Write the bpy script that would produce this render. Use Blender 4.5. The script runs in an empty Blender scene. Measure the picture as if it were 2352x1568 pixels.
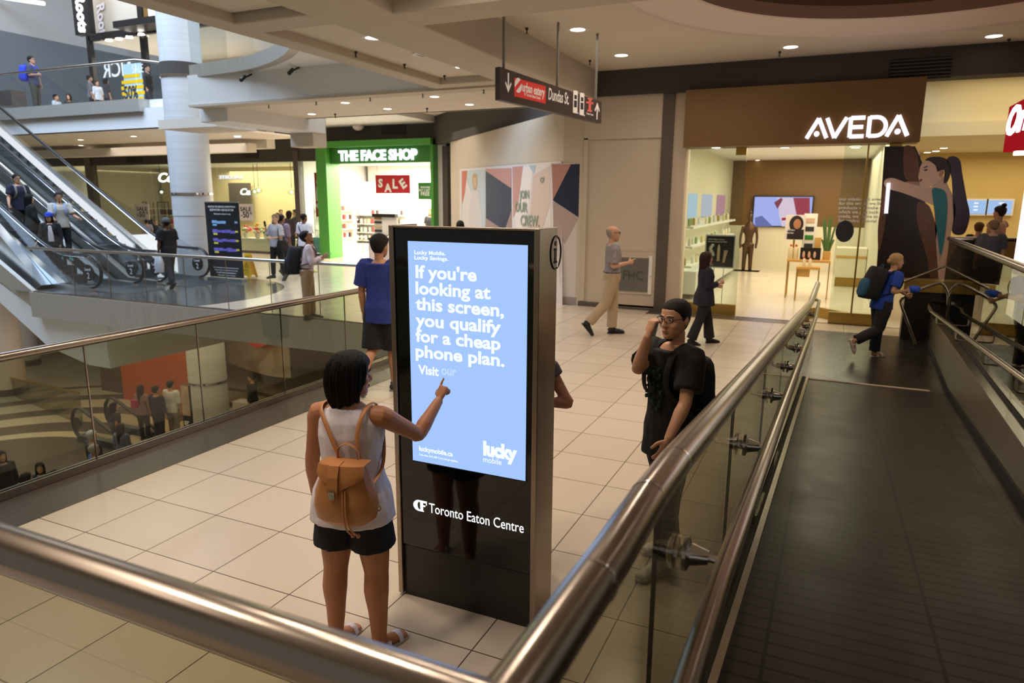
import bpy, bmesh, math, random
from mathutils import Vector, Matrix, Quaternion, noise
random.seed(7)
V = Vector
PI = math.pi
SC = bpy.context.scene

# ------------------------------------------------------------------ camera
FPX = 1595.9                       # focal length in pixels of the 2352 px wide frame
CAMZ = 2.3
_a = V((-2380 - 1176, 434 - 784, FPX)); _b = V((1924 - 1176, 461 - 784, FPX))
AX = -_a.normalized(); AY = _b.normalized(); AZ = AX.cross(AY).normalized(); AX = AY.cross(AZ)
RC = Matrix((AX, AY, AZ)).transposed()       # world -> camera (x right, y down, z forward)
CAM = V((0, 0, CAMZ))
_r, _d, _f = V(RC[0]), V(RC[1]), V(RC[2])
cam_data = bpy.data.cameras.new('camera')
cam = bpy.data.objects.new('camera', cam_data)
SC.collection.objects.link(cam)
cam.matrix_world = Matrix(((_r[0], -_d[0], -_f[0], 0), (_r[1], -_d[1], -_f[1], 0), (_r[2], -_d[2], -_f[2], CAMZ), (0, 0, 0, 1)))
cam_data.sensor_width = 36
cam_data.lens = FPX / 2352 * 36
cam_data.clip_start = 0.05
cam_data.dof.use_dof = True
cam_data.dof.focus_distance = 3.7
cam_data.dof.aperture_fstop = 3.2
SC.camera = cam


def P(px, py, x=None, y=None, z=None, d=None, pl=None):
    """point in the place seen at a photo pixel, on a given plane"""
    r = RC.transposed() @ V((px - 1176, py - 784, FPX))
    if z is not None: t = (z - CAMZ) / r.z
    elif x is not None: t = x / r.x
    elif y is not None: t = y / r.y
    elif pl is not None: t = (pl[0] - CAM).dot(pl[1]) / r.dot(pl[1])
    else: t = d / FPX
    return CAM + r * t


def top_z(x, y, py):
    """height above z=0 of the point over (x, y) seen at image row py"""
    k = (py - 784) / FPX
    c0 = RC @ V((x, y, -CAMZ)); up = RC @ V((0, 0, 1))
    return (k * c0.z - c0.y) / (up.y - k * up.z)


# ------------------------------------------------------------------ view, world, large lights
SC.view_settings.view_transform = 'Standard'
SC.view_settings.look = 'None'
SC.view_settings.gamma = 1
SC.view_settings.use_curve_mapping = False
SC.view_settings.exposure = -0.12
SC.cycles.use_denoising = True
SC.cycles.max_bounces = 6
SC.cycles.diffuse_bounces = 3
SC.cycles.glossy_bounces = 4
SC.cycles.transmission_bounces = 4
SC.cycles.transparent_max_bounces = 20
SC.cycles.caustics_reflective = False
SC.cycles.caustics_refractive = False
SC.cycles.sample_clamp_indirect = 4
SC.cycles.use_adaptive_sampling = True
SC.cycles.adaptive_threshold = 0.03
world = bpy.data.worlds.new('world'); SC.world = world
world.use_nodes = True
world.node_tree.nodes['Background'].inputs[0].default_value = (1.0, 0.91, 0.8, 1)
world.node_tree.nodes['Background'].inputs[1].default_value = 0.22


def lin(h):
    if isinstance(h, (tuple, list)): return tuple(h[:3])
    h = h.lstrip('#'); o = []
    for i in (0, 2, 4):
        c = int(h[i:i + 2], 16) / 255
        o.append(c / 12.92 if c <= 0.04045 else ((c + 0.055) / 1.055) ** 2.4)
    return tuple(o)


def area(name, loc, size, power, col='#ffe2bd', rot=(0, 0, 0), size_y=None, spread=PI, disk=False):
    l = bpy.data.lights.new(name, 'AREA')
    l.energy = power; l.color = lin(col); l.spread = spread
    if disk: l.shape = 'DISK'
    elif size_y: l.shape = 'RECTANGLE'; l.size_y = size_y
    l.size = size
    o = bpy.data.objects.new(name, l); SC.collection.objects.link(o)
    o.location = loc; o.rotation_euler = rot
    return o


# daylight falling through the glass roof of the atrium (cool), ceiling lamp fields (warm), and fill lights added among them
area('skylight_and_fill', (-17, 6, 15.5), 18, 5200, '#bfd5f2', size_y=16)
area('skylight_and_fill', (-20, 9, 15), 12, 3000, '#b4cef2', rot=(math.radians(48), 0, math.radians(28)), size_y=6)  # tilted second area, added to brighten the upper walls
WARM = '#ffecd9'
for lx, ly, lz, pw in ((-3.5, .9, 4.75, 36), (-2.3, 2.2, 4.75, 40), (-3.5, 3.4, 4.75, 44), (-2.4, 5.0, 4.75, 44), (-3.4, 5.9, 4.75, 44), (-1.9, 7.6, 4.2, 84), (1.6, 3.4, 4.75, 10), (1.8, 7.0, 4.75, 9), (-6.1, 3.0, 4.6, 22), (-6.1, 7.5, 4.6, 22)):
    area('ceiling_lamp', (lx, ly, lz), .34, pw * .76, WARM, disk=True, spread=2.7)
area('lamp_field_and_fill', (-2.6, 11.6, 4.75), 2.6, 66, WARM, size_y=3.6, spread=2.6)
area('lamp_field_and_fill', (-9.3, 13.4, 4.2), 5.0, 170, '#fff3e6', size_y=2.6, spread=2.6)
area('lamp_field_and_fill', (-13.5, 18.5, 4.4), 7.0, 190, '#fff3e8', size_y=4.0, spread=2.6)
area('lamp_field_and_fill', (-4.8, 0.6, 4.75), 2.2, 70, WARM, size_y=3.0, spread=2.6)
area('lamp_field_and_fill', (-22.5, 18.8, 4.15), 7.0, 210, '#fff3e8', size_y=3.0, spread=2.6)  # added to brighten the sale cards in the far windows
area('shop_lamps', (-0.6, 16.9, 3.5), 3.0, 150, '#ffefd0', size_y=3.6)
area('shop_lamps', (-0.6, 22.0, 3.5), 3.0, 190, '#ffefd0', size_y=4.6)
area('shop_lamps', (4.2, 16.8, 5.0), 4.5, 130, '#ffecc4', size_y=4.0)
area('shop_lamps', (4.6, 22.4, 3.6), 4.5, 150, '#ffecc4', size_y=4.5)
area('shop_lamps', (-15.6, 24.3, 3.55), 4.0, 1050, '#fff8ea', size_y=3.6)
area('shop_lamps', (-23.5, 24.4, 3.5), 6.5, 560, '#fff0cf', size_y=4.2)
area('shop_lamps', (-35, 24.4, 3.5), 6.5, 420, '#ffefcc', size_y=4.2)
area('lower_lamps', (-19, 13, -1.7), 9, 330, '#fff0d8', size_y=7)
area('upper_lamps_and_fill', (-25, 20.8, 7.5), 6, 500, '#fff4e6', size_y=3)
area('upper_lamps_and_fill', (-11, 16.5, 9.5), 6, 320, '#eef4f8', size_y=3)  # added to light the pale blue upper wall, stands for no fitting
area('upper_lamps_and_fill', (-24, 17.0, 10.5), 7, 260, '#fff4e6', size_y=2.4)  # added to brighten the upper walkway and its window poster

# ------------------------------------------------------------------ helpers
C = SC.collection
scratch = bpy.data.scenes.new('scratch')


def scratch_dg():
    vl = scratch.view_layers[0]
    with bpy.context.temp_override(scene=scratch, view_layer=vl):
        dg = bpy.context.evaluated_depsgraph_get(); dg.update()
        return dg


def frame_of(o):
    return Matrix.LocRotScale(o.location, o.rotation_euler, None)


def tag(o, label=None, cat=None, group=None, kind=None):
    if label: o['label'] = label
    if cat: o['category'] = cat
    if group: o['group'] = group
    if kind: o['kind'] = kind
    return o


def thing(name, label, cat, loc=(0, 0, 0), rotz=0, group=None):
    o = bpy.data.objects.new(name, None); C.objects.link(o)
    o.empty_display_size = 0.1
    o.location = loc; o.rotation_euler = (0, 0, rotz)
    return tag(o, label, cat, group)


def mesh_of(name, bm, mats, smooth=None):
    bmesh.ops.recalc_face_normals(bm, faces=bm.faces[:])
    me = bpy.data.meshes.new(name); bm.to_mesh(me); bm.free()
    for m in (mats if isinstance(mats, (list, tuple)) else [mats]): me.materials.append(m)
    if smooth is True: me.shade_smooth()
    elif smooth:
        me.shade_smooth(); me.set_sharp_from_angle(angle=math.radians(smooth))
    return me


def root_frame(o):
    m = frame_of(o)
    while o.parent: o = o.parent; m = frame_of(o) @ m
    return m


def obj(name, bm, mats, parent=None, smooth=None, local=False, label=None):
    """link a bmesh (in world coordinates, or in the parent's if local) as one mesh object"""
    me = bm if isinstance(bm, bpy.types.Mesh) else mesh_of(name, bm, mats, smooth)
    o = bpy.data.objects.new(name, me); C.objects.link(o)
    if parent is not None:
        o.parent = parent
        if not local: me.transform(root_frame(parent).inverted())
    if label: o['label'] = label
    return o


def solo(name, bm, mats, label, cat, group=None, smooth=None):
    """a thing that is one mesh: origin at the middle of its base"""
    me = mesh_of(name, bm, mats, smooth)
    xs = [v.co for v in me.vertices]
    c = V(((min(p.x for p in xs) + max(p.x for p in xs)) / 2, (min(p.y for p in xs) + max(p.y for p in xs)) / 2, min(p.z for p in xs)))
    me.transform(Matrix.Translation(-c))
    o = bpy.data.objects.new(name, me); C.objects.link(o); o.location = c
    return tag(o, label, cat, group)


def struct(name, bm, mats, smooth=None):
    o = obj(name, bm, mats, smooth=smooth); o['kind'] = 'structure'
    return o


def BM(): return bmesh.new()


def box(bm, a, b, mi=0):
    x0, x1 = sorted((a[0], b[0])); y0, y1 = sorted((a[1], b[1])); z0, z1 = sorted((a[2], b[2]))
    v = [bm.verts.new(p) for p in ((x0, y0, z0), (x1, y0, z0), (x1, y1, z0), (x0, y1, z0), (x0, y0, z1), (x1, y0, z1), (x1, y1, z1), (x0, y1, z1))]
    fs = []
    for q in ((0, 3, 2, 1), (4, 5, 6, 7), (0, 1, 5, 4), (1, 2, 6, 5), (2, 3, 7, 6), (3, 0, 4, 7)):
        f = bm.faces.new([v[i] for i in q]); f.material_index = mi; fs.append(f)
    return v, fs


def bbox(a, b, bev=0.0, seg=2, mi=0):
    bm = BM(); box(bm, a, b, mi)
    if bev: bmesh.ops.bevel(bm, geom=bm.edges[:], offset=bev, segments=seg, affect='EDGES', profile=0.5)
    return bm


def prism(bm, pts, vec, mi=0):
    """closed polygon pts extruded by vec"""
    vec = V(vec)
    a = [bm.verts.new(p) for p in pts]; b = [bm.verts.new(V(p) + vec) for p in pts]
    n = len(a)
    fs = [bm.faces.new(a), bm.faces.new(b[::-1])]
    for i in range(n): fs.append(bm.faces.new((a[i], b[i], b[(i + 1) % n], a[(i + 1) % n])))
    for f in fs: f.material_index = mi
    return fs


def quad(bm, pts, mi=0):
    f = bm.faces.new([bm.verts.new(p) for p in pts]); f.material_index = mi
    return f


def bar(bm, a, b, w, h, mi=0, up=(0, 0, 1)):
    """rectangular bar from a to b: w wide, h along up"""
    a, b = V(a), V(b); t = (b - a).normalized(); u = V(up)
    s = t.cross(u)
    if s.length < 1e-4: s = t.cross(V((1, 0, 0)))
    s.normalize(); u = s.cross(t).normalized()
    pts = [a + s * (w / 2 * i) + u * (h / 2 * j) for i, j in ((-1, -1), (1, -1), (1, 1), (-1, 1))]
    prism(bm, pts, b - a, mi)


def cr(pts, rad=None, n=4):
    """Catmull-Rom resampling of a path and its radii"""
    pts = [V(p) for p in pts]; L = len(pts); out = []; ro = []
    for i in range(L - 1):
        p0, p1, p2, p3 = pts[max(i - 1, 0)], pts[i], pts[i + 1], pts[min(i + 2, L - 1)]
        for k in range(n):
            t = k / n
            out.append(0.5 * ((2 * p1) + (p2 - p0) * t + (2 * p0 - 5 * p1 + 4 * p2 - p3) * t * t + (3 * p1 - p0 - 3 * p2 + p3) * t ** 3))
            if rad:
                a, b = rad[i], rad[i + 1]; s = t * t * (3 - 2 * t) * .5 + t * .5
                ro.append(tuple(x + (y - x) * s for x, y in zip(a, b)) if isinstance(a, (tuple, list)) else a + (b - a) * s)
    out.append(pts[-1])
    if rad: ro.append(rad[-1]); return out, ro
    return out


def tube(bm, pts, rad, seg=10, ref=None, mi=0, cap=True, closed=False):
    """swept tube; rad is one number, or one per point, or (ra, rb) pairs (ra along ref)"""
    pts = [V(p) for p in pts]; L = len(pts)
    if not isinstance(rad, (list,)): rad = [rad] * L
    rings = []; side = None
    for i in range(L):
        if closed: t = pts[(i + 1) % L] - pts[i - 1]
        else: t = pts[min(i + 1, L - 1)] - pts[max(i - 1, 0)]
        t.normalize()
        if side is None:
            r = V(ref) if ref else (V((1, 0, 0)) if abs(t.x) < 0.8 else V((0, 1, 0)))
            side = r
        side = side - t * side.dot(t)
        if side.length < 1e-5: side = t.orthogonal()
        side.normalize(); oth = t.cross(side)
        ra, rb = rad[i] if isinstance(rad[i], (tuple, list)) else (rad[i], rad[i])
        rings.append([bm.verts.new(pts[i] + side * (ra * math.cos(2 * PI * k / seg)) + oth * (rb * math.sin(2 * PI * k / seg))) for k in range(seg)])
    n = L if closed else L - 1
    for i in range(n):
        A, B = rings[i], rings[(i + 1) % L]
        for k in range(seg):
            f = bm.faces.new((A[k], A[(k + 1) % seg], B[(k + 1) % seg], B[k])); f.material_index = mi
    if cap and not closed:
        bm.faces.new(rings[0][::-1]).material_index = mi; bm.faces.new(rings[-1]).material_index = mi
    return rings


def rings_loft(bm, rings, mi=0, cap=True):
    vs = [[bm.verts.new(p) for p in r] for r in rings]
    n = len(vs[0])
    for A, B in zip(vs, vs[1:]):
        for k in range(n):
            bm.faces.new((A[k], A[(k + 1) % n], B[(k + 1) % n], B[k])).material_index = mi
    if cap:
        bm.faces.new(vs[0][::-1]).material_index = mi; bm.faces.new(vs[-1]).material_index = mi


def lathe(bm, prof, c=(0, 0, 0), seg=20, mi=0, axis=None):
    """profile of (r, h) about the z axis (or an axis vector) through c"""
    c = V(c)
    q = V((0, 0, 1)).rotation_difference(V(axis)) if axis else Quaternion()
    rings = [[c + q @ V((max(r, 1e-4) * math.cos(2 * PI * k / seg), max(r, 1e-4) * math.sin(2 * PI * k / seg), h)) for k in range(seg)] for r, h in prof]
    rings_loft(bm, rings, mi)


def ball(bm, c, r, seg=14, mi=0, rot=None):
    """ellipsoid"""
    r = V(r) if not isinstance(r, (int, float)) else V((r, r, r)); c = V(c); q = rot or Matrix.Identity(3)
    rings = []
    m = max(6, seg // 2 + 1)
    for i in range(m + 1):
        a = -PI / 2 + PI * i / m; cc = max(math.cos(a), 0.02)
        rings.append([c + q @ V((r.x * cc * math.cos(2 * PI * k / seg), r.y * cc * math.sin(2 * PI * k / seg), r.z * math.sin(a))) for k in range(seg)])
    rings_loft(bm, rings, mi)


def sbox_rings(levels, seg=24, p=4.0):
    """superellipse rings; levels: (centre, half x, half y)"""
    out = []
    for c, hx, hy in levels:
        r = []
        for k in range(seg):
            a = 2 * PI * k / seg; ca, sa = math.cos(a), math.sin(a)
            r.append(V(c) + V((hx * math.copysign(abs(ca) ** (2 / p), ca), hy * math.copysign(abs(sa) ** (2 / p), sa), 0)))
        out.append(r)
    return out


def remesh(bm, vox, smooth=4, fac=0.5):
    bmesh.ops.recalc_face_normals(bm, faces=bm.faces[:])
    me = bpy.data.meshes.new('tmp'); bm.to_mesh(me); bm.free()
    o = bpy.data.objects.new('tmp', me); scratch.collection.objects.link(o)
    m = o.modifiers.new('r', 'REMESH'); m.mode = 'VOXEL'; m.voxel_size = vox
    if smooth:
        s = o.modifiers.new('s', 'SMOOTH'); s.factor = fac; s.iterations = smooth
    dg = scratch_dg()
    out = bpy.data.meshes.new_from_object(o.evaluated_get(dg))
    bpy.data.objects.remove(o); bpy.data.meshes.remove(me)
    out.materials.clear(); out.shade_smooth()
    return out


_txt = {}


def text_mesh(s, bold=0.0, shear=0.0, extrude=0.0):
    cu = bpy.data.curves.new('t', 'FONT'); cu.body = s; cu.size = 1; cu.offset = bold; cu.shear = shear; cu.extrude = extrude
    cu.resolution_u = 3
    o = bpy.data.objects.new('t', cu); scratch.collection.objects.link(o)
    dg = scratch_dg()
    me = bpy.data.meshes.new_from_object(o.evaluated_get(dg))
    bpy.data.objects.remove(o); bpy.data.curves.remove(cu)
    return me


CAPH = 0.72


def text(parent, s, a, b, h, m, up=(0, 0, 1), bold=0.0, shear=0.0, depth=0.004, lift=0.004, name='lettering', label=None, base='line'):
    """lettering whose baseline runs from a to b (its whole width), capitals h high, facing a-b x up"""
    a, b = V(a), V(b); u = (b - a); w = u.length; u.normalize(); up = V(up); up = (up - u * up.dot(u)).normalized(); n = u.cross(up)
    me = text_mesh(s, bold, shear, 0.5)
    xs = [v.co.x for v in me.vertices]; x0, x1 = min(xs), max(xs)
    sx = w / max(x1 - x0, 1e-6); sy = h / CAPH
    o3 = a + n * lift
    M = Matrix(((u.x * sx, up.x * sy, n.x * depth, 0), (u.y * sx, up.y * sy, n.y * depth, 0), (u.z * sx, up.z * sy, n.z * depth, 0), (0, 0, 0, 1)))
    M = Matrix.Translation(o3 - u * (x0 * sx)) @ M
    me.transform(M); me.materials.clear(); me.materials.append(m)
    return obj(name, me, m, parent, label=label)


def texth(parent, s, a, u, h, m, **k):
    """lettering of natural width starting at a, running along u"""
    me = text_mesh(s, k.get('bold', 0)); xs = [v.co.x for v in me.vertices]; w = (max(xs) - min(xs)) * h / CAPH * k.pop('stretch', 1.0)
    bpy.data.meshes.remove(me)
    if k.pop('center', False): a = V(a) - V(u).normalized() * w / 2
    return text(parent, s, a, V(a) + V(u).normalized() * w, h, m, **k)


def dup(root, loc=None, rotz=None, label=None, group=None):
    r = root.copy(); C.objects.link(r)
    if loc is not None: r.location = loc
    if rotz is not None: r.rotation_euler = (0, 0, rotz)
    if label: r['label'] = label
    if group: r['group'] = group
    for ch in list(root.children):
        c = ch.copy(); C.objects.link(c); c.parent = r
        for g in ch.children:
            d = g.copy(); C.objects.link(d); d.parent = c
    return r


# ------------------------------------------------------------------ materials
_m = {}


def mat(name, col, rough=0.6, metal=0.0, emit=None, es=1.0, spec=0.5, noise_amt=0.0, nscale=8.0, bump=0.0, bscale=60.0, coat=0.0, stretch=None):
    if name in _m: return _m[name]
    m = bpy.data.materials.new(name); m.use_nodes = True; _m[name] = m
    nt = m.node_tree; b = nt.nodes['Principled BSDF']
    c = lin(col)
    b.inputs['Base Color'].default_value = (*c, 1)
    b.inputs['Roughness'].default_value = rough; b.inputs['Metallic'].default_value = metal
    b.inputs['Specular IOR Level'].default_value = spec
    b.inputs['Coat Weight'].default_value = coat
    if emit is not None:
        b.inputs['Emission Color'].default_value = (*lin(emit), 1); b.inputs['Emission Strength'].default_value = es
    if noise_amt or bump:
        tc = nt.nodes.new('ShaderNodeTexCoord'); mp = nt.nodes.new('ShaderNodeMapping')
        nt.links.new(tc.outputs['Object'], mp.inputs[0])
        if stretch: mp.inputs['Scale'].default_value = stretch
    if noise_amt:
        n = nt.nodes.new('ShaderNodeTexNoise'); n.inputs['Scale'].default_value = nscale; n.inputs['Detail'].default_value = 4
        nt.links.new(mp.outputs[0], n.inputs['Vector'])
        mx = nt.nodes.new('ShaderNodeMix'); mx.data_type = 'RGBA'
        mx.inputs[6].default_value = (*[x * (1 - noise_amt) for x in c], 1); mx.inputs[7].default_value = (*[min(1, x * (1 + noise_amt)) for x in c], 1)
        nt.links.new(n.outputs['Fac'], mx.inputs[0]); nt.links.new(mx.outputs[2], b.inputs['Base Color'])
    if bump:
        n2 = nt.nodes.new('ShaderNodeTexNoise'); n2.inputs['Scale'].default_value = bscale; n2.inputs['Detail'].default_value = 3
        nt.links.new(mp.outputs[0], n2.inputs['Vector'])
        bp = nt.nodes.new('ShaderNodeBump'); bp.inputs['Strength'].default_value = bump; bp.inputs['Distance'].default_value = 0.01
        nt.links.new(n2.outputs['Fac'], bp.inputs['Height']); nt.links.new(bp.outputs[0], b.inputs['Normal'])
    return m


def glow(name, col, s=1.0):
    if name in _m: return _m[name]
    m = bpy.data.materials.new(name); m.use_nodes = True; _m[name] = m
    nt = m.node_tree; nt.nodes.remove(nt.nodes['Principled BSDF'])
    e = nt.nodes.new('ShaderNodeEmission'); e.inputs[0].default_value = (*lin(col), 1); e.inputs[1].default_value = s
    nt.links.new(e.outputs[0], nt.nodes['Material Output'].inputs[0])
    return m


def glass(name, tint='#e9f3ef', refl=0.7, ior=1.45):
    if name in _m: return _m[name]
    m = bpy.data.materials.new(name); m.use_nodes = True; _m[name] = m
    nt = m.node_tree; nt.nodes.remove(nt.nodes['Principled BSDF'])
    t = nt.nodes.new('ShaderNodeBsdfTransparent'); t.inputs[0].default_value = (*lin(tint), 1)
    g = nt.nodes.new('ShaderNodeBsdfGlossy'); g.inputs['Roughness'].default_value = 0.0; g.inputs[0].default_value = (refl, refl, refl, 1)
    fr = nt.nodes.new('ShaderNodeFresnel'); fr.inputs['IOR'].default_value = ior
    ge = nt.nodes.new('ShaderNodeNewGeometry'); m1 = nt.nodes.new('ShaderNodeMath'); m1.operation = 'MULTIPLY_ADD'; m1.inputs[1].default_value = -2; m1.inputs[2].default_value = 1
    pw = nt.nodes.new('ShaderNodeMath'); pw.operation = 'POWER'; pw.inputs[0].default_value = ior
    nt.links.new(ge.outputs['Backfacing'], m1.inputs[0]); nt.links.new(m1.outputs[0], pw.inputs[1]); nt.links.new(pw.outputs[0], fr.inputs['IOR'])
    mx = nt.nodes.new('ShaderNodeMixShader')
    nt.links.new(fr.outputs[0], mx.inputs[0]); nt.links.new(t.outputs[0], mx.inputs[1]); nt.links.new(g.outputs[0], mx.inputs[2])
    nt.links.new(mx.outputs[0], nt.nodes['Material Output'].inputs[0])
    return m


def tiles(name, col, w, h, line='#3a3129', fine=0.004, rough=0.18, w2=None, h2=None, line2=None, off=(0, 0), speck=0.25, sscale=90, vary=0.04, spec=0.5, axes='xy', band=None):
    """tile floor: joints as brick textures, small dark specks in the tile"""
    m = bpy.data.materials.new(name); m.use_nodes = True; _m[name] = m
    nt = m.node_tree; N = nt.nodes.new; L = nt.links.new; b = nt.nodes['Principled BSDF']; c = lin(col)
    tc = N('ShaderNodeTexCoord'); mp = N('ShaderNodeMapping'); mp.inputs['Location'].default_value = (off[0], off[1], 0)
    L(tc.outputs['Object'], mp.inputs[0]); vec = mp.outputs[0]
    if axes != 'xy':
        sp = N('ShaderNodeSeparateXYZ'); cb = N('ShaderNodeCombineXYZ'); L(vec, sp.inputs[0])
        L(sp.outputs['XYZ'.index(axes[0].upper())], cb.inputs[0]); L(sp.outputs['XYZ'.index(axes[1].upper())], cb.inputs[1]); vec = cb.outputs[0]

    def brick(w, h, ms, c1, c2, mort):
        t = N('ShaderNodeTexBrick'); t.offset = 0; t.squash = 1
        t.inputs['Scale'].default_value = 1; t.inputs['Brick Width'].default_value = w; t.inputs['Row Height'].default_value = h
        t.inputs['Mortar Size'].default_value = ms; t.inputs['Mortar Smooth'].default_value = 0.1
        t.inputs['Color1'].default_value = (*c1, 1); t.inputs['Color2'].default_value = (*c2, 1); t.inputs['Mortar'].default_value = (*mort, 1)
        L(vec, t.inputs['Vector']); return t
    lo = tuple(x * (1 - vary) for x in c); hi = tuple(min(1, x * (1 + vary)) for x in c)
    t1 = brick(w, h, fine, lo, hi, lin(line2 or line)); out = t1.outputs['Color']

    def mul(a, bcol):
        mx = N('ShaderNodeMix'); mx.data_type = 'RGBA'; mx.blend_type = 'MULTIPLY'; mx.inputs[0].default_value = 1
        L(a, mx.inputs[6]); L(bcol, mx.inputs[7]); return mx.outputs[2]
    if w2:
        k = tuple(min(1, x / y) for x, y in zip(lin(line), c))
        t2 = brick(w2, h2, fine * 1.3, (1, 1, 1), (1, 1, 1), k); out = mul(out, t2.outputs['Color'])
    if speck:
        vo = N('ShaderNodeTexVoronoi'); vo.inputs['Scale'].default_value = sscale; L(vec, vo.inputs['Vector'])
        n = N('ShaderNodeTexNoise'); n.inputs['Scale'].default_value = sscale * .4; L(vec, n.inputs['Vector'])
        ad = N('ShaderNodeMath'); ad.operation = 'ADD'; L(vo.outputs['Distance'], ad.inputs[0]); L(n.outputs['Fac'], ad.inputs[1])
        rp = N('ShaderNodeValToRGB'); rp.color_ramp.elements[0].position = 0.46; rp.color_ramp.elements[1].position = 0.56
        d = 1 - speck; rp.color_ramp.elements[0].color = (d, d, d, 1); rp.color_ramp.elements[1].color = (1, 1, 1, 1)
        L(ad.outputs[0], rp.inputs[0]); out = mul(out, rp.outputs[0])
    L(out, b.inputs['Base Color'])
    nr = N('ShaderNodeTexNoise'); nr.inputs['Scale'].default_value = 2.5; L(vec, nr.inputs['Vector'])
    mr = N('ShaderNodeMapRange'); mr.inputs[3].default_value = rough * .75; mr.inputs[4].default_value = rough * 1.35
    L(nr.outputs['Fac'], mr.inputs[0]); L(mr.outputs[0], b.inputs['Roughness'])
    b.inputs['Specular IOR Level'].default_value = spec
    return m


def steel(name, col='#a09488', rough=0.27, aniso=0.0, streak=(1, 1, 1), amt=0.12):
    if name in _m: return _m[name]
    m = mat(name, col, rough, 1.0, noise_amt=amt, nscale=14, stretch=streak)
    return m


def woven(name, ca, cb, scale=40, kind='plaid', rough=0.85):
    """checked or striped cloth in the part's own coordinates"""
    if name in _m: return _m[name]
    m = bpy.data.materials.new(name); m.use_nodes = True; _m[name] = m
    nt = m.node_tree; N = nt.nodes.new; L = nt.links.new; b = nt.nodes['Principled BSDF']; b.inputs['Roughness'].default_value = rough
    tc = N('ShaderNodeTexCoord')

    def wave(d, sc):
        w = N('ShaderNodeTexWave'); w.wave_type = 'BANDS'; w.bands_direction = d; w.inputs['Scale'].default_value = sc; w.inputs['Distortion'].default_value = 0.4
        L(tc.outputs['Object'], w.inputs['Vector'])
        r = N('ShaderNodeValToRGB'); r.color_ramp.elements[0].position = .45; r.color_ramp.elements[1].position = .55; L(w.outputs['Fac'], r.inputs[0]); return r.outputs[0]
    f = wave('Z', scale) if kind != 'stripe' else wave('X', scale)
    if kind == 'plaid':
        g = wave('X', scale); mm = N('ShaderNodeMix'); mm.data_type = 'RGBA'; mm.inputs[0].default_value = .5; L(f, mm.inputs[6]); L(g, mm.inputs[7]); f = mm.outputs[2]
    mx = N('ShaderNodeMix'); mx.data_type = 'RGBA'; mx.inputs[6].default_value = (*lin(ca), 1); mx.inputs[7].default_value = (*lin(cb), 1)
    L(f, mx.inputs[0]); L(mx.outputs[2], b.inputs['Base Color'])
    return m

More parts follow.
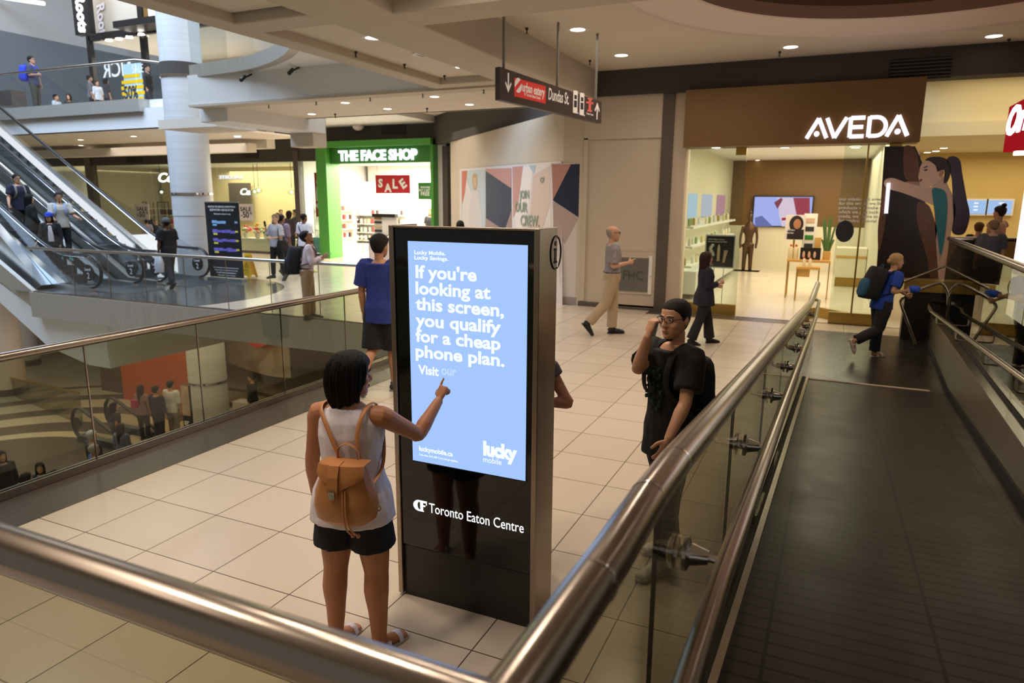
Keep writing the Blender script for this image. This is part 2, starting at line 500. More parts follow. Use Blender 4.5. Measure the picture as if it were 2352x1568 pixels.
# ------------------------------------------------------------------ palette
M = dict(
    floor=tiles('tan_tile', '#cdbda8', .61, .585, line='#5c4c3e', line2='#5f5042', off=(1.52, -4.01), rough=.2, speck=.3),
    shop_floor=tiles('cream_tile', '#e2d6c2', .8, .8, line2='#cdb88f', line='#cdb88f', rough=.16, speck=.05),
    dark_tile=tiles('dark_tile', '#2c2622', .6, .6, line='#171310', line2='#171310', rough=.26, speck=-0.6, sscale=120, spec=.25),
    ramp=tiles('ramp_tile', '#2f2924', .62, .095, line='#0a0807', line2='#0a0807', fine=.008, rough=.34, speck=-0.5, sscale=120, off=(.1, 0), spec=.16),
    granite=tiles('granite', '#4b423d', .9, 9, line2='#2e2723', line='#2e2723', rough=.25, speck=.5, sscale=160),
    inlay=mat('inlay', '#5c5a56', .14),
    lower_floor=mat('lower_floor', '#b9ab8f', .2),
    lower_dark=mat('lower_dark', '#5b5144', .2),
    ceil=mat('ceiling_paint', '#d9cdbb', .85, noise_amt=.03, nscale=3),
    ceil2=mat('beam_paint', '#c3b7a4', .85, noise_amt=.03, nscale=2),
    white=mat('white_panel', '#e4e2dd', .6),
    white_brick=tiles('white_brick', '#e8e6e0', .3, .1, line2='#cfccc4', line='#cfccc4', fine=.004, rough=.5, speck=0, axes='xz'),
    col_tile=tiles('column_tile', '#cfcfcd', .6, .17, line2='#b3b3b1', line='#b3b3b1', fine=.003, rough=.4, speck=0, axes='xz'),
    cream=mat('cream_wall', '#c6b8a3', .8, noise_amt=.04, nscale=2.5),
    cream2=mat('cream_panel', '#c2b29c', .8, noise_amt=.03, nscale=2),
    bulk=mat('bulkhead', '#463f39', .8),
    black=mat('black', '#141312', .5),
    satin_black=mat('satin_black', '#1d1b1a', .35),
    gap=mat('dark_gap', '#0c0b0a', .8),
    post=mat('dark_post', '#574c44', .5),
    base=mat('dark_base', '#5b4f45', .6),
    grey=mat('grey_wall', '#8f979b', .8, noise_amt=.05, nscale=40),
    steel=steel('steel', '#aaa096', .24),
    rail=steel('rail_steel', '#a0958a', .22, streak=(1, 1, 1), amt=.06),
    bsteel=steel('brushed_steel', '#a09281', .3, streak=(30, 30, .4), amt=.16),
    fascia=mat('fascia_steel', '#c4beb2', .36, .55, noise_amt=.16, nscale=14, stretch=(1.5, 1.5, .1)),
    chrome=steel('chrome', '#d8d4cf', .12),
    brass=steel('brass', '#c9a552', .3),
    gold=mat('gold_base', '#a98a45', .35, .7),
    wood=mat('brown_veneer', '#6f5026', .5, noise_amt=.14, nscale=5, stretch=(.6, 1, 9)),
    wood2=mat('light_wood', '#c79a55', .5, noise_amt=.12, nscale=6, stretch=(1, 1, 8)),
    glass=glass('clear_glass', '#eef5f1'),
    rglass=glass('rail_glass', '#dcdaca', .8),
    bglass=glass('blue_glass', '#f4f6f6', .75),
    fglass=mat('frost', '#dfd8c0', .5),
    bar_grey=mat('grey_plastic', '#85817b', .5),
    lamp=glow('lamp_white', '#fff4e2', 9),
    lampw=glow('lamp_warm', '#ffe9c8', 6),
    led=glow('led_white', '#f3f2ff', 2.2),
    sign_w=glow('sign_white', '#f4edff', 1.7),
    txtw=mat('white_print', '#fbfaf8', .6),
    txtb=mat('dark_print', '#2a2a2c', .6),
    red=mat('red_print', '#c8232f', .5),
    redglow=glow('red_sign', '#b01c22', .8),
    green=mat('green_panel', '#4f9a3c', .35),
    green2=mat('green_dark', '#3a7d2f', .4),
    orange=mat('orange_wall', '#b4552a', .6, noise_amt=.12, nscale=1.2),
    yellow=mat('yellow_plastic', '#f2c313', .45),
    navy=mat('navy', '#1e2742', .6),
    rose=mat('rose', '#c08d80', .7),
    pale=mat('pale_lilac', '#d5cdca', .7),
    paleblue=mat('pale_blue', '#a9bcc4', .7),
    sage=mat('sage', '#8b9a88', .7),
    rubber=mat('rubber', '#191819', .38),
    step=steel('step_metal', '#6d7478', .45),
    alum=steel('aluminium', '#c6cbce', .3),
)
wallmirror = None

# ------------------------------------------------------------------ levels of the place
ZC, ZB = 4.85, 4.3            # ceiling panel and beam undersides
XE, YE = -5.65, 10.35         # floor edges at the atrium
YW, YB = 14.42, 22.0          # near shop wall, far shop wall
L1, L3 = -4.7, 5.12

# ---- floors
bm = BM()
prism(bm, [(XE, -3, -.58), (9, -3, -.58), (9, YW, -.58), (-5.4, YW + .1, -.58), (-13, YB, -.58), (-44, YB, -.58), (-44, 17, -.58), (-17.6, 17, -.58), (-17.6, YE, -.58), (XE, YE, -.58)], (0, 0, .58))
struct('floor', bm, M['floor'])
bm = BM(); box(bm, (XE + .04, -3, 0), (-5.08, YE + .0, .004)); box(bm, (-3.4, 14.02, 0), (-.25, YW, .004)); struct('trim_1', bm, M['granite'])
bm = BM(); cx, cy, rr = -15.4, 11.75, 3.3
pts = [(cx + rr * math.cos(a), max(YE + .06, cy + rr * math.sin(a)), .0) for a in [2 * PI * k / 64 for k in range(64)]]
prism(bm, pts, (0, 0, .004)); struct('trim_2', bm, M['inlay'])
bm = BM(); box(bm, (-3.5, YW, -.1), (1.7, 26, .0)); box(bm, (1.7, YW, -.1), (8, 26, .0)); struct('floor', bm, M['shop_floor'])
bm = BM(); box(bm, (-44, YB, -.1), (-12.6, 27, 0)); struct('floor', bm, M['shop_floor'])
bm = BM(); box(bm, (-.2, 9.7, 0), (2.6, 13.55, .006)); struct('floor', bm, M['dark_tile'])
bm = BM(); box(bm, (-.2, 9.665, 0), (1.24, 9.71, .012)); struct('trim_3', bm, M['cream2'])
bm = BM(); a, b = P(1847, 863, z=0), P(1873, 750, z=0); box(bm, (-.34, 9.72, 0), (-.2, b.y, .01)); struct('trim_25', bm, M['cream2'])

# ---- lower level
bm = BM(); box(bm, (-44, 3, L1 - .2), (-4, 23, L1)); struct('floor', bm, M['lower_floor'])
bm = BM()
for r0, r1 in ((3.4, 4.3), (5.2, 5.9), (6.9, 7.5), (8.6, 8.9)):
    n = 40; cx, cy = -19.2, 9.6
    for k in range(n):
        a0, a1 = PI * .45 + PI * 1.0 * k / n, PI * .45 + PI * 1.0 * (k + 1) / n
        prism(bm, [(cx + r * math.cos(a), cy + r * math.sin(a), L1) for r, a in ((r0, a0), (r1, a0), (r1, a1), (r0, a1))], (0, 0, .006))
prism(bm, [(-19.2 + 2.9 * math.cos(a), 9.6 + 2.9 * math.sin(a), L1) for a in [2 * PI * k / 48 for k in range(48)]], (0, 0, .006))
struct('trim_4', bm, M['lower_dark'])
bm = BM(); box(bm, (-44, 22, L1), (-4, 22.3, -.6)); struct('wall_lower_back', bm, M['cream2'])
bm = BM(); box(bm, (-34, 15, L1), (-33.7, 22, -.6)); struct('wall_lower_left', bm, M['cream2'])
a = P(283, 900, y=15.75); b = P(447, 900, y=15.75)
bm = bbox((a.x, 15.75, L1), (b.x, 15.9, -1.2)); struct('wall_lower_orange', bm, M['orange'])
bm = bbox((a.x - 1.8, 16.2, L1), (a.x, 16.3, -1.2)); struct('wall_lower_dark', bm, M['post'])
bm = BM(); box(bm, (-17.6, 10.5, -.62), (-5.7, 22, -.585)); struct('ceiling', bm, M['white'])

# escalator pit and sloping underside (white)
bm = BM()
q = [P(-120, 620, y=10.52), P(78, 707, y=10.52), P(190, 722, y=10.52), P(640, 770, y=10.52)]
prof = [P(-130, 560, y=10.52), P(80, 707, y=10.52), P(246, 735, y=10.52), P(246, 800, y=10.52), P(254, 846, y=10.52), P(205, 838, y=10.52), P(110, 795, y=10.52), P(-130, 575 , y=10.52)]
prism(bm, prof, (0, 6.2, 0)); struct('trim_5', bm, M['white'])
bm = BM()
c0 = P(246, 775, y=10.55); c1 = P(246, 800, y=10.55)
box(bm, (c0.x - .1, 10.6, -.6), (c0.x + .9, 16.5, c1.z + .25)); struct('trim_6', bm, M['white'])

# ---- floor-edge fascias of brushed metal
bm = BM(); box(bm, (-17.55, YE - .06, -.58), (XE, YE, .02)); struct('trim_7', bm, M['fascia'])
bm = BM(); box(bm, (XE - .06, -3, -.58), (XE, YE, .02)); struct('trim_8', bm, M['fascia'])

# ---- near shop wall (y = YW) and its bulkhead
def xw(px, py=500, y=YW): return P(px, py, y=y).x
XP0, XP1 = xw(1507, 600), xw(1528, 600)
bm = BM(); box(bm, (-4.95, YW, 0), (XP0, YW + .25, 4.45)); struct('wall_back', bm, M['cream'])
bm = BM(); box(bm, (-4.95, YW - .035, .12), (-4.86, YW, 3.55)); box(bm, (-4.95, YW - .035, 3.52), (XP0, YW, 4.45)); struct('trim_9', bm, M['cream'])
bm = BM(); box(bm, (XP0, YW - .05, 0), (XP1 + .04, YW + .2, 4.45)); struct('trim_10', bm, M['post'])
XA0 = -2.83
bm = BM(); box(bm, (XP1 + .04, YW, 0), (XA0, YW + .3, 4.45)); struct('wall_back', bm, M['cream2'])
bm = BM(); box(bm, (-3.45, YW + .5, 0), (-3.35, 25.5, 3.7)); box(bm, (-3.4, YW + .3, 0), (XA0, YW + .5, 3.7)); struct('wall_shop_left', bm, M['fglass'])
bm = BM(); box(bm, (-5.0, YW - .03, 0), (XP0, YW, .1)); struct('baseboard_back', bm, M['base'])
bm = BM(); box(bm, (-4.75, YW - .12, 4.36), (9, YW + .35, 5.4)); struct('wall_bulkhead', bm, M['bulk'])

# angled wall with the recruiting hoarding: 45 degrees, then a short straight face
HC = V((-5.44, YW + .06, 0)); hd = V((-1, 1, 0)).normalized()
def on_diag(px, py=500): return P(px, py, pl=(HC, V((1, 1, 0)).normalized()))
HE = on_diag(1036, 480); HE.z = 0
zt = top_z(HC.x, HC.y, 254)
nrm = V((1, 1, 0)).normalized() * .4
bm = BM(); prism(bm, [(HC.x, HC.y, 0), (-4.93, YW, 0), (-4.93, YW + .5, 0), (HE.x + nrm.x, HE.y + nrm.y, 0), (HE.x, HE.y, 0)], (0, 0, zt)); struct('wall_angled', bm, M['cream'])
bm = BM(); prism(bm, [(-4.75, YW + .2, 4.15), (-5.6, YW + .7, 4.15), (-13.2, YB, 4.15), (-13.2, YB + .3, 4.15), (-4.75, YW + .5, 4.15)], (0, 0, 1.3)); struct('wall_bulkhead', bm, M['bulk'])

# ---- ceilings
RING = (0.9, 9.5)
bm = BM()
n = 72; R0 = 3.68
YN = P(1105, 45, z=ZB).y       # near edge of the ceiling panel
outer = []
for k in range(n):
    a = 2 * PI * k / n; ca, sa = math.cos(a), math.sin(a)
    x0, x1, y0, y1 = -4.68, 9.0, 5.2, YW + .05
    t = 1e9
    if ca > 1e-6: t = min(t, (x1 - RING[0]) / ca)
    if ca < -1e-6: t = min(t, (x0 - RING[0]) / ca)
    if sa > 1e-6: t = min(t, (y1 - RING[1]) / sa)
    if sa < -1e-6: t = min(t, (y0 - RING[1]) / sa)
    outer.append((RING[0] + ca * t, RING[1] + sa * t))
inner = [(RING[0] + R0 * math.cos(2 * PI * k / n), RING[1] + R0 * math.sin(2 * PI * k / n)) for k in range(n)]
for k in range(n):
    j = (k + 1) % n
    quad(bm, [(*outer[k], ZC), (*outer[j], ZC), (*inner[j], ZC), (*inner[k], ZC)])
for (xa, ya) in ((-4.68, YW + .05), (9, YW + .05), (9, 5.2), (-4.68, 5.2)):
    near = sorted(range(n), key=lambda k: (outer[k][0] - xa) ** 2 + (outer[k][1] - ya) ** 2)[:2]
    quad(bm, [(*outer[near[0]], ZC), (xa, ya, ZC), (*outer[near[1]], ZC)])
box(bm, (-4.8, -3, ZC), (9, 5.2, ZC + .05))
struct('ceiling', bm, M['ceil'])
bm = BM()
def ringband(bm, prof, mi=0, seg=96):
    rows = [[bm.verts.new((RING[0] + r * math.cos(2 * PI * k / seg), RING[1] + r * math.sin(2 * PI * k / seg), z)) for k in range(seg)] for r, z in prof]
    for A, B in zip(rows, rows[1:]):
        for k in range(seg): bm.faces.new((A[k], A[(k + 1) % seg], B[(k + 1) % seg], B[k])).material_index = mi
ringband(bm, [(R0, ZC), (R0 - .02, ZC + .03), (3.02, ZC + .12), (3.0, ZC + .14)], 0)
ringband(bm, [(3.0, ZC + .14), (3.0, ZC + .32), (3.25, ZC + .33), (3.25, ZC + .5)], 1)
ringband(bm, [(3.25, ZC + .5), (3.2, ZC + .55), (.01, ZC + .62)], 2)
struct('ceiling', bm, [mat('rim_paint', '#e6d5c8', .8), mat('cove_shade', '#7a6350', .8), mat('dome_paint', '#dcc8ba', .8)], smooth=35)  # recess face darkened in colour for its shade, rim lightened for contrast
ringlight = area('cove_light', (RING[0], RING[1], ZC + .36), 5.2, 24, '#ffdcc4', rot=(PI, 0, 0), disk=True)

# main beam, its cross beams and the coffered bay beside the atrium
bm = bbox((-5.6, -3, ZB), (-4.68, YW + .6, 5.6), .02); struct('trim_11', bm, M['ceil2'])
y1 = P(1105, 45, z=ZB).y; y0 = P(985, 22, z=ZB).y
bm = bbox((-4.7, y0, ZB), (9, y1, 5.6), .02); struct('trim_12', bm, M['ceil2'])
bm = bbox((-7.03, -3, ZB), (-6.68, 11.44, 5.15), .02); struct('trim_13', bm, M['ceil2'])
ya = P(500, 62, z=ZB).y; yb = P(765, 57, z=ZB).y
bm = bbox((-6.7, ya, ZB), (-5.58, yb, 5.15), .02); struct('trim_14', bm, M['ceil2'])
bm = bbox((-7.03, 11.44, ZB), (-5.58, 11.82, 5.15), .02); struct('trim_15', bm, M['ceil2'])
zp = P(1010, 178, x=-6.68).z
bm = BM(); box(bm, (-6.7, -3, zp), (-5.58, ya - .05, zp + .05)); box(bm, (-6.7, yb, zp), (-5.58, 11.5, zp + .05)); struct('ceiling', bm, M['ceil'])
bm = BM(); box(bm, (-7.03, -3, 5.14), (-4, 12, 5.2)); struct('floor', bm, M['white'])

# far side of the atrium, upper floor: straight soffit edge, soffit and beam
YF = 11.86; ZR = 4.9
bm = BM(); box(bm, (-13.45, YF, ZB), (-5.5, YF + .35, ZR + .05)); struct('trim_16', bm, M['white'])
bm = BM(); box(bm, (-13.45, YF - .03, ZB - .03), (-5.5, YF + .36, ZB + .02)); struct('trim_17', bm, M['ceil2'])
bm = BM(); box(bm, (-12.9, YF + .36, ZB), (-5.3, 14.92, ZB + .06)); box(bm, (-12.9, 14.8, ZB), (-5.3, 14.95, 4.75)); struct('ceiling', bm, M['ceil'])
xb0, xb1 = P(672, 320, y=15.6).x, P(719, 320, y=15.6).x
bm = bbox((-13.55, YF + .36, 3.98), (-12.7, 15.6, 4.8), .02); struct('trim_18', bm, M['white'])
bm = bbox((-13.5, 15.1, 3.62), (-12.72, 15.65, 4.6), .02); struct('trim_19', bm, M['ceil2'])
bm = BM(); box(bm, (-15.9, 13.0, 3.98), (-13.9, 14.3, 4.2)); box(bm, (-44, 19.0, 3.85), (-18.9, 19.4, 4.15)); struct('ceiling', bm, M['ceil'])
bm = BM(); box(bm, (-44, 15.05, ZB), (-16.9, 19.6, ZB + .06)); box(bm, (-44, 19.5, 4.0), (-18.5, 19.9, ZB + .3)); struct('ceiling', bm, M['ceil'])
bm = BM(); box(bm, (-44, 16, 5.1), (-5, 27, 5.14)); struct('ceiling', bm, M['ceil'])
# white face of the upper walkway on the left
bm = BM(); box(bm, (-44, 15.0, ZB), (-16.6, 15.3, 4.86)); struct('trim_20', bm, M['white'])
bm = BM(); box(bm, (-44, 14.85, 4.76), (-18.9, 15.3, L3)); struct('trim_21', bm, M['fascia'])
bm = BM(); box(bm, (-46, 15.2, 4.9), (-13, 34, L3)); struct('floor', bm, M['white'])

# curved metal edge of the upper opening (right of the column)

arc = [P(px, py, z=ZR) for px, py in ((436, 179), (480, 173), (560, 161), (610, 147), (645, 130), (662, 113), (668, 98))]
arc = cr(arc, n=5)
def ribbon(bm, path, z0, z1, th, mi=0):
    rows = []
    for i, p in enumerate(path):
        t = (path[min(i + 1, len(path) - 1)] - path[max(i - 1, 0)]); t.z = 0; t.normalize(); s = V((-t.y, t.x, 0)) * th
        rows.append([V((p.x, p.y, z0)), V((p.x + s.x, p.y + s.y, z0)), V((p.x + s.x, p.y + s.y, z1)), V((p.x, p.y, z1))])
    rings_loft(bm, rows, mi)
bm = BM(); ribbon(bm, arc, ZR, 5.17, .2); struct('trim_22', bm, M['fascia'], smooth=40)
bm = BM(); prism(bm, [(p.x, p.y + .02, ZR + .01) for p in arc] + [(-5.6, arc[-1].y, ZR + .01), (-5.6, YF + .3, ZR + .01), (arc[0].x - .3, YF + .3, ZR + .01)], (0, 0, .2)); bmesh.ops.triangulate(bm, faces=[f for f in bm.faces if len(f.verts) > 4]); struct('ceiling', bm, M['white'])

# ---- upper storey walls
xg = P(207, 100, y=27).x; zg = P(205, 112, y=27).z
bm = BM(); box(bm, (xg - .2, 14, L3), (xg, 44, zg)); struct('wall_upper_left', bm, M['grey'])
bm = BM(); box(bm, (xg - .2, 8, zg), (xg, 44, 16)); struct('wall_upper_left', bm, M['white'])
bm = BM(); box(bm, (xg, 34, L3), (-5, 34.2, 16)); struct('wall_upper_back', bm, M['white'])
bm = BM(); box(bm, (-17.2, 19.5, L3), (-5, 19.7, 12)); struct('wall_upper_right', bm, M['paleblue'])
bm = BM(); box(bm, (-44, 27, -.1), (-12, 27.2, 5.1)); struct('wall_far_shop', bm, M['white'])

# ---- far shop row (y = YB): dark bulkhead, posts
def xf(px, py=480): return P(px, py, y=YB).x
zb = P(450, 375, y=YB).z
bm = BM(); box(bm, (-44, YB, zb), (-12.9, YB + .3, 6.0)); struct('wall_bulkhead', bm, M['bulk'])
for (p0, p1) in ((681, 692), (1019, 1031), (208, 221)):
    bm = bbox((xf(p0), YB - .06, 0), (xf(p1), YB + .25, zb + .4)); struct('trim_24', bm, M['post'])
bm = bbox((xf(1001), YB - .02, 0), (xf(1018), YB + .25, 4.4)); struct('wall_far_brick', bm, M['white_brick'])
bm = BM(); box(bm, (xf(686) - .1, YB + .3, 0), (xf(686), 27, zb)); struct('wall_far_partition', bm, M['white'])
bm = BM(); box(bm, (xf(214) - .1, YB + .3, 0), (xf(214), 27, zb)); struct('wall_far_partition', bm, M['cream'])
bm = BM(); box(bm, (xf(1001), YB + .3, 0), (xf(1001) + .1, 27, zb)); struct('wall_far_partition', bm, M['white'])
bm = BM(); box(bm, (-44, YB + .3, zb), (-12.6, 27, zb + .1)); struct('ceiling', bm, M['white'])

# ---- shops behind the near wall
bm = BM(); box(bm, (-3.5, 25.4, 0), (2.2, 25.6, 3.7)); struct('wall_shop_back', bm, [M['wood']])
bm = BM(); box(bm, (-3.4, 25.34, 0), (2.2, 25.4, 1.45)); struct('wall_shop_back', bm, [M['fglass']])
bm = BM(); box(bm, (-3.5, YW + .35, 3.62), (.94, 25.5, 3.7)); struct('ceiling', bm, M['white'])
bm = BM(); box(bm, (.86, 15.4, 0), (.94, 25.5, 3.62)); struct('wall_shop_partition', bm, M['fglass'])
bm = BM(); box(bm, (2.2, 25.4, 0), (9, 25.6, 5.2)); struct('wall_shop_back', bm, mat('ochre_wall', '#cdb273', .7))
bm = BM(); box(bm, (1.4, 19.5, 3.75), (9, 25.5, 3.85)); box(bm, (1.2, 18.9, 3.75), (9, 19.5, 4.05)); box(bm, (1.2, YW + .35, 5.1), (9, 19.2, 5.2)); box(bm, (1.2, 19.15, 4.0), (9, 19.3, 5.2)); struct('ceiling', bm, mat('shop_ceiling', '#e0d2ac', .8))
bm = BM(); box(bm, (7.5, YW, 0), (7.7, 25.5, 5.2)); struct('wall_shop_right', bm, M['cream'])

# ------------------------------------------------------------------ the ramp, its landing and rails
YBEND, YEND = 1.43, 9.69
SL = -1 / 12.0
ZL = -SL * (YEND - YBEND)
def rz(y): return 0 if y > YEND else (ZL if y < YBEND else ZL + SL * (y - YBEND))
xl = lambda y: -.235 + .004 * (y - YBEND)     # left edge of the walking surface
xr = lambda y: 1.25 + .0385 * (y - 5.1)       # face of the low wall on the right
bm = BM()
for (ya, yb2) in ((-2.5, YBEND), (YBEND, YEND)):
    v = [bm.verts.new(p) for p in ((xl(ya), ya, rz(ya)), (xr(ya) + .3, ya, rz(ya)), (xr(yb2) + .3, yb2, rz(yb2)), (xl(yb2), yb2, rz(yb2)))]
    w = [bm.verts.new((u.co.x, u.co.y, -.02)) for u in v]
    bm.faces.new(v)
    for i in range(4): bm.faces.new((v[i], v[(i + 1) % 4], w[(i + 1) % 4], w[i]))
o = struct('floor', bm, M['ramp'])

def path_wall(bm, pts, th, h0, h1, mi=0, side=(1, 0, 0)):
    """upright strip along pts from z+h0 to z+h1"""
    s = V(side) * th / 2
    rows = [[p - s + V((0, 0, h0)), p + s + V((0, 0, h0)), p + s + V((0, 0, h1)), p - s + V((0, 0, h1))] for p in map(V, pts)]
    rings_loft(bm, rows, mi)

XG = lambda y: -.3 + .0125 * max(0, y - YBEND)          # line of the glass guard
YR = 12.0                                               # end of the guard
RH = 1.01
g = thing('glass_railing', 'steel and glass railing with round top rail along the dark ramp', 'railing', (XG(5), 5, 0))
# top rail: landing, bend, slope, level end; the corner return across the front
ylist = [YBEND, 2.5, 4, 6, 8, YEND, 10.4, YR]
rail = [V((-.31, .645, ZL + RH))] + [V((XG(y), y, rz(y) + RH)) for y in [1.05, YBEND - .12]] + [V((XG(y), y, rz(y) + RH)) for y in [YBEND + .14] + ylist[1:]]
bm = BM(); tube(bm, rail, .0385, 20); obj('handrail', bm, M['rail'], g, smooth=50)
for y in (YBEND - .1, YBEND + .16, .98):
    p = V((XG(y), y, rz(y) + RH)); d = V((0, 1, SL if y > YBEND else 0)).normalized(); bm = BM()
    tube(bm, [p - d * .004, p + d * .004], .0392, 20); obj('joint_ring', bm, M['chrome'], g, smooth=50)
yj = [.7, YBEND, 2.62, 3.85, 5.1, 6.35, 7.6, 8.7, YEND, 10.9, YR]
for a0, a1 in zip(yj, yj[1:]):
    bm = BM()
    path_wall(bm, [(XG(a0 + .004), a0 + .004, rz(a0)), (XG(a1 - .004), a1 - .004, rz(a1))], .014, .03 if a0 < YEND else 0.02, RH - .02)
    obj('glass_panel', bm, M['rglass'], g)
    bm = BM(); p = V((XG(a1), a1, rz(a1))); path_wall(bm, [p + V((0, -.0016, 0)), p + V((0, .0016, 0))], .012, .03, RH - .03); obj('glass_joint', bm, M['post'], g)
for sx, nm in ((-.045, 'base_channel'), (.045, 'base_channel')):
    bm = BM(); path_wall(bm, [(XG(y) + sx, y, rz(y)) for y in (.6, YBEND, YEND)], (.03), -.02, .045); obj(nm, bm, M['steel'], g)
bm = BM(); path_wall(bm, [(XG(y), y, rz(y)) for y in (.6, YBEND, YEND)], .054, -.02, .03); obj('channel_seal', bm, M['gap'], g)
bm = BM(); path_wall(bm, [(XG(y) - .08, y, 0) for y in (.6, YBEND)], .03, 0.0, ZL + .05); path_wall(bm, [V((XG(YBEND) - .08, YBEND, 0)), V((XG(YBEND) - .08, YBEND + .001, 0))], .03, 0, ZL)
vv = [(XG(y) - .08, y) for y in (YBEND, YEND)]
prism(bm, [(vv[0][0], vv[0][1], 0), (vv[1][0], vv[1][1], 0), (vv[1][0], vv[1][1], .05), (vv[0][0], vv[0][1], ZL + .05)], (.03, 0, 0))
obj('ramp_side', bm, M['steel'], g)
# lower handrail on glass-clamp brackets
HH = .80
XH = lambda y: -.165 + .004 * y
hr = [V((XH(y), y, rz(y) + HH)) for y in (.35, .9, YBEND, 2.5, 4, 6, 8, YEND, 10.6, 11.5)]
hr += [V((XH(11.6) - .03, 11.62, HH)), V((XG(11.6) + .02, 11.64, HH))]
bm = BM(); tube(bm, hr, .024, 16); obj('lower_handrail', bm, M['rail'], g, smooth=50)
for k, y in enumerate((1.72, 2.95, 4.2, 5.5, 6.8, 8.1, 9.3, 10.6)):
    z = rz(y) + HH - .075
    x0 = XG(y); x1 = XH(y)
    bm = BM()
    lathe(bm, [(0, -.03), (.028, -.03), (.046, -.022), (.046, -.012), (.02, -.009), (.02, .009), (.046, .012), (.046, .022), (.03, .03), (.022, .06), (.018, .075), (0, .075)], (x0, y, z), 20, axis=(1, 0, 0))
    tube(bm, cr([(x0 + .07, y, z), (x1 - .01, y, z + .0), (x1, y, z + .03), (x1, y, z + .06)], n=4), .011, 10)
    obj('clamp_bracket', bm, M['chrome'], g, smooth=40)

# front rail of the landing (nearest the camera), joined at the corner
g2 = thing('glass_railing', 'round steel rail crossing the bottom left foreground, out of focus', 'railing', (-2, .66, 0))
bm = BM(); tube(bm, [(-6.2, .645, ZL + RH), (-.62, .645, ZL + RH), (-.31, .645, ZL + RH)], .0385, 24); obj('handrail', bm, M['rail'], g2, smooth=50)
bm = BM(); box(bm, (-6.2, .655, .1), (-.35, .667, ZL + RH - .05)); obj('glass_panel', bm, M['rglass'], g2)
bm = BM(); box(bm, (-6.2, .63, 0), (-.33, .69, .12)); obj('base_channel', bm, M['steel'], g2)

# low metal wall and railing on the right of the ramp
def PR(px, py): return P(px, py, pl=(V((1.25, 5.1, 0)), V((1, -.0385, 0)).normalized()))
t0, t1 = PR(2352, 1029), PR(2165, 760); b0, b1 = PR(2352, 1215), PR(2154, 840)
sl = (t1.z - t0.z) / (t1.y - t0.y)
ztop = lambda y: t0.z + sl * (y - t0.y)
YQ = PR(2131, 733).y
g3 = thing('ramp_guard', 'low brushed metal wall with glass guard along the right side of the ramp', 'railing', (1.4, 8, 0))
bm = BM()
prism(bm, [(xr(y), y, z) for y, z in ((-1, rz(-1)), (YBEND, rz(YBEND)), (YEND, 0.0), (YQ, 0.0), (YQ, ztop(YQ)), (-1, ztop(-1)))], (.16, 0, 0))
obj('wall_panel', bm, M['bsteel'], g3)
bm = BM(); prism(bm, [(xr(y) - .012, y, z) for y, z in ((-1, rz(-1)), (YBEND, rz(YBEND)), (YEND, 0.0), (YQ, 0.0), (YQ, .07), (YEND, .07), (YBEND, rz(YBEND) + .07), (-1, rz(-1) + .07))], (.012, 0, 0)); obj('skirting', bm, M['gap'], g3)
bm = BM(); path_wall(bm, [(xr(y) + .08, y, ztop(y)) for y in (-1, YQ)], .17, -.005, .012); obj('coping', bm, M['steel'], g3)
bm = BM(); path_wall(bm, [(xr(y) + .1, y, ztop(y)) for y in (-1, YQ - .3)], .03, .01, .03); obj('channel_seal', bm, M['gap'], g3)
e0 = P(2352, 615, x=xr(7) + .1); e1 = P(2172, 548, x=xr(11.5) + .1)
slt = (e1.z - e0.z) / (e1.y - e0.y); zr2 = lambda y: e0.z + slt * (y - e0.y)
ys = [e1.y - 1.25 * k for k in range(9)]
for a0, a1 in zip(ys, ys[1:]):
    bm = BM(); A = V((xr(a0) + .1, a0 - .005, 0)); B = V((xr(a1) + .1, a1 + .005, 0))
    prism(bm, [(A.x, A.y, ztop(A.y) + .01), (B.x, B.y, ztop(B.y) + .01), (B.x, B.y, zr2(B.y) - .02), (A.x, A.y, zr2(A.y) - .02)], (.014, 0, 0)); obj('glass_panel', bm, M['rglass'], g3)
bm = BM(); tube(bm, [(xr(y) + .1, y, zr2(y)) for y in (-1, 3, 7, e1.y)], .036, 16); ce = V((xr(e1.y) + .1, e1.y, zr2(e1.y)))
tube(bm, [ce, ce + V((1.9, .35, .0))], .036, 16); obj('handrail', bm, M['rail'], g3, smooth=50)
bm = BM(); prism(bm, [ce + V((.0, 0, -1.25)), ce + V((1.9, .35, -1.25)), ce + V((1.9, .35, -.02)), ce + V((0, 0, -.02))], (0, .014, 0)); obj('glass_panel', bm, M['rglass'], g3)
h0, h1 = P(2352, 872, x=1.2), P(2140, 716, x=1.42)
bm = BM()
hp = [h0 + (h0 - h1) * .8, h0, h0.lerp(h1, .5), h1]
tip = P(2128, 704, x=1.5)
hp += [h1 + V((.0, .35, .02)), tip + V((.05, .2, .06)), P(2188, 697, x=1.72)]
tube(bm, hp, .024, 14); obj('lower_handrail', bm, M['rail'], g3, smooth=50)
for f in (.12, .45, .75, .97):
    p = h1.lerp(h0, f); bm = BM()
    tube(bm, cr([p, p + V((.0, -.02, -.09)), p + V((.03, -.03, -.11)), p + V((.17, -.04, -.11))], n=4), .011, 8); obj('bracket', bm, M['rail'], g3, smooth=50)

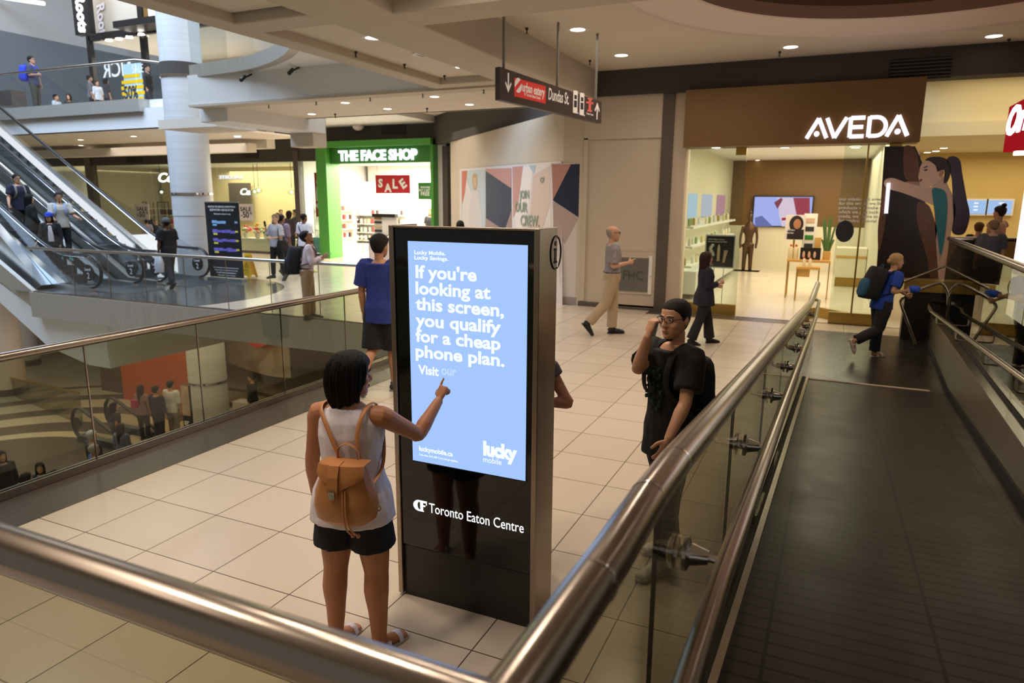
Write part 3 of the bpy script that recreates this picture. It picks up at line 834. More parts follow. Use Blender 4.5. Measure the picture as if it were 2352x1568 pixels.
# steps rising to the right behind the guard, with a looping handrail
bm = BM(); box(bm, (1.95, 12.3, .0), (7.5, YW - .1, .68)); box(bm, (2.6, 3, 0), (7.5, 12.3, .68)); struct('floor', bm, M['dark_tile'])
st = thing('staircase', 'dark stair block with steps and looping steel handrail beside the ramp end', 'stairs', (1.6, 12.6, 0))
bm = BM()
for k in range(4):
    box(bm, (1.55 + .3 * k, 11.9, 0), (3.6, 13.3, .17 * (k + 1)))
obj('step', bm, M['dark_tile'], st)
w0, w1 = P(2070, 745, y=13.35), P(2190, 640, y=13.35)
bm = BM(); box(bm, (w0.x, 13.3, 0), (w1.x + 1.6, 13.55, P(2100, 668, y=13.3).z)); obj('stair_wall', bm, M['satin_black'], st)
bm = BM(); box(bm, (w0.x - .04, 13.2, P(2100, 668, y=13.3).z), (w1.x + 1.6, 13.6, P(2100, 642, y=13.3).z)); obj('ledge', bm, M['gold'], st)
lp = [P(px, py, y=12.05) for px, py in ((2102, 790), (2085, 740), (2070, 700), (2070, 688), (2083, 678), (2120, 662), (2156, 650), (2170, 657), (2178, 676), (2178, 700), (2176, 735))]
bm = BM(); tube(bm, cr(lp, n=4), .022, 12); obj('handrail', bm, M['rail'], st, smooth=60)
up = [P(px, py, y=13.1) for px, py in ((2062, 652), (2160, 615))]
bm = BM(); tube(bm, up + [up[1] + V((.6, .0, .32))], .02, 12); bar(bm, up[1] + V((.5, 0, .25)), V((up[1].x + .5, 13.1, .7)), .03, .03); obj('handrail', bm, M['rail'], st, smooth=60)

# ------------------------------------------------------------------ glass rails of the atrium
g4 = thing('glass_railing', 'long glass railing with round metal top rail between the tan floor and the atrium void', 'railing', (XE, 5, 0))
bm = BM(); tube(bm, [(XE, y, 1.1) for y in (-2, 3, 8, YE)], .037, 18); obj('handrail', bm, M['rail'], g4, smooth=50)
yj = [-.6, 1.35, 2.52, 3.69, 4.84, 6.0, 7.15, 8.3, 9.4, YE - .03]
for a0, a1 in zip(yj, yj[1:]):
    bm = BM(); box(bm, (XE - .008, a0 + .005, .06), (XE + .008, a1 - .005, 1.07)); obj('glass_panel', bm, M['rglass'], g4)
    bm = BM(); box(bm, (XE - .007, a1 - .005, .06), (XE + .007, a1 + .005, 1.07)); obj('glass_joint', bm, M['steel'], g4)
bm = BM(); box(bm, (XE - .035, -2, 0), (XE - .01, YE, .07)); box(bm, (XE + .01, -2, 0), (XE + .035, YE, .07)); obj('base_channel', bm, M['steel'], g4)
bm = BM(); box(bm, (XE - .01, -2, 0.0), (XE + .01, YE, .055)); obj('channel_seal', bm, M['gap'], g4)

g5 = thing('glass_railing', 'glass railing along the far edge of the void in front of the escalators', 'railing', (-11.5, YE, 0))
bm = BM(); tube(bm, [(-17.5, YE, 1.08), (-12, YE, 1.09), (XE, YE, 1.1)], .034, 14); obj('handrail', bm, steel('cool_rail', '#b9b6b0', .25), g5, smooth=50)
xj = [-17.4, -15.9, -14.67, -13.5, -12.3, -11.1, -9.95, -8.75, -7.6, -6.5, XE - .04]
for a0, a1 in zip(xj, xj[1:]):
    bm = BM(); box(bm, (a0 + .005, YE - .008, .04), (a1 - .005, YE + .008, 1.06)); obj('glass_panel', bm, M['bglass'], g5)
    bm = BM(); box(bm, (a1 - .005, YE - .007, .04), (a1 + .005, YE + .007, 1.06)); obj('glass_joint', bm, M['steel'], g5)
bm = BM(); box(bm, (-17.45, YE - .03, .0), (XE, YE + .03, .05)); obj('base_channel', bm, M['steel'], g5)

# upper walkway railing
g6 = thing('glass_railing', 'glass railing with thin rail on the upper walkway at the top left', 'railing', (-24, 15, L3))
z6 = L3 + 1.08
bm = BM(); tube(bm, [(-42, 14.95, z6), (-30, 14.95, z6), (-19.0, 14.95, z6), (-18.2, 16.4, z6)], .035, 12); obj('handrail', bm, M['rail'], g6, smooth=50)
xs = [-19.05 - 1.35 * k for k in range(12)]
for a1, a0 in zip(xs, xs[1:]):
    bm = BM(); box(bm, (a0 + .006, 14.94, L3), (a1 - .006, 14.955, z6 - .03)); obj('glass_panel', bm, M['bglass'], g6)
bm = BM(); prism(bm, [(-19.0, 14.95, L3), (-18.2, 16.4, L3), (-18.2, 16.4, z6 - .03), (-19, 14.95, z6 - .03)], (.012, 0, 0)); obj('glass_panel', bm, M['bglass'], g6)
g7 = thing('glass_railing', 'curved glass guard above the rounded metal floor edge right of the white column', 'railing', (arc[0].x, arc[0].y, L3))
bm = BM(); ribbon(bm, [p + V((0, .06, 0)) for p in arc], L3, L3 + 1.15, .014); obj('glass_panel', bm, M['bglass'], g7, smooth=40)
bm = BM(); tube(bm, [V((p.x, p.y + .06, L3 + 1.17)) for p in arc], .03, 10); obj('handrail', bm, M['rail'], g7, smooth=50)

# ------------------------------------------------------------------ columns
cp = V((P(446, 500, y=15.0).x, 15.0, 0))
cl = thing('column', 'tall white round column with metal ring and dark collar beside the escalators', 'column', (cp.x, cp.y, L1))
RC0 = .555
bm = BM(); lathe(bm, [(RC0, L1), (RC0, 1.75), (RC0 + .012, 1.76), (RC0 + .012, 4.5), (RC0, 4.5), (RC0, 9.0)], (cp.x, cp.y, 0), 40); obj('shaft', bm, M['col_tile'], cl, smooth=40)
bm = BM(); zz = top_z(cp.x, cp.y, 445); lathe(bm, [(RC0, zz - .03), (RC0 + .035, zz - .03), (RC0 + .035, zz + .03), (RC0, zz + .03)], (cp.x, cp.y, 0), 40); obj('metal_ring', bm, M['chrome'], cl, smooth=40)
z1, z2 = top_z(cp.x, cp.y, 176), top_z(cp.x, cp.y, 148)
bm = BM(); lathe(bm, [(RC0, z1), (RC0 + .02, z1), (RC0 + .02, z2), (RC0, z2)], (cp.x, cp.y, 0), 40); obj('dark_collar', bm, M['bulk'], cl, smooth=40)
bm = BM(); lathe(bm, [(RC0, z1 - .07), (RC0 + .03, z1 - .07), (RC0 + .03, z1), (RC0, z1)], (cp.x, cp.y, 0), 40); obj('metal_ring', bm, M['chrome'], cl, smooth=40)
zz = P(480, 884, y=cp.y - .4).z
bm = BM(); lathe(bm, [(RC0, zz - .03), (RC0 + .035, zz - .03), (RC0 + .035, zz + .03), (RC0, zz + .03)], (cp.x, cp.y, 0), 40); obj('metal_ring', bm, M['chrome'], cl, smooth=40)
for i, (px, py, yy, r, lab, m) in enumerate(((14, 830, 14.5, .55, 'cream round column at the far left of the lower level', 'cream'), (62, 800, 17.5, .42, 'slim cream column behind the first column on the lower level', 'cream'))):
    p = P(px, py, y=yy); bm = BM(); lathe(bm, [(r, L1), (r, -.6)], (p.x, p.y, 0), 32)
    c2 = thing('column', lab, 'column', (p.x, p.y, L1)); obj('shaft', bm, M[m], c2, smooth=40)
    bm = BM(); lathe(bm, [(r, L1), (r + .02, L1), (r + .02, L1 + .25), (r, L1 + .25)], (p.x, p.y, 0), 32); obj('dark_base', bm, M['bulk'], c2, smooth=40)

# ------------------------------------------------------------------ escalators (rise to the left)
ES = .6; HZ = .9
def escal(name_lab, ya, yb, xn, xk, lit=True):
    """xn newel end, xk where the slope starts; balustrades in the planes y=ya (near) and y=yb"""
    e = thing('escalator', name_lab, 'escalator', ((xn + xk) / 2, (ya + yb) / 2, 0))
    top = -27.5
    zf = lambda x: max(0.0, (xk - x) * ES)
    for yy in (ya, yb):
        hand = [V((top, yy, zf(top) + HZ)), V((xk - 2, yy, zf(xk - 2) + HZ)), V((xk - .45, yy, zf(xk - .45) + HZ + .03)), V((xk + .3, yy, HZ + .04)), V((xk + 1.0, yy, HZ)), V((xn - .5, yy, HZ))]
        loop = [V((xn - .5 + .42 * math.sin(a), yy, HZ - .40 + .40 * math.cos(a))) for a in [PI * k / 10 for k in range(1, 11)]]
        path = cr(hand, n=5)[:-1] + [hand[-1]] + loop + [V((xn - .9, yy, .08))]
        bm = BM(); tube(bm, path, [(.045, .03)] * len(path), 10, ref=(0, 1, 0)); obj('handrail', bm, M['rubber'], e, smooth=60)
        bm = BM(); tube(bm, [p + V((-.0, 0, -.05)) for p in cr(hand, n=5)], [(.03, .015)] * len(cr(hand, n=5)), 8, ref=(0, 1, 0)); obj('rail_track', bm, M['chrome'], e, smooth=60)
        gp = [p + V((0, 0, -.05)) for p in cr(hand, n=5)] + [V((xn - .5 + .36 * math.sin(a), yy, HZ - .42 + .34 * math.cos(a))) for a in [PI * k / 8 for k in range(1, 9)]]
        low = [V((xn - .9, yy, .12)), V((xk + .2, yy, .14)), V((top, yy, zf(top) + .12))]
        bm = BM(); prism(bm, gp + low, (0, .014, 0)); bmesh.ops.triangulate(bm, faces=[f for f in bm.faces if len(f.verts) > 4]); obj('glass_panel', bm, M['bglass'], e)
        sk = [V((xn - .45, yy, 0)), V((xn - .45, yy, .12)), V((xk + .2, yy, .16)), V((top, yy, zf(top) + .16)), V((top, yy, zf(top) - .3)), V((xk, yy, -.02))]
        bm = BM(); prism(bm, [p + V((0, -.09, 0)) for p in sk], (0, .18, 0)); obj('skirt', bm, M['alum'], e)
        bm = BM(); lathe(bm, [(0, -.012), (.2, -.012), (.2, .012), (0, .012)], (xn - .52, yy - .02, HZ - .43), 28, axis=(0, -1, 0)); dsc = obj('level_disc', bm, M['satin_black'], e, smooth=40)
        texth(dsc, 'Level', V((xn - .52, yy - .034, HZ - .38)), (1, 0, 0), .075, M['txtw'], center=True)
        texth(dsc, '2', V((xn - .52, yy - .034, HZ - .57)), (1, 0, 0), .15, M['txtw'], center=True)
    bm = BM(); box(bm, (xn - .9, ya + .05, 0), (xn + .6, yb - .05, .012)); obj('landing_plate', bm, M['step'], e)
    for k in range(26):
        x = xk - .38 * k; z = .228 * k
        if x < top: break
        bm = BM(); box(bm, (x - .4, ya + .1, z), (x, yb - .1, z + .02)); box(bm, (x - .02, ya + .1, z - .23), (x, yb - .1, z + .01)); obj('step', bm, M['step'], e)
    bm = BM(); prism(bm, [(xk + .6, ya, -.02), (xk, ya, -.32), (top, ya, zf(top) - .35), (top, ya, zf(top) - .95), (xk + .4, ya, -.55), (xk + 1.2, ya, -.3)], (0, yb - ya, 0)); obj('truss', bm, M['white'], e)
    return e
E1 = escal('nearer escalator carrying people down towards the glass railing', 11.1, 12.25, P(236, 610, y=11.1).x, P(125, 600, y=11.1).x)
E2 = escal('farther escalator with empty steps next to the white column', 12.75, 14.1, P(384, 610, y=12.75).x + .1, P(285, 580, y=12.75).x)
# bright cladding strips along the trusses
def strip(lab, y, pts, w, m):
    bm = BM(); a, b = [P(px, py, y=y) for px, py in pts]
    prism(bm, [a, b, b + V((0, 0, w)), a + V((0, 0, w))], (0, .06, 0)); return bm
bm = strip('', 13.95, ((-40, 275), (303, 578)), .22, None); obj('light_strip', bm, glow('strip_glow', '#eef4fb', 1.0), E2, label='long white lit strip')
prof = [P(px, py, y=10.75) for px, py in ((-60, 470), (95, 655), (60, 690), (-60, 560))]
bm = BM(); prism(bm, prof, (0, .25, 0)); obj('side_cladding', bm, M['alum'], E1, label='shiny metal cladding')
prof = [P(px, py, y=10.5) for px, py in ((-60, 555), (78, 672), (185, 684), (185, 722), (78, 708), (-60, 600))]
bm = BM(); prism(bm, prof, (0, .12, 0)); obj('side_cladding', bm, M['fascia'], E1, label='bronze coloured metal cladding')

# ------------------------------------------------------------------ information kiosk
KX0, KX1, KY0, KY1, KH = -2.155, -1.285, 3.13, 3.36, 2.16
k = thing('information_kiosk', 'tall black free-standing touch screen kiosk with bright blue display and steel sides', 'kiosk', ((KX0 + KX1) / 2, (KY0 + KY1) / 2, 0))
for nm, x0, x1 in (('side_panel', KX0, KX0 + .03), ('side_panel', KX1 - .03, KX1)):
    obj(nm, bbox((x0, KY0 - .012, 0.015), (x1, KY1, KH), .004), M['bsteel'], k)
for y0_, y1_ in ((KY0, KY0 + .05), (KY1 - .05, KY1 - .005)):
    obj('glass_front', bbox((KX0 + .03, y0_, .33), (KX1 - .03, y1_, KH - .012), .003), mat('black_glass', '#070707', .06, spec=.6), k)
obj('plinth', bbox((KX0 + .03, KY0 + .012, 0), (KX1 - .03, KY1 - .012, .322), .003), M['satin_black'], k)
obj('inner_frame', bbox((KX0 + .03, KY0 + .05, .3), (KX1 - .03, KY1 - .05, KH - .06)), M['gap'], k)
obj('top_rim', bbox((KX0 + .028, KY0 - .008, KH - .012), (KX1 - .028, KY0 + .02, KH - .001), .002), M['bsteel'], k)
yk = KY0
sA, sB = P(937, 553, y=yk), P(1213, 563, y=yk); sC = P(1207, 1104, y=yk)
SX0, SX1, SZ1, SZ0 = sA.x, sB.x, (sA.z + sB.z) / 2, (P(950, 1056, y=yk).z + sC.z) / 2
scr = obj('screen', bbox((SX0, yk - .003, SZ0), (SX1, yk + .004, SZ1)), glow('screen_blue', '#a3c6ff', 1.12), k, label='bright blue display with white advertising text')
obj('screen_edge', (lambda bm: (box(bm, (SX0 - .006, yk - .002, SZ0 - .006), (SX1 + .006, yk + .003, SZ1 + .006)), bm)[1])(BM()), M['gap'], k)
wt = glow('screen_white', '#eef4ff', 1.2); wt2 = glow('screen_pale', '#bfd6ff', 1.15)
def on_screen(s, px0, py0, px1, h, m=wt, bold=.015, parent=scr):
    """baseline starts at (px0, py0) and runs level to photo column px1"""
    a = P(px0, py0, y=yk - .003); b = P(px1, py0, y=yk - .003); b.z = a.z
    return text(parent, s, a, b, h, m, bold=bold, lift=.001, depth=.001)
on_screen('Lucky Mobile.', 952, 583, 1023, .020, bold=.03); on_screen('Lucky Savings.', 952, 595, 1030, .020, bold=.03)
zc = P(954, 637, y=yk).z
for s, py, px1 in (("If you're", 637, 1095), ('looking at', 674, 1127), ('this screen,', 710, 1158), ('you qualify', 747, 1151), ('for a cheap', 783, 1150), ('phone plan.', 818, 1159)):
    on_screen(s, 955, py, px1, .067, bold=.03)
on_screen('Visit', 961, 857, 1008, .05, bold=.03); on_screen('our', 1014, 859, 1049, .05, m=wt2, bold=.03)
on_screen('luckymobile.ca', 963, 1034, 1040, .028, bold=.03); on_screen('One-time $10 SIM Card charge applies.', 963, 1045, 1052, .012, bold=.01)
on_screen('lucky', 1110, 1043, 1188, .075, bold=.06); on_screen('mobile', 1110, 1060, 1152, .033, bold=.005)
cw = glow('kiosk_letter', '#ffffff', 1.1)
a = P(986, 1176, y=yk); b = P(1203, 1222, y=yk); b.z = a.z
text(k, 'Toronto Eaton Centre', a, b, .06, cw, bold=.0, name='lettering', lift=.001, depth=.003)
# C and F mark: heavy slab letters joined
z0, z1 = a.z - .004, a.z + .062
xa, xb = P(950, 1165, y=yk).x, P(981, 1172, y=yk).x; wd = xb - xa
bm = BM(); cx = xa + .42 * wd; cz = (z0 + z1) / 2; ro = (z1 - z0) / 2
arcp = [(cx + ro * 1.12 * math.cos(t), cz + ro * math.sin(t)) for t in [PI * .36 + PI * 1.28 * i / 20 for i in range(21)]]
arci = [(cx + .004 + ro * .42 * math.cos(t), cz + ro * .72 * math.sin(t)) for t in [PI * .36 + PI * 1.28 * i / 20 for i in range(21)]]
for i in range(20):
    prism(bm, [(arcp[i][0], yk - .004, arcp[i][1]), (arcp[i + 1][0], yk - .004, arcp[i + 1][1]), (arci[i + 1][0], yk - .004, arci[i + 1][1]), (arci[i][0], yk - .004, arci[i][1])], (0, .003, 0))
fx = xa + .52 * wd
for q in ((fx, z0, fx + .2 * wd, z1), (fx - .04 * wd, z0, fx + .26 * wd, z0 + .006), (fx - .04 * wd, z1 - .012, xb, z1), (xb - .05 * wd, z1 - .024, xb, z1), (fx, cz - .002, fx + .36 * wd, cz + .007)):
    box(bm, (q[0], yk - .004, q[1]), (q[2], yk - .001, q[3]))
obj('logo_mark', bm, cw, k)
# the i symbol in an upright oval on the steel side
ic = P(1276, 580, x=KX1); bm = BM()
oy, oz = .072, .083
tube(bm, [(KX1 + .001, ic.y + oy * math.cos(t), ic.z + oz * math.sin(t)) for t in [2 * PI * i / 40 for i in range(40)]], .005, 6, closed=True)
lathe(bm, [(0, 0), (.013, 0), (.013, .003), (0, .003)], (KX1, ic.y, ic.z + .047), 16, axis=(1, 0, 0))
for q in ((-.011, -.05, .011, .022), (-.022, -.055, .022, -.043), (-.022, .012, .0, .023)):
    box(bm, (KX1, ic.y + q[0], ic.z + q[1]), (KX1 + .003, ic.y + q[2], ic.z + q[3]))
obj('info_symbol', bm, M['satin_black'], k)

# ------------------------------------------------------------------ hanging direction sign
dA, dB = V((-4.35, 9.02, 0)), V((-3.62, 11.15, 0))
a1 = P(1147, 152, pl=(dA, (dB - dA).cross(V((0, 0, 1))))); pn = ((dB - dA).cross(V((0, 0, 1)))).normalized(); pl = (dA, pn)
def SG(px, py): return P(px, py, pl=pl)
u = (dB - dA).normalized()
c1, c2, c3, c4 = SG(1148, 153), SG(1382, 234), SG(1381, 283), SG(1148, 229)
sg = thing('direction_sign', 'long dark hanging direction sign with red food court panel', 'sign', ((c1 + c3) / 2))
bm = BM(); prism(bm, [c1, c2, c3, c4], -pn * .09); obj('sign_board', bm, mat('sign_brown', '#4a3d37', .4), sg)
bm = BM()
for px in (1162, 1285, 1374):
    p = SG(px, 200) - pn * .045
    zt_ = c1.z + (c2.z - c1.z) * ((p - c1).dot(u) / (c2 - c1).dot(u))
    bm = BM(); bar(bm, (p.x, p.y, zt_ - .02), (p.x, p.y, ZC), .03, .03, up=(1, 0, 0)); obj('hanger_rod', bm, M['bar_grey'], sg)
r1, r2, r3, r4 = SG(1181, 178), SG(1253, 198), SG(1253, 238), SG(1181, 221)
bm = BM(); prism(bm, [r1, r2, r3, r4], pn * .003); pan = obj('red_panel', bm, mat('sign_red', '#d8352c', .45, emit='#d8352c', es=.25), sg)
sw = mat('sign_white_print', '#e9dfd4', .5, emit='#e9dfd4', es=.25)
def sgt(s, p0, p1, h, m=sw, bold=.01, parent=sg): return text(parent, s, SG(*p0), SG(*p1), h, m, bold=bold, lift=.005, depth=.002, up=(0, 0, 1))
sgt('urban eatery', (1199, 209), (1250, 222), .125, bold=.02, parent=pan); sgt('CF Toronto Eaton Centre', (1203, 219), (1241, 229), .045, parent=pan)
cc = SG(1190, 196); bm = BM()
for t0_, t1_ in ((PI * .3, PI * 1.1), (PI * 1.3, PI * 2.1)):
    pts = [cc + pn * .004 + u * (.075 * math.cos(t)) + V((0, 0, .1 * math.sin(t))) for t in [t0_ + (t1_ - t0_) * i / 12 for i in range(13)]]
    prism(bm, pts, pn * .002)
obj('round_mark', bm, sw, pan)
sgt('Dundas St.', (1259, 228), (1306, 240), .17)
def arrow(px, py, sgn, h=.26):
    c = SG(px, py); bm = BM(); f = pn * .004
    def q(x, z): return c + f + u * x + V((0, 0, z * sgn))
    prism(bm, [q(-.013, -h / 2), q(.013, -h / 2), q(.013, h / 2 - .05), q(-.013, h / 2 - .05)], pn * .002)
    prism(bm, [q(0, h / 2), q(-.065, h / 2 - .12), q(-.05, h / 2 - .14), q(0, h / 2 - .06), q(.05, h / 2 - .14), q(.065, h / 2 - .12)], pn * .002)
    return obj('arrow', bm, sw, sg)
arrow(1167, 190, -1); arrow(1371, 255, 1)
for px, py, lab in ((1321, 234, 'Streetcar'), (1336, 239, 'Subway')):
    c = SG(px, py); bm = BM(); rr_ = [c + pn * .004 + V((0, 0, dz)) + u * dx for dx, dz in ((-.055, -.15), (-.04, -.165), (.04, -.165), (.055, -.15), (.055, .15), (.04, .165), (-.04, .165), (-.055, .15))]
    prism(bm, rr_, pn * .002); pic = obj('pictogram', bm, sw, sg)
    bm = BM(); f = c + pn * .007
    for x0_, z0_, x1_, z1_ in ((-.035, -.08, .035, .02), (-.03, .04, .03, .1)):
        prism(bm, [f + u * x0_ + V((0, 0, z0_)), f + u * x1_ + V((0, 0, z0_)), f + u * x1_ + V((0, 0, z1_)), f + u * x0_ + V((0, 0, z1_))], pn * .001)
    obj('tram_shape', bm, M['txtb'], pic)
    sgt(lab, (px - 6, py + 24), (px + 7, py + 28), .03)
c = SG(1354, 243); bm = BM(); f = c + pn * .005
for x0_, z0_, x1_, z1_ in ((-.09, .03, .09, .06), (-.03, -.06, .03, .1), (-.06, -.09, .06, -.06), (-.06, .09, .06, .115)):
    prism(bm, [f + u * x0_ + V((0, 0, z0_)), f + u * x1_ + V((0, 0, z0_)), f + u * x1_ + V((0, 0, z1_)), f + u * x0_ + V((0, 0, z1_))], pn * .002)
obj('transit_mark', bm, mat('transit_red', '#d9685f', .5, emit='#d9685f', es=.2), sg)
sgt('Toronto Transit', (1346, 262), (1362, 266), .03)

# ------------------------------------------------------------------ recruiting hoarding on the angled wall
off = V((1, 1, 0)).normalized() * -1
dn = V((-1, -1, 0)).normalized() * .02       # towards the concourse
plD = (HC + dn, V((1, 1, 0)).normalized())
def HD(px, py): return P(px, py, pl=plD)
YH = YW + .03
def HF(px, py): return P(px, py, y=YH)
zh = top_z(HC.x, HC.y, 374); zh1 = HD(1062, 390).z
hb = thing('hoarding', 'printed recruitment hoarding with navy, rose and grey shapes wrapping the corner', 'hoarding', (HC.x, HC.y - .1, 0))
def dpanel(nm, pts, m, parent=hb, th=.02, fn=HD, n=None):
    q = [fn(*p) for p in pts]; bm = BM(); prism(bm, q, (n if n is not None else dn) * (th / .02)); return obj(nm, bm, m, parent)
pts = lambda x0, y0, x1, y1: [(x0, y0[0]), (x1, y0[1]), (x1, y1[1]), (x0, y1[0])]
dpanel('frame', [(1056, 388), (1290, 370), (1292, 706), (1056, 640)], M['pale'], th=.006)
pale = dpanel('print_panel', [(1176, 382), (1266, 375), (1268, 690), (1178, 665)], M['pale'], th=.012)
lpan = dpanel('print_panel', [(1060, 392), (1114, 389), (1116, 640), (1062, 635)], mat('figure_bg', '#b9c3c4', .7), th=.012)
dpan = dpanel('recess_panel', [(1116, 388), (1175, 386), (1177, 650), (1117, 640)], M['navy'], th=.01)
e = .012
dpanel('shape', [(1116, 388), (1175, 386), (1175, 432), (1116, 392)], M['rose'], dpan, .014)
dpanel('shape', [(1116, 500), (1160, 530), (1177, 480), (1177, 640), (1117, 640)], mat('taupe', '#9d8478', .7), dpan, .014)
dpanel('shape', [(1178, 383), (1203, 381), (1190, 480), (1180, 500)], M['rose'], pale, .004 + e)
dpanel('shape', [(1203, 381), (1226, 380), (1212, 500), (1185, 560), (1185, 480)], mat('lilac_white', '#e3dcd6', .7), pale, .003 + e)
dpanel('shape', [(1216, 380), (1232, 379), (1228, 400)], M['paleblue'], pale, .006 + e)
dpanel('shape', [(1226, 402), (1264, 380), (1264, 470), (1236, 560), (1215, 540)], mat('pink_grey', '#cbb8ae', .7), pale, .004 + e)
dpanel('shape', [(1062, 393), (1074, 392), (1070, 440), (1062, 470)], mat('coral', '#c0674f', .7), lpan, .004 + e)
dpanel('shape', [(1072, 415), (1085, 445), (1086, 520), (1062, 560), (1064, 470)], M['pale'], lpan, .004 + e)
fp = lpan
def dshape(pts_, m, lift): return dpanel('figure_print', pts_, m, lpan, lift + e)
dshape([(1086, 402), (1092, 397), (1097, 402), (1098, 420), (1095, 436), (1089, 436), (1086, 420)], mat('figure_hair', '#b59a78', .8), .004)
dshape([(1088, 408), (1095, 408), (1096, 424), (1092, 433), (1088, 424)], mat('figure_skin', '#c9a98c', .8), .007)
dshape([(1085, 436), (1100, 440), (1108, 500), (1110, 560), (1078, 560), (1078, 480)], mat('figure_cloth', '#cfc8c2', .8), .005)
for s, p0, p1, h in (('JOIN', (1196, 456), (1217, 455), .2), ('OUR', (1185, 485), (1214, 487), .24), ('CREW.', (1198, 517), (1241, 520), .26)):
    text(pale, s, HD(*p0) + dn * 1.3, HD(*p1) + dn * 1.3, h, M['sage'], bold=.02, depth=.002)
text(pale, 'CF', HD(1243, 419) + dn * 1.3, HD(1252, 419) + dn * 1.3, .12, M['sage'], bold=.03, depth=.002)
ny = V((0, -.02, 0))
fpan = dpanel('print_panel', [(1266, 375), (1346, 375), (1344, 700), (1290, 697)], M['pale'], fn=HF, th=.012, n=ny)
dpanel('shape', [(1268, 377), (1312, 377), (1270, 460)], M['rose'], fpan, .014, HF, ny)
dpanel('shape', [(1312, 377), (1342, 376), (1340, 484), (1331, 500), (1270, 460)], M['navy'], fpan, .016, HF, ny)
dpanel('shape', [(1270, 462), (1330, 500), (1298, 560), (1272, 540)], mat('mauve', '#b9a5a0', .7), fpan, .015, HF, ny)
dpanel('trim', [(1345, 372), (1350, 372), (1347, 700), (1341, 700)], M['paleblue'], hb, .02, HF, ny)
dpanel('kick_strip', [(1291, 680), (1342, 684), (1342, 702), (1291, 697)], mat('grey_strip', '#9b938e', .6), fpan, .016, HF, ny)

# hose cabinet in the wall
hc = thing('hose_cabinet', 'flush wall cabinet with grey glass door beside the walking grey-haired man', 'cabinet', P(1457, 700, y=YW))
def YWq(px, py, dy=0): return P(px, py, y=YW - dy)
def wallpanel(nm, x0, y0, x1, y1, m, dy, parent, th=.02):
    a, b = YWq(x0, y0, dy), YWq(x1, y1, dy); return obj(nm, bbox((a.x, YW - dy, b.z), (b.x, YW - dy + th, a.z), .003), m, parent)
wallpanel('frame', 1400, 576, 1503, 708, M['cream2'], .03, hc)
dr = wallpanel('glass_door', 1420, 592, 1491, 671, mat('grey_glass', '#6d6a65', .2), .045, hc)
for q in ((1416, 588, 1495, 592), (1416, 671, 1495, 676), (1416, 588, 1420, 676), (1491, 588, 1495, 676)): wallpanel('door_rim', *q, M['white'], .05, hc)
a, b = YWq(1431, 641, .046), YWq(1477, 641, .046); b.z = a.z
text(dr, 'FHC', a, b, .2, mat('frosted_letter', '#4f4d49', .4), depth=.002)
p = YWq(1494, 634, .055); bm = BM(); ball(bm, p, .018, 10); obj('knob', bm, M['chrome'], hc, smooth=True)

# ------------------------------------------------------------------ AVEDA shop front
hz0, hz1 = 3.3, 4.36
hx1 = P(2112, 330, y=YW - .3).x
fa = thing('shop_fascia', 'brown wood veneer fascia with large white lit letters above the cosmetics shop', 'sign', (-.8, YW - .1, hz0))
obj('fascia_board', bbox((XA0, YW - .3, hz0), (hx1, YW + .3, hz1), .005), M['wood'], fa)
def strokes(bm, segs, w, org, ux, s, thick=.05):
    for (x0_, z0_, x1_, z1_) in segs:
        a = org + ux * (x0_ * s[0]) + V((0, 0, z0_ * s[1])); b = org + ux * (x1_ * s[0]) + V((0, 0, z1_ * s[1]))
        bar(bm, a, b, thick, w, up=(b - a).cross(V((0, 1, 0))))
yl = YW - .33
def letter(nm, x0, x1, segs, w=.085, dots=(), curve=None, w_=.066):
    w = w_; a = P(x0, 316, y=yl); b = P(x1, 316, y=yl); h = P(1960, 269, y=yl).z - P(1960, 315, y=yl).z; org = V((a.x, yl, P(1960, 315, y=yl).z)); bm = BM()
    strokes(bm, segs, w, org, V((1, 0, 0)), (b.x - a.x, h))
    for dx, dz in dots: lathe(bm, [(0, -.025), (.046, -.025), (.046, .025), (0, .025)], org + V((dx * (b.x - a.x), 0, dz * h)), 16, axis=(0, 1, 0))
    if curve: tube(bm, [org + V((x * (b.x - a.x), 0, z * h)) for x, z in curve], [(.025, w / 2)] * len(curve), 8, ref=(0, 1, 0))
    obj('letter', bm, M['sign_w'], fa)
letter('A', 1851, 1899, [(0.03, 0, .55, 1), (.98, 0, .55, 1)], dots=((.5, .22),))
letter('V', 1895, 1942, [(.03, 1, .45, 0), (.98, 1, .45, 0)])
letter('E', 1947, 1983, [(.1, 0, .1, 1), (.1, .04, 1, .04), (.1, .5, .92, .5), (.1, .96, 1, .96)])
letter('D', 1990, 2034, [(.08, 0, .08, 1)], curve=[(.08, .04)] + [(.45 + .5 * math.sin(t), .5 - .46 * math.cos(t)) for t in [PI * i / 12 for i in range(13)]] + [(.08, .96)])
letter('A', 2034, 2084, [(0.03, 0, .5, 1), (.98, 0, .5, 1)], dots=((.52, .22),))

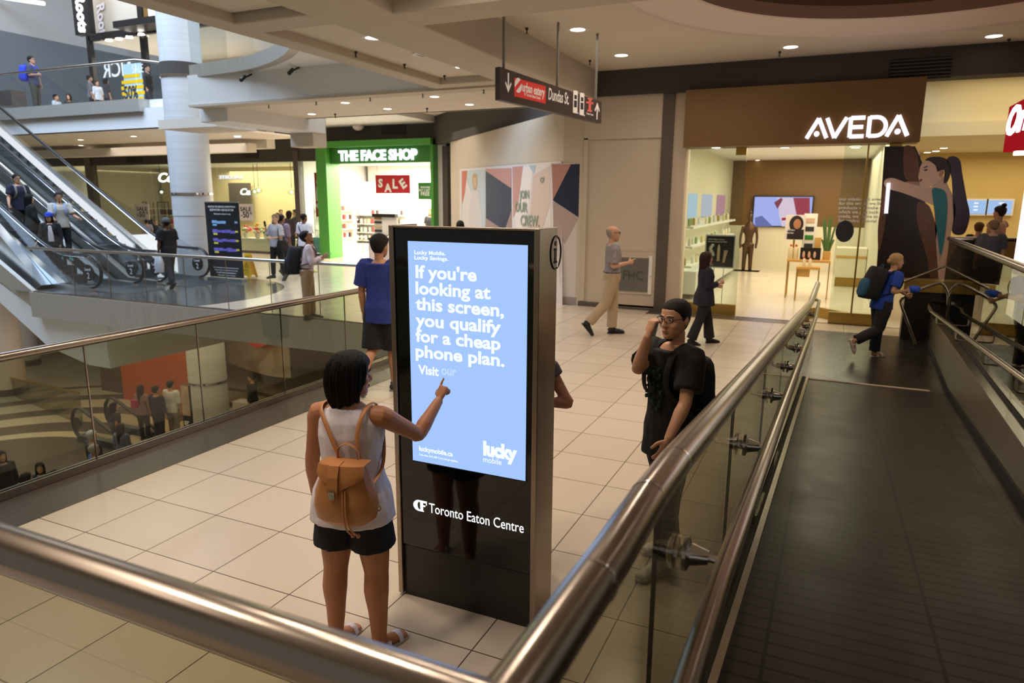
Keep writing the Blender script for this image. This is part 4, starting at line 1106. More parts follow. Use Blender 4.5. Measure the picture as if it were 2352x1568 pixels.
# glass front panels on gold plinths
def clearpanel(lab, x0, x1, zt_, y0=YW, y1=None):
    y1 = y1 or y0
    t = thing('shop_window_panel', lab, 'window panel', ((x0 + x1) / 2, (y0 + y1) / 2, 0))
    d = V((x1 - x0, y1 - y0, 0)).normalized(); s = V((-d.y, d.x, 0))
    bm = BM(); prism(bm, [(x0, y0, .22), (x1, y1, .22), (x1, y1, zt_), (x0, y0, zt_)], s * .014); obj('glass', bm, M['glass'], t)
    bm = BM(); prism(bm, [V((x0, y0, 0)) - s * .05, V((x1, y1, 0)) - s * .05, V((x1, y1, .22)) - s * .05, V((x0, y0, .22)) - s * .05], s * .1); obj('plinth', bm, M['gold'], t)
    bm = BM(); prism(bm, [V((x1, y1, zt_ - .14)) - s * .03 - d * .2, V((x1, y1, zt_ - .14)) - s * .03, V((x1, y1, zt_)) - s * .03, V((x1, y1, zt_)) - s * .03 - d * .2], s * .06); obj('patch_fitting', bm, M['brass'], t)
    return t
wx0, wx1 = P(1632, 705, y=YW + .15).x, P(1690, 705, y=YW + .15).x
clearpanel('clear glass shop window on low gold plinth left of the cosmetics shop entrance', XA0 + .06, wx1, hz0, YW + .15)
dx0, dx1 = P(1876, 728, z=0), P(1960, 745, z=0)
gp = clearpanel('clear glass shop panel with white writing and black oval right of the entrance', P(1905, 700, y=YW + .1).x, P(2030, 700, y=YW + .1).x, hz0, YW + .1)
bm = BM(); prism(bm, [V((dx0.x, dx0.y, .0)), V((dx1.x, dx1.y, 0)), V((dx1.x, dx1.y, .2)), V((dx0.x, dx0.y, .2))], (.0, .1, 0)); obj('plinth', bm, M['gold'], gp)
lines = ['our mission at aveda is to care', 'for the world we live in, from the', 'products we make to the ways in', 'which we give back to society. at', 'aveda, we strive to set an example', 'for environmental leadership and']
for i, s in enumerate(lines):
    a = P(1927 - i * .5, 460 + 9.8 * i, y=YW + .09); b = P(2031, 461 + 9.8 * i, y=YW + .09); b.z = a.z
    n = int(len(s) * .66); text(gp, s[:n], a, b, .055, M['txtw'], bold=.03, depth=.001)
oc = P(1940, 531, y=YW + .085); bm = BM(); tt = [oc + V((.155 * math.cos(t), 0, .2 * math.sin(t))) for t in [2 * PI * i / 32 for i in range(32)]]; prism(bm, tt, (0, -.004, 0)); obj('oval_sticker', bm, mat('sticker_navy', '#262a33', .5), gp)
bm = BM(); hxx = P(1976, 500, y=YW).x; box(bm, (hxx, YW + .02, .1), (hxx + .03, YW + .09, hz0)); obj('door_stile', bm, M['brass'], gp)

# large picture panel beside the entrance: figure with ponytail against rock
yp = YW - .06
def PP(px, py, l=0): return P(px, py, y=yp - l)
po = thing('photo_poster', 'floor-high photo poster of a dark-haired woman with ponytail leaning on rock', 'poster', P(2100, 640, y=yp))
def shp(nm, pts_, m, l, parent=None, smooth=True):
    p2 = [V((1560 + x / 2.904, 180 + y / 2.904, 0)) for x, y in pts_]
    if smooth: p2 = cr([p2[-1]] + p2 + p2[:2], n=4)[4:-5]
    bm = BM(); prism(bm, [PP(q.x, q.y, l) for q in p2], (0, .004, 0)); bmesh.ops.triangulate(bm, faces=[f for f in bm.faces if len(f.verts) > 4]); return obj(nm, bm, m, parent or po)
bm = BM(); prism(bm, [PP(2032, 336), PP(2102, 336), PP(2118, 372), PP(2122, 420), PP(2128, 500), PP(2170, 640), PP(2012, 640)], (0, .05, 0)); bd = obj('backing_board', bm, mat('rock_dark', '#2a2020', .25, noise_amt=.6, nscale=5), po)
PS, PH = mat('print_skin', '#dcbca8', .4, noise_amt=.06, nscale=3), mat('print_hair', '#231b1e', .4, noise_amt=.3, nscale=25)
rk = mat('rock_brown', '#6a4632', .35, noise_amt=.6, nscale=18)
shp('rock_print', [(1500, 462), (1560, 458), (1590, 520), (1600, 620), (1590, 700), (1540, 690), (1500, 640)], rk, .012)
shp('rock_print', [(1590, 830), (1650, 835), (1690, 900), (1730, 1080), (1750, 1200), (1745, 1335), (1680, 1335), (1650, 1180), (1610, 1050), (1585, 940)], rk, .012)
shp('rock_print', [(1360, 720), (1390, 760), (1380, 900), (1360, 1050), (1330, 1150), (1325, 1000), (1345, 850)], rk, .012)
shp('figure_print', [(1690, 690), (1760, 650), (1795, 720), (1828, 790), (1834, 880), (1830, 960), (1806, 1060), (1780, 1180), (1770, 1335), (1730, 1335), (1745, 1140), (1720, 900), (1690, 820)], PS, .014)
shp('figure_print', [(1510, 690), (1560, 688), (1640, 695), (1620, 720), (1560, 712)], mat('print_skin_deep', '#ad8a78', .4), .016)
shp('figure_print', [(1366, 692), (1382, 670), (1430, 665), (1500, 690), (1580, 712), (1650, 725), (1700, 735), (1700, 840), (1660, 830), (1580, 796), (1480, 760), (1400, 738), (1372, 716)], PS, .018)
shp('garment_print', [(1688, 738), (1730, 732), (1770, 750), (1787, 800), (1788, 900), (1776, 1020), (1758, 1130), (1740, 1180), (1722, 1040), (1706, 900), (1694, 820)], mat('print_teal', '#2c7f8e', .5, noise_amt=.4, nscale=26, stretch=(6, 1, .5)), .022)
hd_ = shp('head_print', [(1640, 548), (1615, 575), (1603, 606), (1606, 626), (1593, 656), (1606, 668), (1599, 682), (1610, 692), (1606, 712), (1622, 730), (1660, 726), (1715, 700), (1760, 655), (1770, 600), (1740, 560), (1690, 545)], mat('print_face', '#e2c2ae', .4), .024)
shp('hair_print', [(1640, 546), (1670, 526), (1730, 522), (1785, 540), (1812, 590), (1806, 650), (1785, 695), (1764, 692), (1776, 640), (1768, 612), (1738, 610), (1722, 622), (1708, 580), (1670, 552)], PH, .027, hd_)
shp('hair_print', [(1786, 552), (1800, 524), (1840, 520), (1876, 552), (1890, 650), (1912, 780), (1936, 880), (1934, 950), (1905, 1030), (1860, 1045), (1824, 1030), (1822, 990), (1842, 900), (1834, 780), (1812, 640)], mat('print_hair2', '#3b2f44', .4, noise_amt=.55, nscale=30, stretch=(5, 1, .4)), .027)
shp('brow_print', [(1622, 598), (1650, 583), (1664, 587), (1640, 597)], PH, .027, hd_, False)
shp('eye_print', [(1628, 612), (1648, 603), (1660, 610), (1644, 617)], PH, .027, hd_, False)
shp('lip_print', [(1600, 676), (1616, 668), (1624, 678), (1608, 690)], mat('print_lip', '#9c4a48'), .027, hd_, False)
shp('ear_print', [(1738, 618), (1758, 610), (1764, 630), (1748, 652), (1734, 655)], mat('print_ear', '#c0957f'), .026, hd_)
bm = BM(); aa, bb_ = P(2041, 420, y=yp - .03), P(2035, 490, y=yp - .03); bar(bm, aa, bb_, .06, .05, up=(0, 1, 0)); solo('light_tube', bm, glow('tube', '#f4f0ff', 1.3), 'short upright white light tube in front of the ponytail poster', 'light')

# inside: television, statue, shelves, table
tv = thing('wall_screen', 'wide wall television showing a close-up face with red hair', 'television', P(1797, 522, y=25.3))
a, b = P(1731, 449, y=25.3), P(1864, 523, y=25.3); obj('casing', bbox((a.x, 25.24, b.z), (b.x, 25.34, a.z), .01), M['satin_black'], tv)
a, b = P(1734, 452, y=25.24), P(1861, 520, y=25.24); sc_ = obj('screen', bbox((a.x, 25.23, b.z), (b.x, 25.25, a.z)), glow('tv_blue', '#a9b6f2', 1.0), tv)
def tvs(pts_, col, l):
    bm = BM(); prism(bm, [P(x, y, y=25.228 - l) for x, y in pts_], (0, .003, 0)); return obj('image_patch', bm, glow('tv' + col, col, .95), sc_)
tvs([(1785, 454), (1832, 454), (1828, 490), (1812, 520), (1796, 520), (1790, 495)], '#e3cfe0', .004)
tvs([(1822, 454), (1860, 454), (1860, 500), (1830, 495), (1826, 475)], '#a34a55', .008)
tvs([(1778, 465), (1794, 454), (1798, 458), (1786, 480)], '#8a4a58', .008)
tvs([(1796, 500), (1806, 500), (1804, 506), (1795, 506)], '#b02f45', .008)
tvs([(1734, 500), (1750, 495), (1775, 520), (1734, 520)], '#6f78b0', .004)

# bronze statue
sb = P(1715, 613, y=24.3); sx = sb.x; zb0 = 0
stt = thing('statue', 'slim dark bronze standing figure on a dark base beside the shop shelves', 'statue', (sx, 24.3, 0))
H_ = top_z(sx, 24.3, 478)
obj('pedestal', bbox((sx - .42, 24.0, 0), (sx + .42, 24.6, H_ - 2.28), .01), M['fglass'], stt)
zs = H_ - 2.2; bm = BM()
box(bm, (sx - .3, 24.1, zs - .06), (sx + .3, 24.5, zs)); obj('base', bm, mat('green_bronze', '#2c352c', .4, .5), stt)
bm = BM()
for s in (-1, 1):
    tube(bm, *cr([(sx + s * .11, 24.3, zs), (sx + s * .1, 24.28, zs + .5), (sx + s * .09, 24.3, zs + 1.05)], [.05, .07, .1]), seg=12)
    tube(bm, *cr([(sx + s * .2, 24.3, zs + 1.62), (sx + s * .26, 24.28, zs + 1.25), (sx + s * .24, 24.22, zs + .9)], [.05, .045, .035]), seg=10)
tube(bm, *cr([(sx, 24.3, zs + .95), (sx, 24.3, zs + 1.2), (sx, 24.3, zs + 1.5), (sx, 24.3, zs + 1.68), (sx, 24.3, zs + 1.78)], [(.16, .1), (.12, .09), (.18, .11), (.14, .08), (.05, .05)]), seg=16)
ball(bm, (sx, 24.3, zs + 1.92), (.09, .1, .14)); ball(bm, (sx, 24.34, zs + 2.09), .05)
me = remesh(bm, .02, 3); me.materials.append(mat('bronze', '#5a4636', .35, .8)); obj('figure', me, None, stt)

# lit wall shelves with bottles along the left wall
XS0 = -3.35
sh = thing('product_shelves', 'white lit wall shelves of hair products along the left shop wall', 'shelf', (XS0 + .2, 20, 0))
for z in (.75, 1.2, 1.65):
    obj('shelf_board', bbox((XS0, 16.3, z), (XS0 + .42, 23.6, z + .05), .004), M['white'], sh)
    bm = BM(); box(bm, (XS0 + .05, 16.4, z - .012), (XS0 + .3, 23.5, z - .001)); obj('light_strip', bm, glow('shelf_glow', '#fff3c8', 1.6), sh)
obj('base_cabinet', bbox((XS0, 16.5, .12), (XS0 + .5, 23.4, .66), .006), M['white'], sh)
for i, yy in enumerate((17.2, 19.6, 22.2)):
    obj('backlit_picture', bbox((XS0 + .005, yy, 1.85), (XS0 + .05, yy + 1.5, 2.45)), glow('pic%d' % i, ('#cfe2f2', '#d9d5e6', '#d79aa6')[i], .95), sh)
def bottle(name, c, r, h, m, cap, lab, group=None, kind='bottle'):
    t = thing(name, lab, kind, c, group=group)
    bm = BM(); lathe(bm, [(0, 0), (r, 0), (r, h * .72), (r * .5, h * .84), (r * .4, h * .86), (0, h * .86)], c, 12); obj('body', bm, m, t, smooth=40)
    bm = BM(); lathe(bm, [(0, h * .86), (r * .45, h * .86), (r * .4, h), (0, h)], c, 10); obj('cap', bm, cap, t, smooth=40)
    return t
bc = [mat('bot%d' % i, c, .35) for i, c in enumerate(('#e8d9b0', '#c9b98a', '#8fa06a', '#d8d2c4', '#9b7a3c'))]
pr = [bottle('bottle', (0, 0, 0), .035, .2, m, M['white'], 'small product bottle on lit shelf', 'bottles on the lit wall shelves') for m in bc]
rr = random.Random(3); first = [True] * 5
for z, nm in ((.8, 'lowest'), (1.25, 'middle'), (1.7, 'top')):
    for i in range(14):
        yy = 16.5 + i * .5 + rr.uniform(-.1, .1); kx = rr.randrange(5); lc = (XS0 + .27 + rr.uniform(-.06, .08), yy, z)
        lab = 'small %s bottle standing in the rows on the lit wall shelves' % ('cream', 'tan', 'green', 'white', 'amber')[kx]
        if first[kx]: pr[kx].location = lc; pr[kx]['label'] = lab; pr[kx]['group'] = '%s bottles on the lit wall shelves' % ('cream', 'tan', 'green', 'white', 'amber')[kx]; first[kx] = False
        else: dup(pr[kx], lc, label=lab)

# poster stand by the left window
ps = thing('poster_stand', 'white framed black product poster on a thin stand behind the left shop window', 'poster stand', P(1650, 695, y=15.3))
a, b = P(1621, 538, y=15.3), P(1686, 617, y=15.3)
obj('frame', bbox((a.x, 15.29, b.z), (b.x, 15.33, a.z), .004), M['white'], ps)
pa = obj('print', bbox((a.x + .03, 15.28, b.z + .03), (b.x - .03, 15.3, a.z - .03)), M['satin_black'], ps)
cx_ = (a.x + b.x) / 2
bm = BM(); lathe(bm, [(0, 0), (.03, 0), (.03, .28), (.012, .34), (0, .36)], (cx_ - .02, 15.27, b.z + .15), 10); obj('bottle_print', bm, mat('bot_tan', '#cdbb92'), pa, smooth=40)
bm = BM(); prism(bm, [(cx_ + .07, 15.275, b.z + .12), (cx_ + .11, 15.275, b.z + .12), (cx_ + .17, 15.275, b.z + .38), (cx_ + .09, 15.275, b.z + .38)], (0, -.01, 0)); obj('tube_print', bm, mat('bot_pink', '#c9a58d'), pa)
bm = BM()
for i in range(6): ball(bm, (cx_ - .16 + .03 * math.cos(i), 15.275, b.z + .28 + .04 * i), (.035, .006, .03), 8)
obj('flower_print', bm, M['pale'], pa)
text(pa, 'What Makes Cherry', (a.x + .06, 15.278, a.z - .11), (a.x + .4, 15.278, a.z - .11), .03, M['txtw'], depth=.001)
text(pa, 'Almond Sweet & Wild?', (a.x + .06, 15.278, a.z - .16), (a.x + .45, 15.278, a.z - .16), .03, M['txtw'], depth=.001)
text(pa, 'AVEDA', (a.x + .06, 15.278, b.z + .06), (a.x + .2, 15.278, b.z + .06), .025, M['txtw'], depth=.001)
bm = BM(); bar(bm, (cx_ - .1, 15.31, 0), (cx_ - .1, 15.31, b.z), .015, .015, up=(1, 0, 0)); obj('leg', bm, M['chrome'], ps)
bm = BM(); bar(bm, (cx_ + .1, 15.31, 0), (cx_ + .1, 15.31, b.z), .015, .015, up=(1, 0, 0)); obj('leg', bm, M['chrome'], ps)

# nested display tables with goods
yt = 17.9
ta = P(1808, 595, y=yt); tb = P(1908, 601, y=yt)
def table(lab, x0, x1, y0_, y1_, zt_):
    t = thing('display_table', lab, 'table', ((x0 + x1) / 2, (y0_ + y1_) / 2, 0))
    obj('tabletop', bbox((x0, y0_, zt_ - .06), (x1, y1_, zt_), .005), M['wood2'], t)
    for x in (x0 + .02, x1 - .02):
        for y in (y0_ + .02, y1_ - .02):
            bm = BM(); bar(bm, (x, y, 0), (x, y, zt_ - .06), .025, .025, up=(1, 0, 0)); obj('leg', bm, M['brass'], t)
    for x in (x0 + .02, x1 - .02):
        bm = BM(); bar(bm, (x, y0_ + .03, .02), (x, y1_ - .03, .02), .02, .02); obj('foot_bar', bm, M['brass'], t)
    return t
table('tall wooden display table with thin brass legs in the shop middle', ta.x, tb.x, yt, yt + .55, ta.z)
t2 = P(1829, 612, y=yt - .45); t3 = P(1884, 612, y=yt - .45)
table('lower wooden nesting table in front of the tall display table', t2.x, t3.x, yt - .45, yt - .08, t2.z)
obj_box = lambda nm, lab, cat, x0, y0, x1, y1, yy, m, th=.3: solo(nm, bbox((P(x0, y1, y=yy).x, yy, P(x0, y1, y=yy).z), (P(x1, y0, y=yy).x, yy + th, P(x0, y0, y=yy).z), .004), m, lab, cat)
obj_box('cardboard_box', 'brown cardboard box under the lower nesting table', 'box', 1832, 618, 1860, 635, yt - .4, M['wood2'])
tz = ta.z
for i, px in enumerate((1815, 1827)):
    c = P(px, 590, y=yt + .2); bottle('bottle', (c.x, yt + .2, tz), .06, .34, mat('bot_tan', '#cdbb92'), M['red'], ('left' if i == 0 else 'right') + ' of two tall tan bottles with red caps on table', 'tan bottles with red caps')
for i, px in enumerate((1846, 1860)):
    c = P(px, 610, y=yt - .3); bottle('bottle', (c.x, yt - .3, t2.z), .035, .22, mat('bot_clear', '#d9c6a8'), M['red'], ('left' if i == 0 else 'right') + ' of two small pink bottles on the lower table', 'small bottles on the lower table')
sgn = thing('counter_sign', 'black product card standing at the front of the display table', 'sign', V((P(1862, 590, y=yt + .1).x, yt + .1, tz)))
a, b = P(1839, 568, y=yt + .1), P(1884, 593, y=yt + .1); cd = obj('card', bbox((a.x, yt + .1, tz), (b.x, yt + .12, a.z)), M['satin_black'], sgn)
bm = BM()
for i in range(3): ball(bm, (a.x + .08 + .12 * i, yt + .098, tz + .12), (.03, .004, .08), 8)
obj('bottle_print', bm, mat('bot_pink', '#c9a58d'), cd)
fc = thing('framed_poster', 'tall display card with a smiling dark-haired face on the table', 'poster', V((P(1827, 550, y=yt + .35).x, yt + .35, tz)))
a, b = P(1806, 493, y=yt + .35), P(1847, 551, y=yt + .35)
obj('stand', bbox(((a.x + b.x) / 2 - .02, yt + .36, tz), ((a.x + b.x) / 2 + .02, yt + .38, b.z)), M['brass'], fc)
cdd = obj('card', bbox((a.x, yt + .35, b.z), (b.x, yt + .37, a.z)), M['pale'], fc)
cm = ((a.x + b.x) / 2 + .02, yt + .345, (a.z + b.z) / 2)
bm = BM(); ball(bm, (cm[0], cm[1] + .002, cm[2] + .08), (.16, .004, .2), 18); box(bm, (cm[0] - .19, cm[1], b.z + .01), (cm[0] + .18, cm[1] + .005, cm[2] - .05)); obj('hair_print', bm, mat('print_hair', '#241c1f'), cdd)
bm = BM(); ball(bm, (cm[0] + .02, cm[1] - .003, cm[2] + .08), (.085, .003, .12), 18); obj('face_print', bm, mat('print_tan', '#a5704f'), cdd)
text(cdd, 'Sweet by Nature', (a.x + .02, yt + .34, cm[2] - .08), (a.x + .22, yt + .34, cm[2] - .08), .04, M['txtw'], depth=.001); text(cdd, 'Wild at Heart', (a.x + .02, yt + .34, cm[2] - .15), (a.x + .2, yt + .34, cm[2] - .15), .04, M['txtw'], depth=.001)
a, b = P(1848, 490, y=yt + .45), P(1873, 556, y=yt + .45)
gd = thing('price_board', 'white board with small pictures behind the face card on table', 'board', V(((a.x + b.x) / 2, yt + .45, tz)))
obj('board', bbox((a.x, yt + .45, tz), (b.x, yt + .47, a.z)), M['white'], gd)
for i in range(4): obj('small_picture', bbox((a.x + .05, yt + .44, tz + .25 + .2 * i), (b.x - .06, yt + .452, tz + .36 + .2 * i)), (M['txtb'], M['green2'], M['txtb'], mat('bot_pink', '#c9a58d'))[i], gd)
obj_box('wooden_box', 'upright wooden block holding small black jars on the table', 'box', 1868, 545, 1887, 592, yt + .3, M['wood2'], .15)
pt = thing('potted_plant', 'spiky green plant in a wooden pot at the right table end', 'plant', V((P(1897, 595, y=yt + .3).x, yt + .3, tz)))
obj('pot', bbox((P(1889, 590, y=yt + .2).x, yt + .2, tz), (P(1907, 590, y=yt + .2).x, yt + .42, tz + .2), .01), M['wood2'], pt)
bm = BM(); rr = random.Random(5)
for i in range(11):
    a0 = rr.uniform(0, 2 * PI); ln = rr.uniform(.3, .8) if i > 2 else .85; s = V((math.cos(a0), math.sin(a0), 0))
    p0 = V((P(1898, 590, y=yt + .3).x, yt + .31, tz + .18)) + s * .05
    tube(bm, cr([p0, p0 + s * .04 + V((0, 0, ln * .5)), p0 + s * .1 + V((0, 0, ln))], n=3), [(.022, .006)] * 6 + [(.004, .002)], 6)
obj('leaves', bm, mat('plant_green', '#4d6b3a', .5), pt)
dsk = thing('reception_counter', 'pale frosted counter with wooden band behind the shop glass', 'counter', (.6, 21, 0))
obj('front', bbox((.1, 21, .25), (.85, 21.7, 1.05), .01), M['fglass'], dsk); obj('band', bbox((.09, 20.98, .78), (.85, 21.01, .84)), M['wood2'], dsk); obj('kick', bbox((.12, 21.02, 0), (.84, 21.6, .25)), M['gold'], dsk)

# ------------------------------------------------------------------ shop on the far right: menu screens, red sign
for i, (x0, x1, lab) in enumerate(((2216, 2262, 'bright blue menu screen over the counter, left one of two'), (2272, 2322, 'bright blue menu screen over the counter, right one of two'))):
    a, b = P(x0, 460, y=25.2), P(x1, 491, y=25.2); t = thing('menu_screen', lab, 'screen', V(((a.x + b.x) / 2, 25.2, b.z)))
    obj('casing', bbox((a.x - .05, 25.22, b.z - .05), (b.x + .05, 25.41, a.z + .05)), M['white'], t)
    s = obj('display', bbox((a.x, 25.2, b.z), (b.x, 25.23, a.z)), glow('menu_blue', '#a8c8f2', 1.0), t)
    for j in range(3):
        bm = BM(); box(bm, (a.x + .25, 25.19, a.z - .1 - .1 * j), (b.x - .2, 25.2, a.z - .06 - .1 * j)); obj('text_line', bm, glow('screen_white', '#eef4ff'), s)
a, b = P(2170, 545, y=20.5), P(2352, 545, y=20.5); solo('counter', bbox((a.x, 20.5, 0), (b.x, 21.3, a.z), .01), M['wood'], 'dark food counter under the blue menu screens', 'counter')
rs = thing('projecting_sign', 'red lit sign with white script letters at the right edge', 'sign', (2.12, 11, 2.9))
xs_ = 2.06; sl_ = P(2318, 245, x=xs_); yf = sl_.y; zA, zB = P(2316, 245, y=yf).z, P(2308, 350, y=yf).z
obj('casing', bbox((xs_, 8.6, zB), (xs_ + .5, yf, zA), .01), M['redglow'], rs)
me = text(rs, 'Ork', V((xs_ - .001, yf - .12, zB + .22)), V((xs_ - .001, yf - 1.7, zB + .22)), .36, glow('neon', '#fff4f4', 3), bold=.03, shear=.3, depth=.03)
obj('end_light', bbox((xs_ + .1, yf - .3, zB - .05), (xs_ + .35, yf - .15, zB)), M['lamp'], rs)
lb = bbox((2.3, 8.2, .75), (2.5, P(2346, 480, x=2.3).y, P(2346, 362, x=2.3).z - .0)); solo('light_box', lb, glow('lightbox', '#fff6f2', 1.5), 'tall white light box at the right picture edge below the red sign', 'light')
bm = bbox((2.55, 12.5, 0), (2.9, 12.7, 2.65)); solo('pillar_panel', bm, mat('slate', '#4b4a49', .6), 'dark grey upright panel behind the white light box', 'panel')

# ------------------------------------------------------------------ The green shop
GY = YB - .25
gx0, gx1 = P(745, 580, y=GY).x, P(1000, 500, y=GY).x
gs = thing('shop_portal', 'bright green shop portal with white lit name letters', 'portal', ((gx0 + gx1) / 2, GY, 0))
zt0 = P(870, 322, y=GY).z; zo = P(770, 376, y=GY).z
px_in0, px_in1 = P(763, 480, y=GY).x, P(993, 480, y=GY).x
obj('portal_post', bbox((gx0, GY - .25, 0), (px_in0, YB + .3, zt0), .01), M['green'], gs)
obj('portal_post', bbox((px_in1, GY - .1, 0), (gx1, YB + .3, zt0), .01), M['green'], gs)
obj('portal_head', bbox((gx0, GY - .25, zt0 - .22), (gx1, YB + .3, zt0), .01), M['green'], gs)
obj('sign_band', bbox((px_in0, GY, zo), (px_in1, YB + .2, zt0 - .2)), M['green2'], gs)
a, b = P(779, 369, y=GY - .02), P(959, 364, y=GY - .02); b.z = a.z
text(gs, 'THE FACE SHOP', a, b, .36, M['led'], bold=.04, depth=.05, lift=.02)
# inside fittings
wf = mat('bright_wall', '#f7f4ea', .7)
bm = BM(); box(bm, (gx0 - 1.2, 26.4, 0), (gx1 + .3, 26.6, 4.2)); struct('wall_far_shop', bm, wf)
def fshelf(lab, px0, px1, yy, rows):
    a, b = P(px0, 560, y=yy), P(px1, 560, y=yy)
    t = thing('display_shelves', lab, 'shelf', ((a.x + b.x) / 2, yy, 0))
    obj('plinth', bbox((a.x, yy, 0), (b.x, yy + .5, P(px0, 556, y=yy).z)), wf, t)
    for py in rows:
        z = P(px0, py, y=yy).z; obj('shelf_board', bbox((a.x, yy, z - .03), (b.x, yy + .45, z)), M['white'], t)
    obj('back_panel', bbox((a.x, yy + .45, 0), (b.x, yy + .5, 3.0)), wf, t)
    return a, b
rows = (492, 512, 531, 549)
fa_, fb_ = fshelf('white wall shelves full of skincare products inside the green shop', 770, 925, 25.6, rows)
cols = [mat('pk%d' % i, c, .5) for i, c in enumerate(('#d8403f', '#e6dccf', '#c9d6c0', '#e9c7b4', '#4b3a35', '#e8e2a8'))]
names = ('red', 'cream', 'pale green', 'peach', 'dark brown', 'pale yellow')
pk = []
for i, m in enumerate(cols):
    t = solo('product_box', bbox((-.05, -.05, 0), (.05, .05, .2), .004), m, 'small %s product pack in the rows on the skincare shelves' % names[i], 'product', '%s packs on the skincare shelves' % names[i]); pk.append([t, True])
rr = random.Random(11)
for py in rows:
    z = P(800, py, y=25.6).z
    for j in range(17):
        x = fa_.x + .12 + j * (fb_.x - fa_.x - .2) / 16; kx = 0 if j in (2, 9) else rr.randrange(1, 6); t = pk[kx]
        lc = (x, 25.72 + rr.uniform(-.05, .05), z)
        if t[1]: t[0].location = lc; t[1] = False
        else: dup(t[0], lc)
sx0 = xf(686) + .01
t = thing('display_shelves', 'white side wall shelves of small packs behind the left portal post', 'shelf', (sx0 + .2, 24.2, 0))
obj('plinth', bbox((sx0, 22.9, 0), (sx0 + .4, 25.4, .3)), wf, t); obj('back_panel', bbox((sx0, 22.9, .3), (sx0 + .03, 25.4, 2.4)), wf, t)
for zq in (.62, 1.0, 1.38, 1.76):
    obj('shelf_board', bbox((sx0, 22.9, zq - .03), (sx0 + .32, 25.4, zq)), M['white'], t)
    for j in range(13):
        kx = 0 if j in (3, 8) else rr.randrange(1, 6)
        dup(pk[kx][0], (sx0 + .2 + rr.uniform(-.04, .05), 23.0 + j * .19, zq), label='small %s product pack on the side wall shelves behind the left portal post' % names[kx], group='%s packs on the side wall shelves' % names[kx])
# hanging sale banner and small signs
def sheet(nm, lab, cat, x0, y0, x1, y1, yy, m, th=.02):
    a, b = P(x0, y0, y=yy), P(x1, y1, y=yy); t = thing(nm, lab, cat, V(((a.x + b.x) / 2, yy, b.z)))
    obj('sheet', bbox((a.x, yy, b.z), (b.x, yy + th, a.z)), m, t); return t
def ltr(t, s, px, py, h, yy, m, rot=0, bold=.04):
    a = P(px, py, y=yy); u_ = V((math.cos(rot), 0, math.sin(rot))); return texth(t, s, a, u_, h, m, bold=bold, lift=.004, depth=.004, up=V((-math.sin(rot), 0, math.cos(rot))))
SB = sheet('sale_banner', 'red hanging banner with white tumbling letters in the green shop doorway', 'banner', 862, 402, 942, 444, YB + .4, M['red'])
yy = YB + .395
ltr(SB, 'S', 869, 429, .30, yy, M['txtw'], -.05); ltr(SB, 'A', 883, 440, .30, yy, M['txtw'], .0); ltr(SB, 'L', 902, 432, .34, yy, M['txtw'], 0); ltr(SB, 'E', 926, 434, .34, yy, M['txtw'], .62)
for px in (866, 938):
    a = P(px, 403, y=YB + .41); bm = BM(); tube(bm, [a, V((a.x, a.y, 3.75))], .006, 6); obj('cord', bm, M['bar_grey'], SB)
FR = sheet('promo_sign', 'green promotion sign hanging at the right inside the green shop', 'sign', 960, 419, 992, 458, YB + .5, M['green2'])
for px in (964, 988):
    a = P(px, 420, y=YB + .51); bm = BM(); tube(bm, [a, V((a.x, a.y, 3.75))], .006, 6); obj('cord', bm, M['bar_grey'], FR)
for s, x0, x1, py, h in (('SKINCARE', 966, 988, 432, .07), ('BUY 2 GET 1', 963, 991, 439, .08), ('FREE', 967, 987, 449, .14)):
    a, b = P(x0, py, y=YB + .49), P(x1, py, y=YB + .49); b.z = a.z; text(FR, s, a, b, h, M['txtw'], bold=.02, depth=.003)
WS = sheet('window_banner', 'red vertical banner in the window left of the green portal', 'banner', 721, 396, 742, 498, YB + .15, M['red'])
ltr(WS, 'S', 727, 436, .4, YB + .145, M['txtw']); ltr(WS, 'L', 727, 460, .42, YB + .145, M['txtw']); ltr(WS, 'A', 734, 455, .4, YB + .145, M['txtw'], .2); ltr(WS, 'E', 738, 490, .4, YB + .145, M['txtw'], .7)
sheet('menu_strip', 'black and gold brand strip above the skincare shelves', 'sign', 856, 458, 917, 467, 26.385, M['txtb']); sheet('picture', 'small grey photo print above the left skincare shelf', 'picture', 812, 456, 840, 468, 26.385, mat('greypic', '#8d938f', .5)); sheet('picture', 'pink photo print hanging below the red sale banner', 'picture', 861, 442, 890, 459, 26.385, mat('pinkpic', '#d79aa0', .5))
# tester counter and stool
tc_ = thing('tester_counter', 'black and white make-up tester counter behind the blue shirt man', 'counter', V((P(880, 590, y=20.8).x, 21, 0)))
a, b = P(846, 545, y=20.8), P(905, 600, y=20.8); obj('cabinet', bbox((a.x, 20.8, 0), (b.x + .3, 21.4, a.z), .01), M['satin_black'], tc_); obj('front_panel', bbox((a.x + .05, 20.78, .1), (b.x + .2, 20.81, a.z - .1)), M['pale'], tc_)
a, b = P(858, 498, y=21.1), P(912, 540, y=21.1); obj('display_back', bbox((a.x, 21.1, b.z), (b.x, 21.2, a.z), .005), wf, tc_); obj('display_top', bbox((a.x, 21.0, a.z), (b.x, 21.2, a.z + .12)), M['satin_black'], tc_)
for i in range(4): obj('tester_row', bbox((a.x + .05, 21.06, b.z + .1 + .15 * i), (a.x + .35, 21.1, b.z + .18 + .15 * i)), (M['txtb'], bc[1], M['txtb'], bc[4])[i], tc_)
so = thing('stool', 'tall white wire stool in the green shop entrance', 'stool', V((P(834, 592, z=0).x, P(834, 592, z=0).y, 0)))
sp_ = so.location; zst = .82
bm = BM(); lathe(bm, [(0, zst - .03), (.17, zst - .03), (.18, zst), (0, zst)], sp_, 18); obj('seat', bm, M['white'], so, smooth=40)
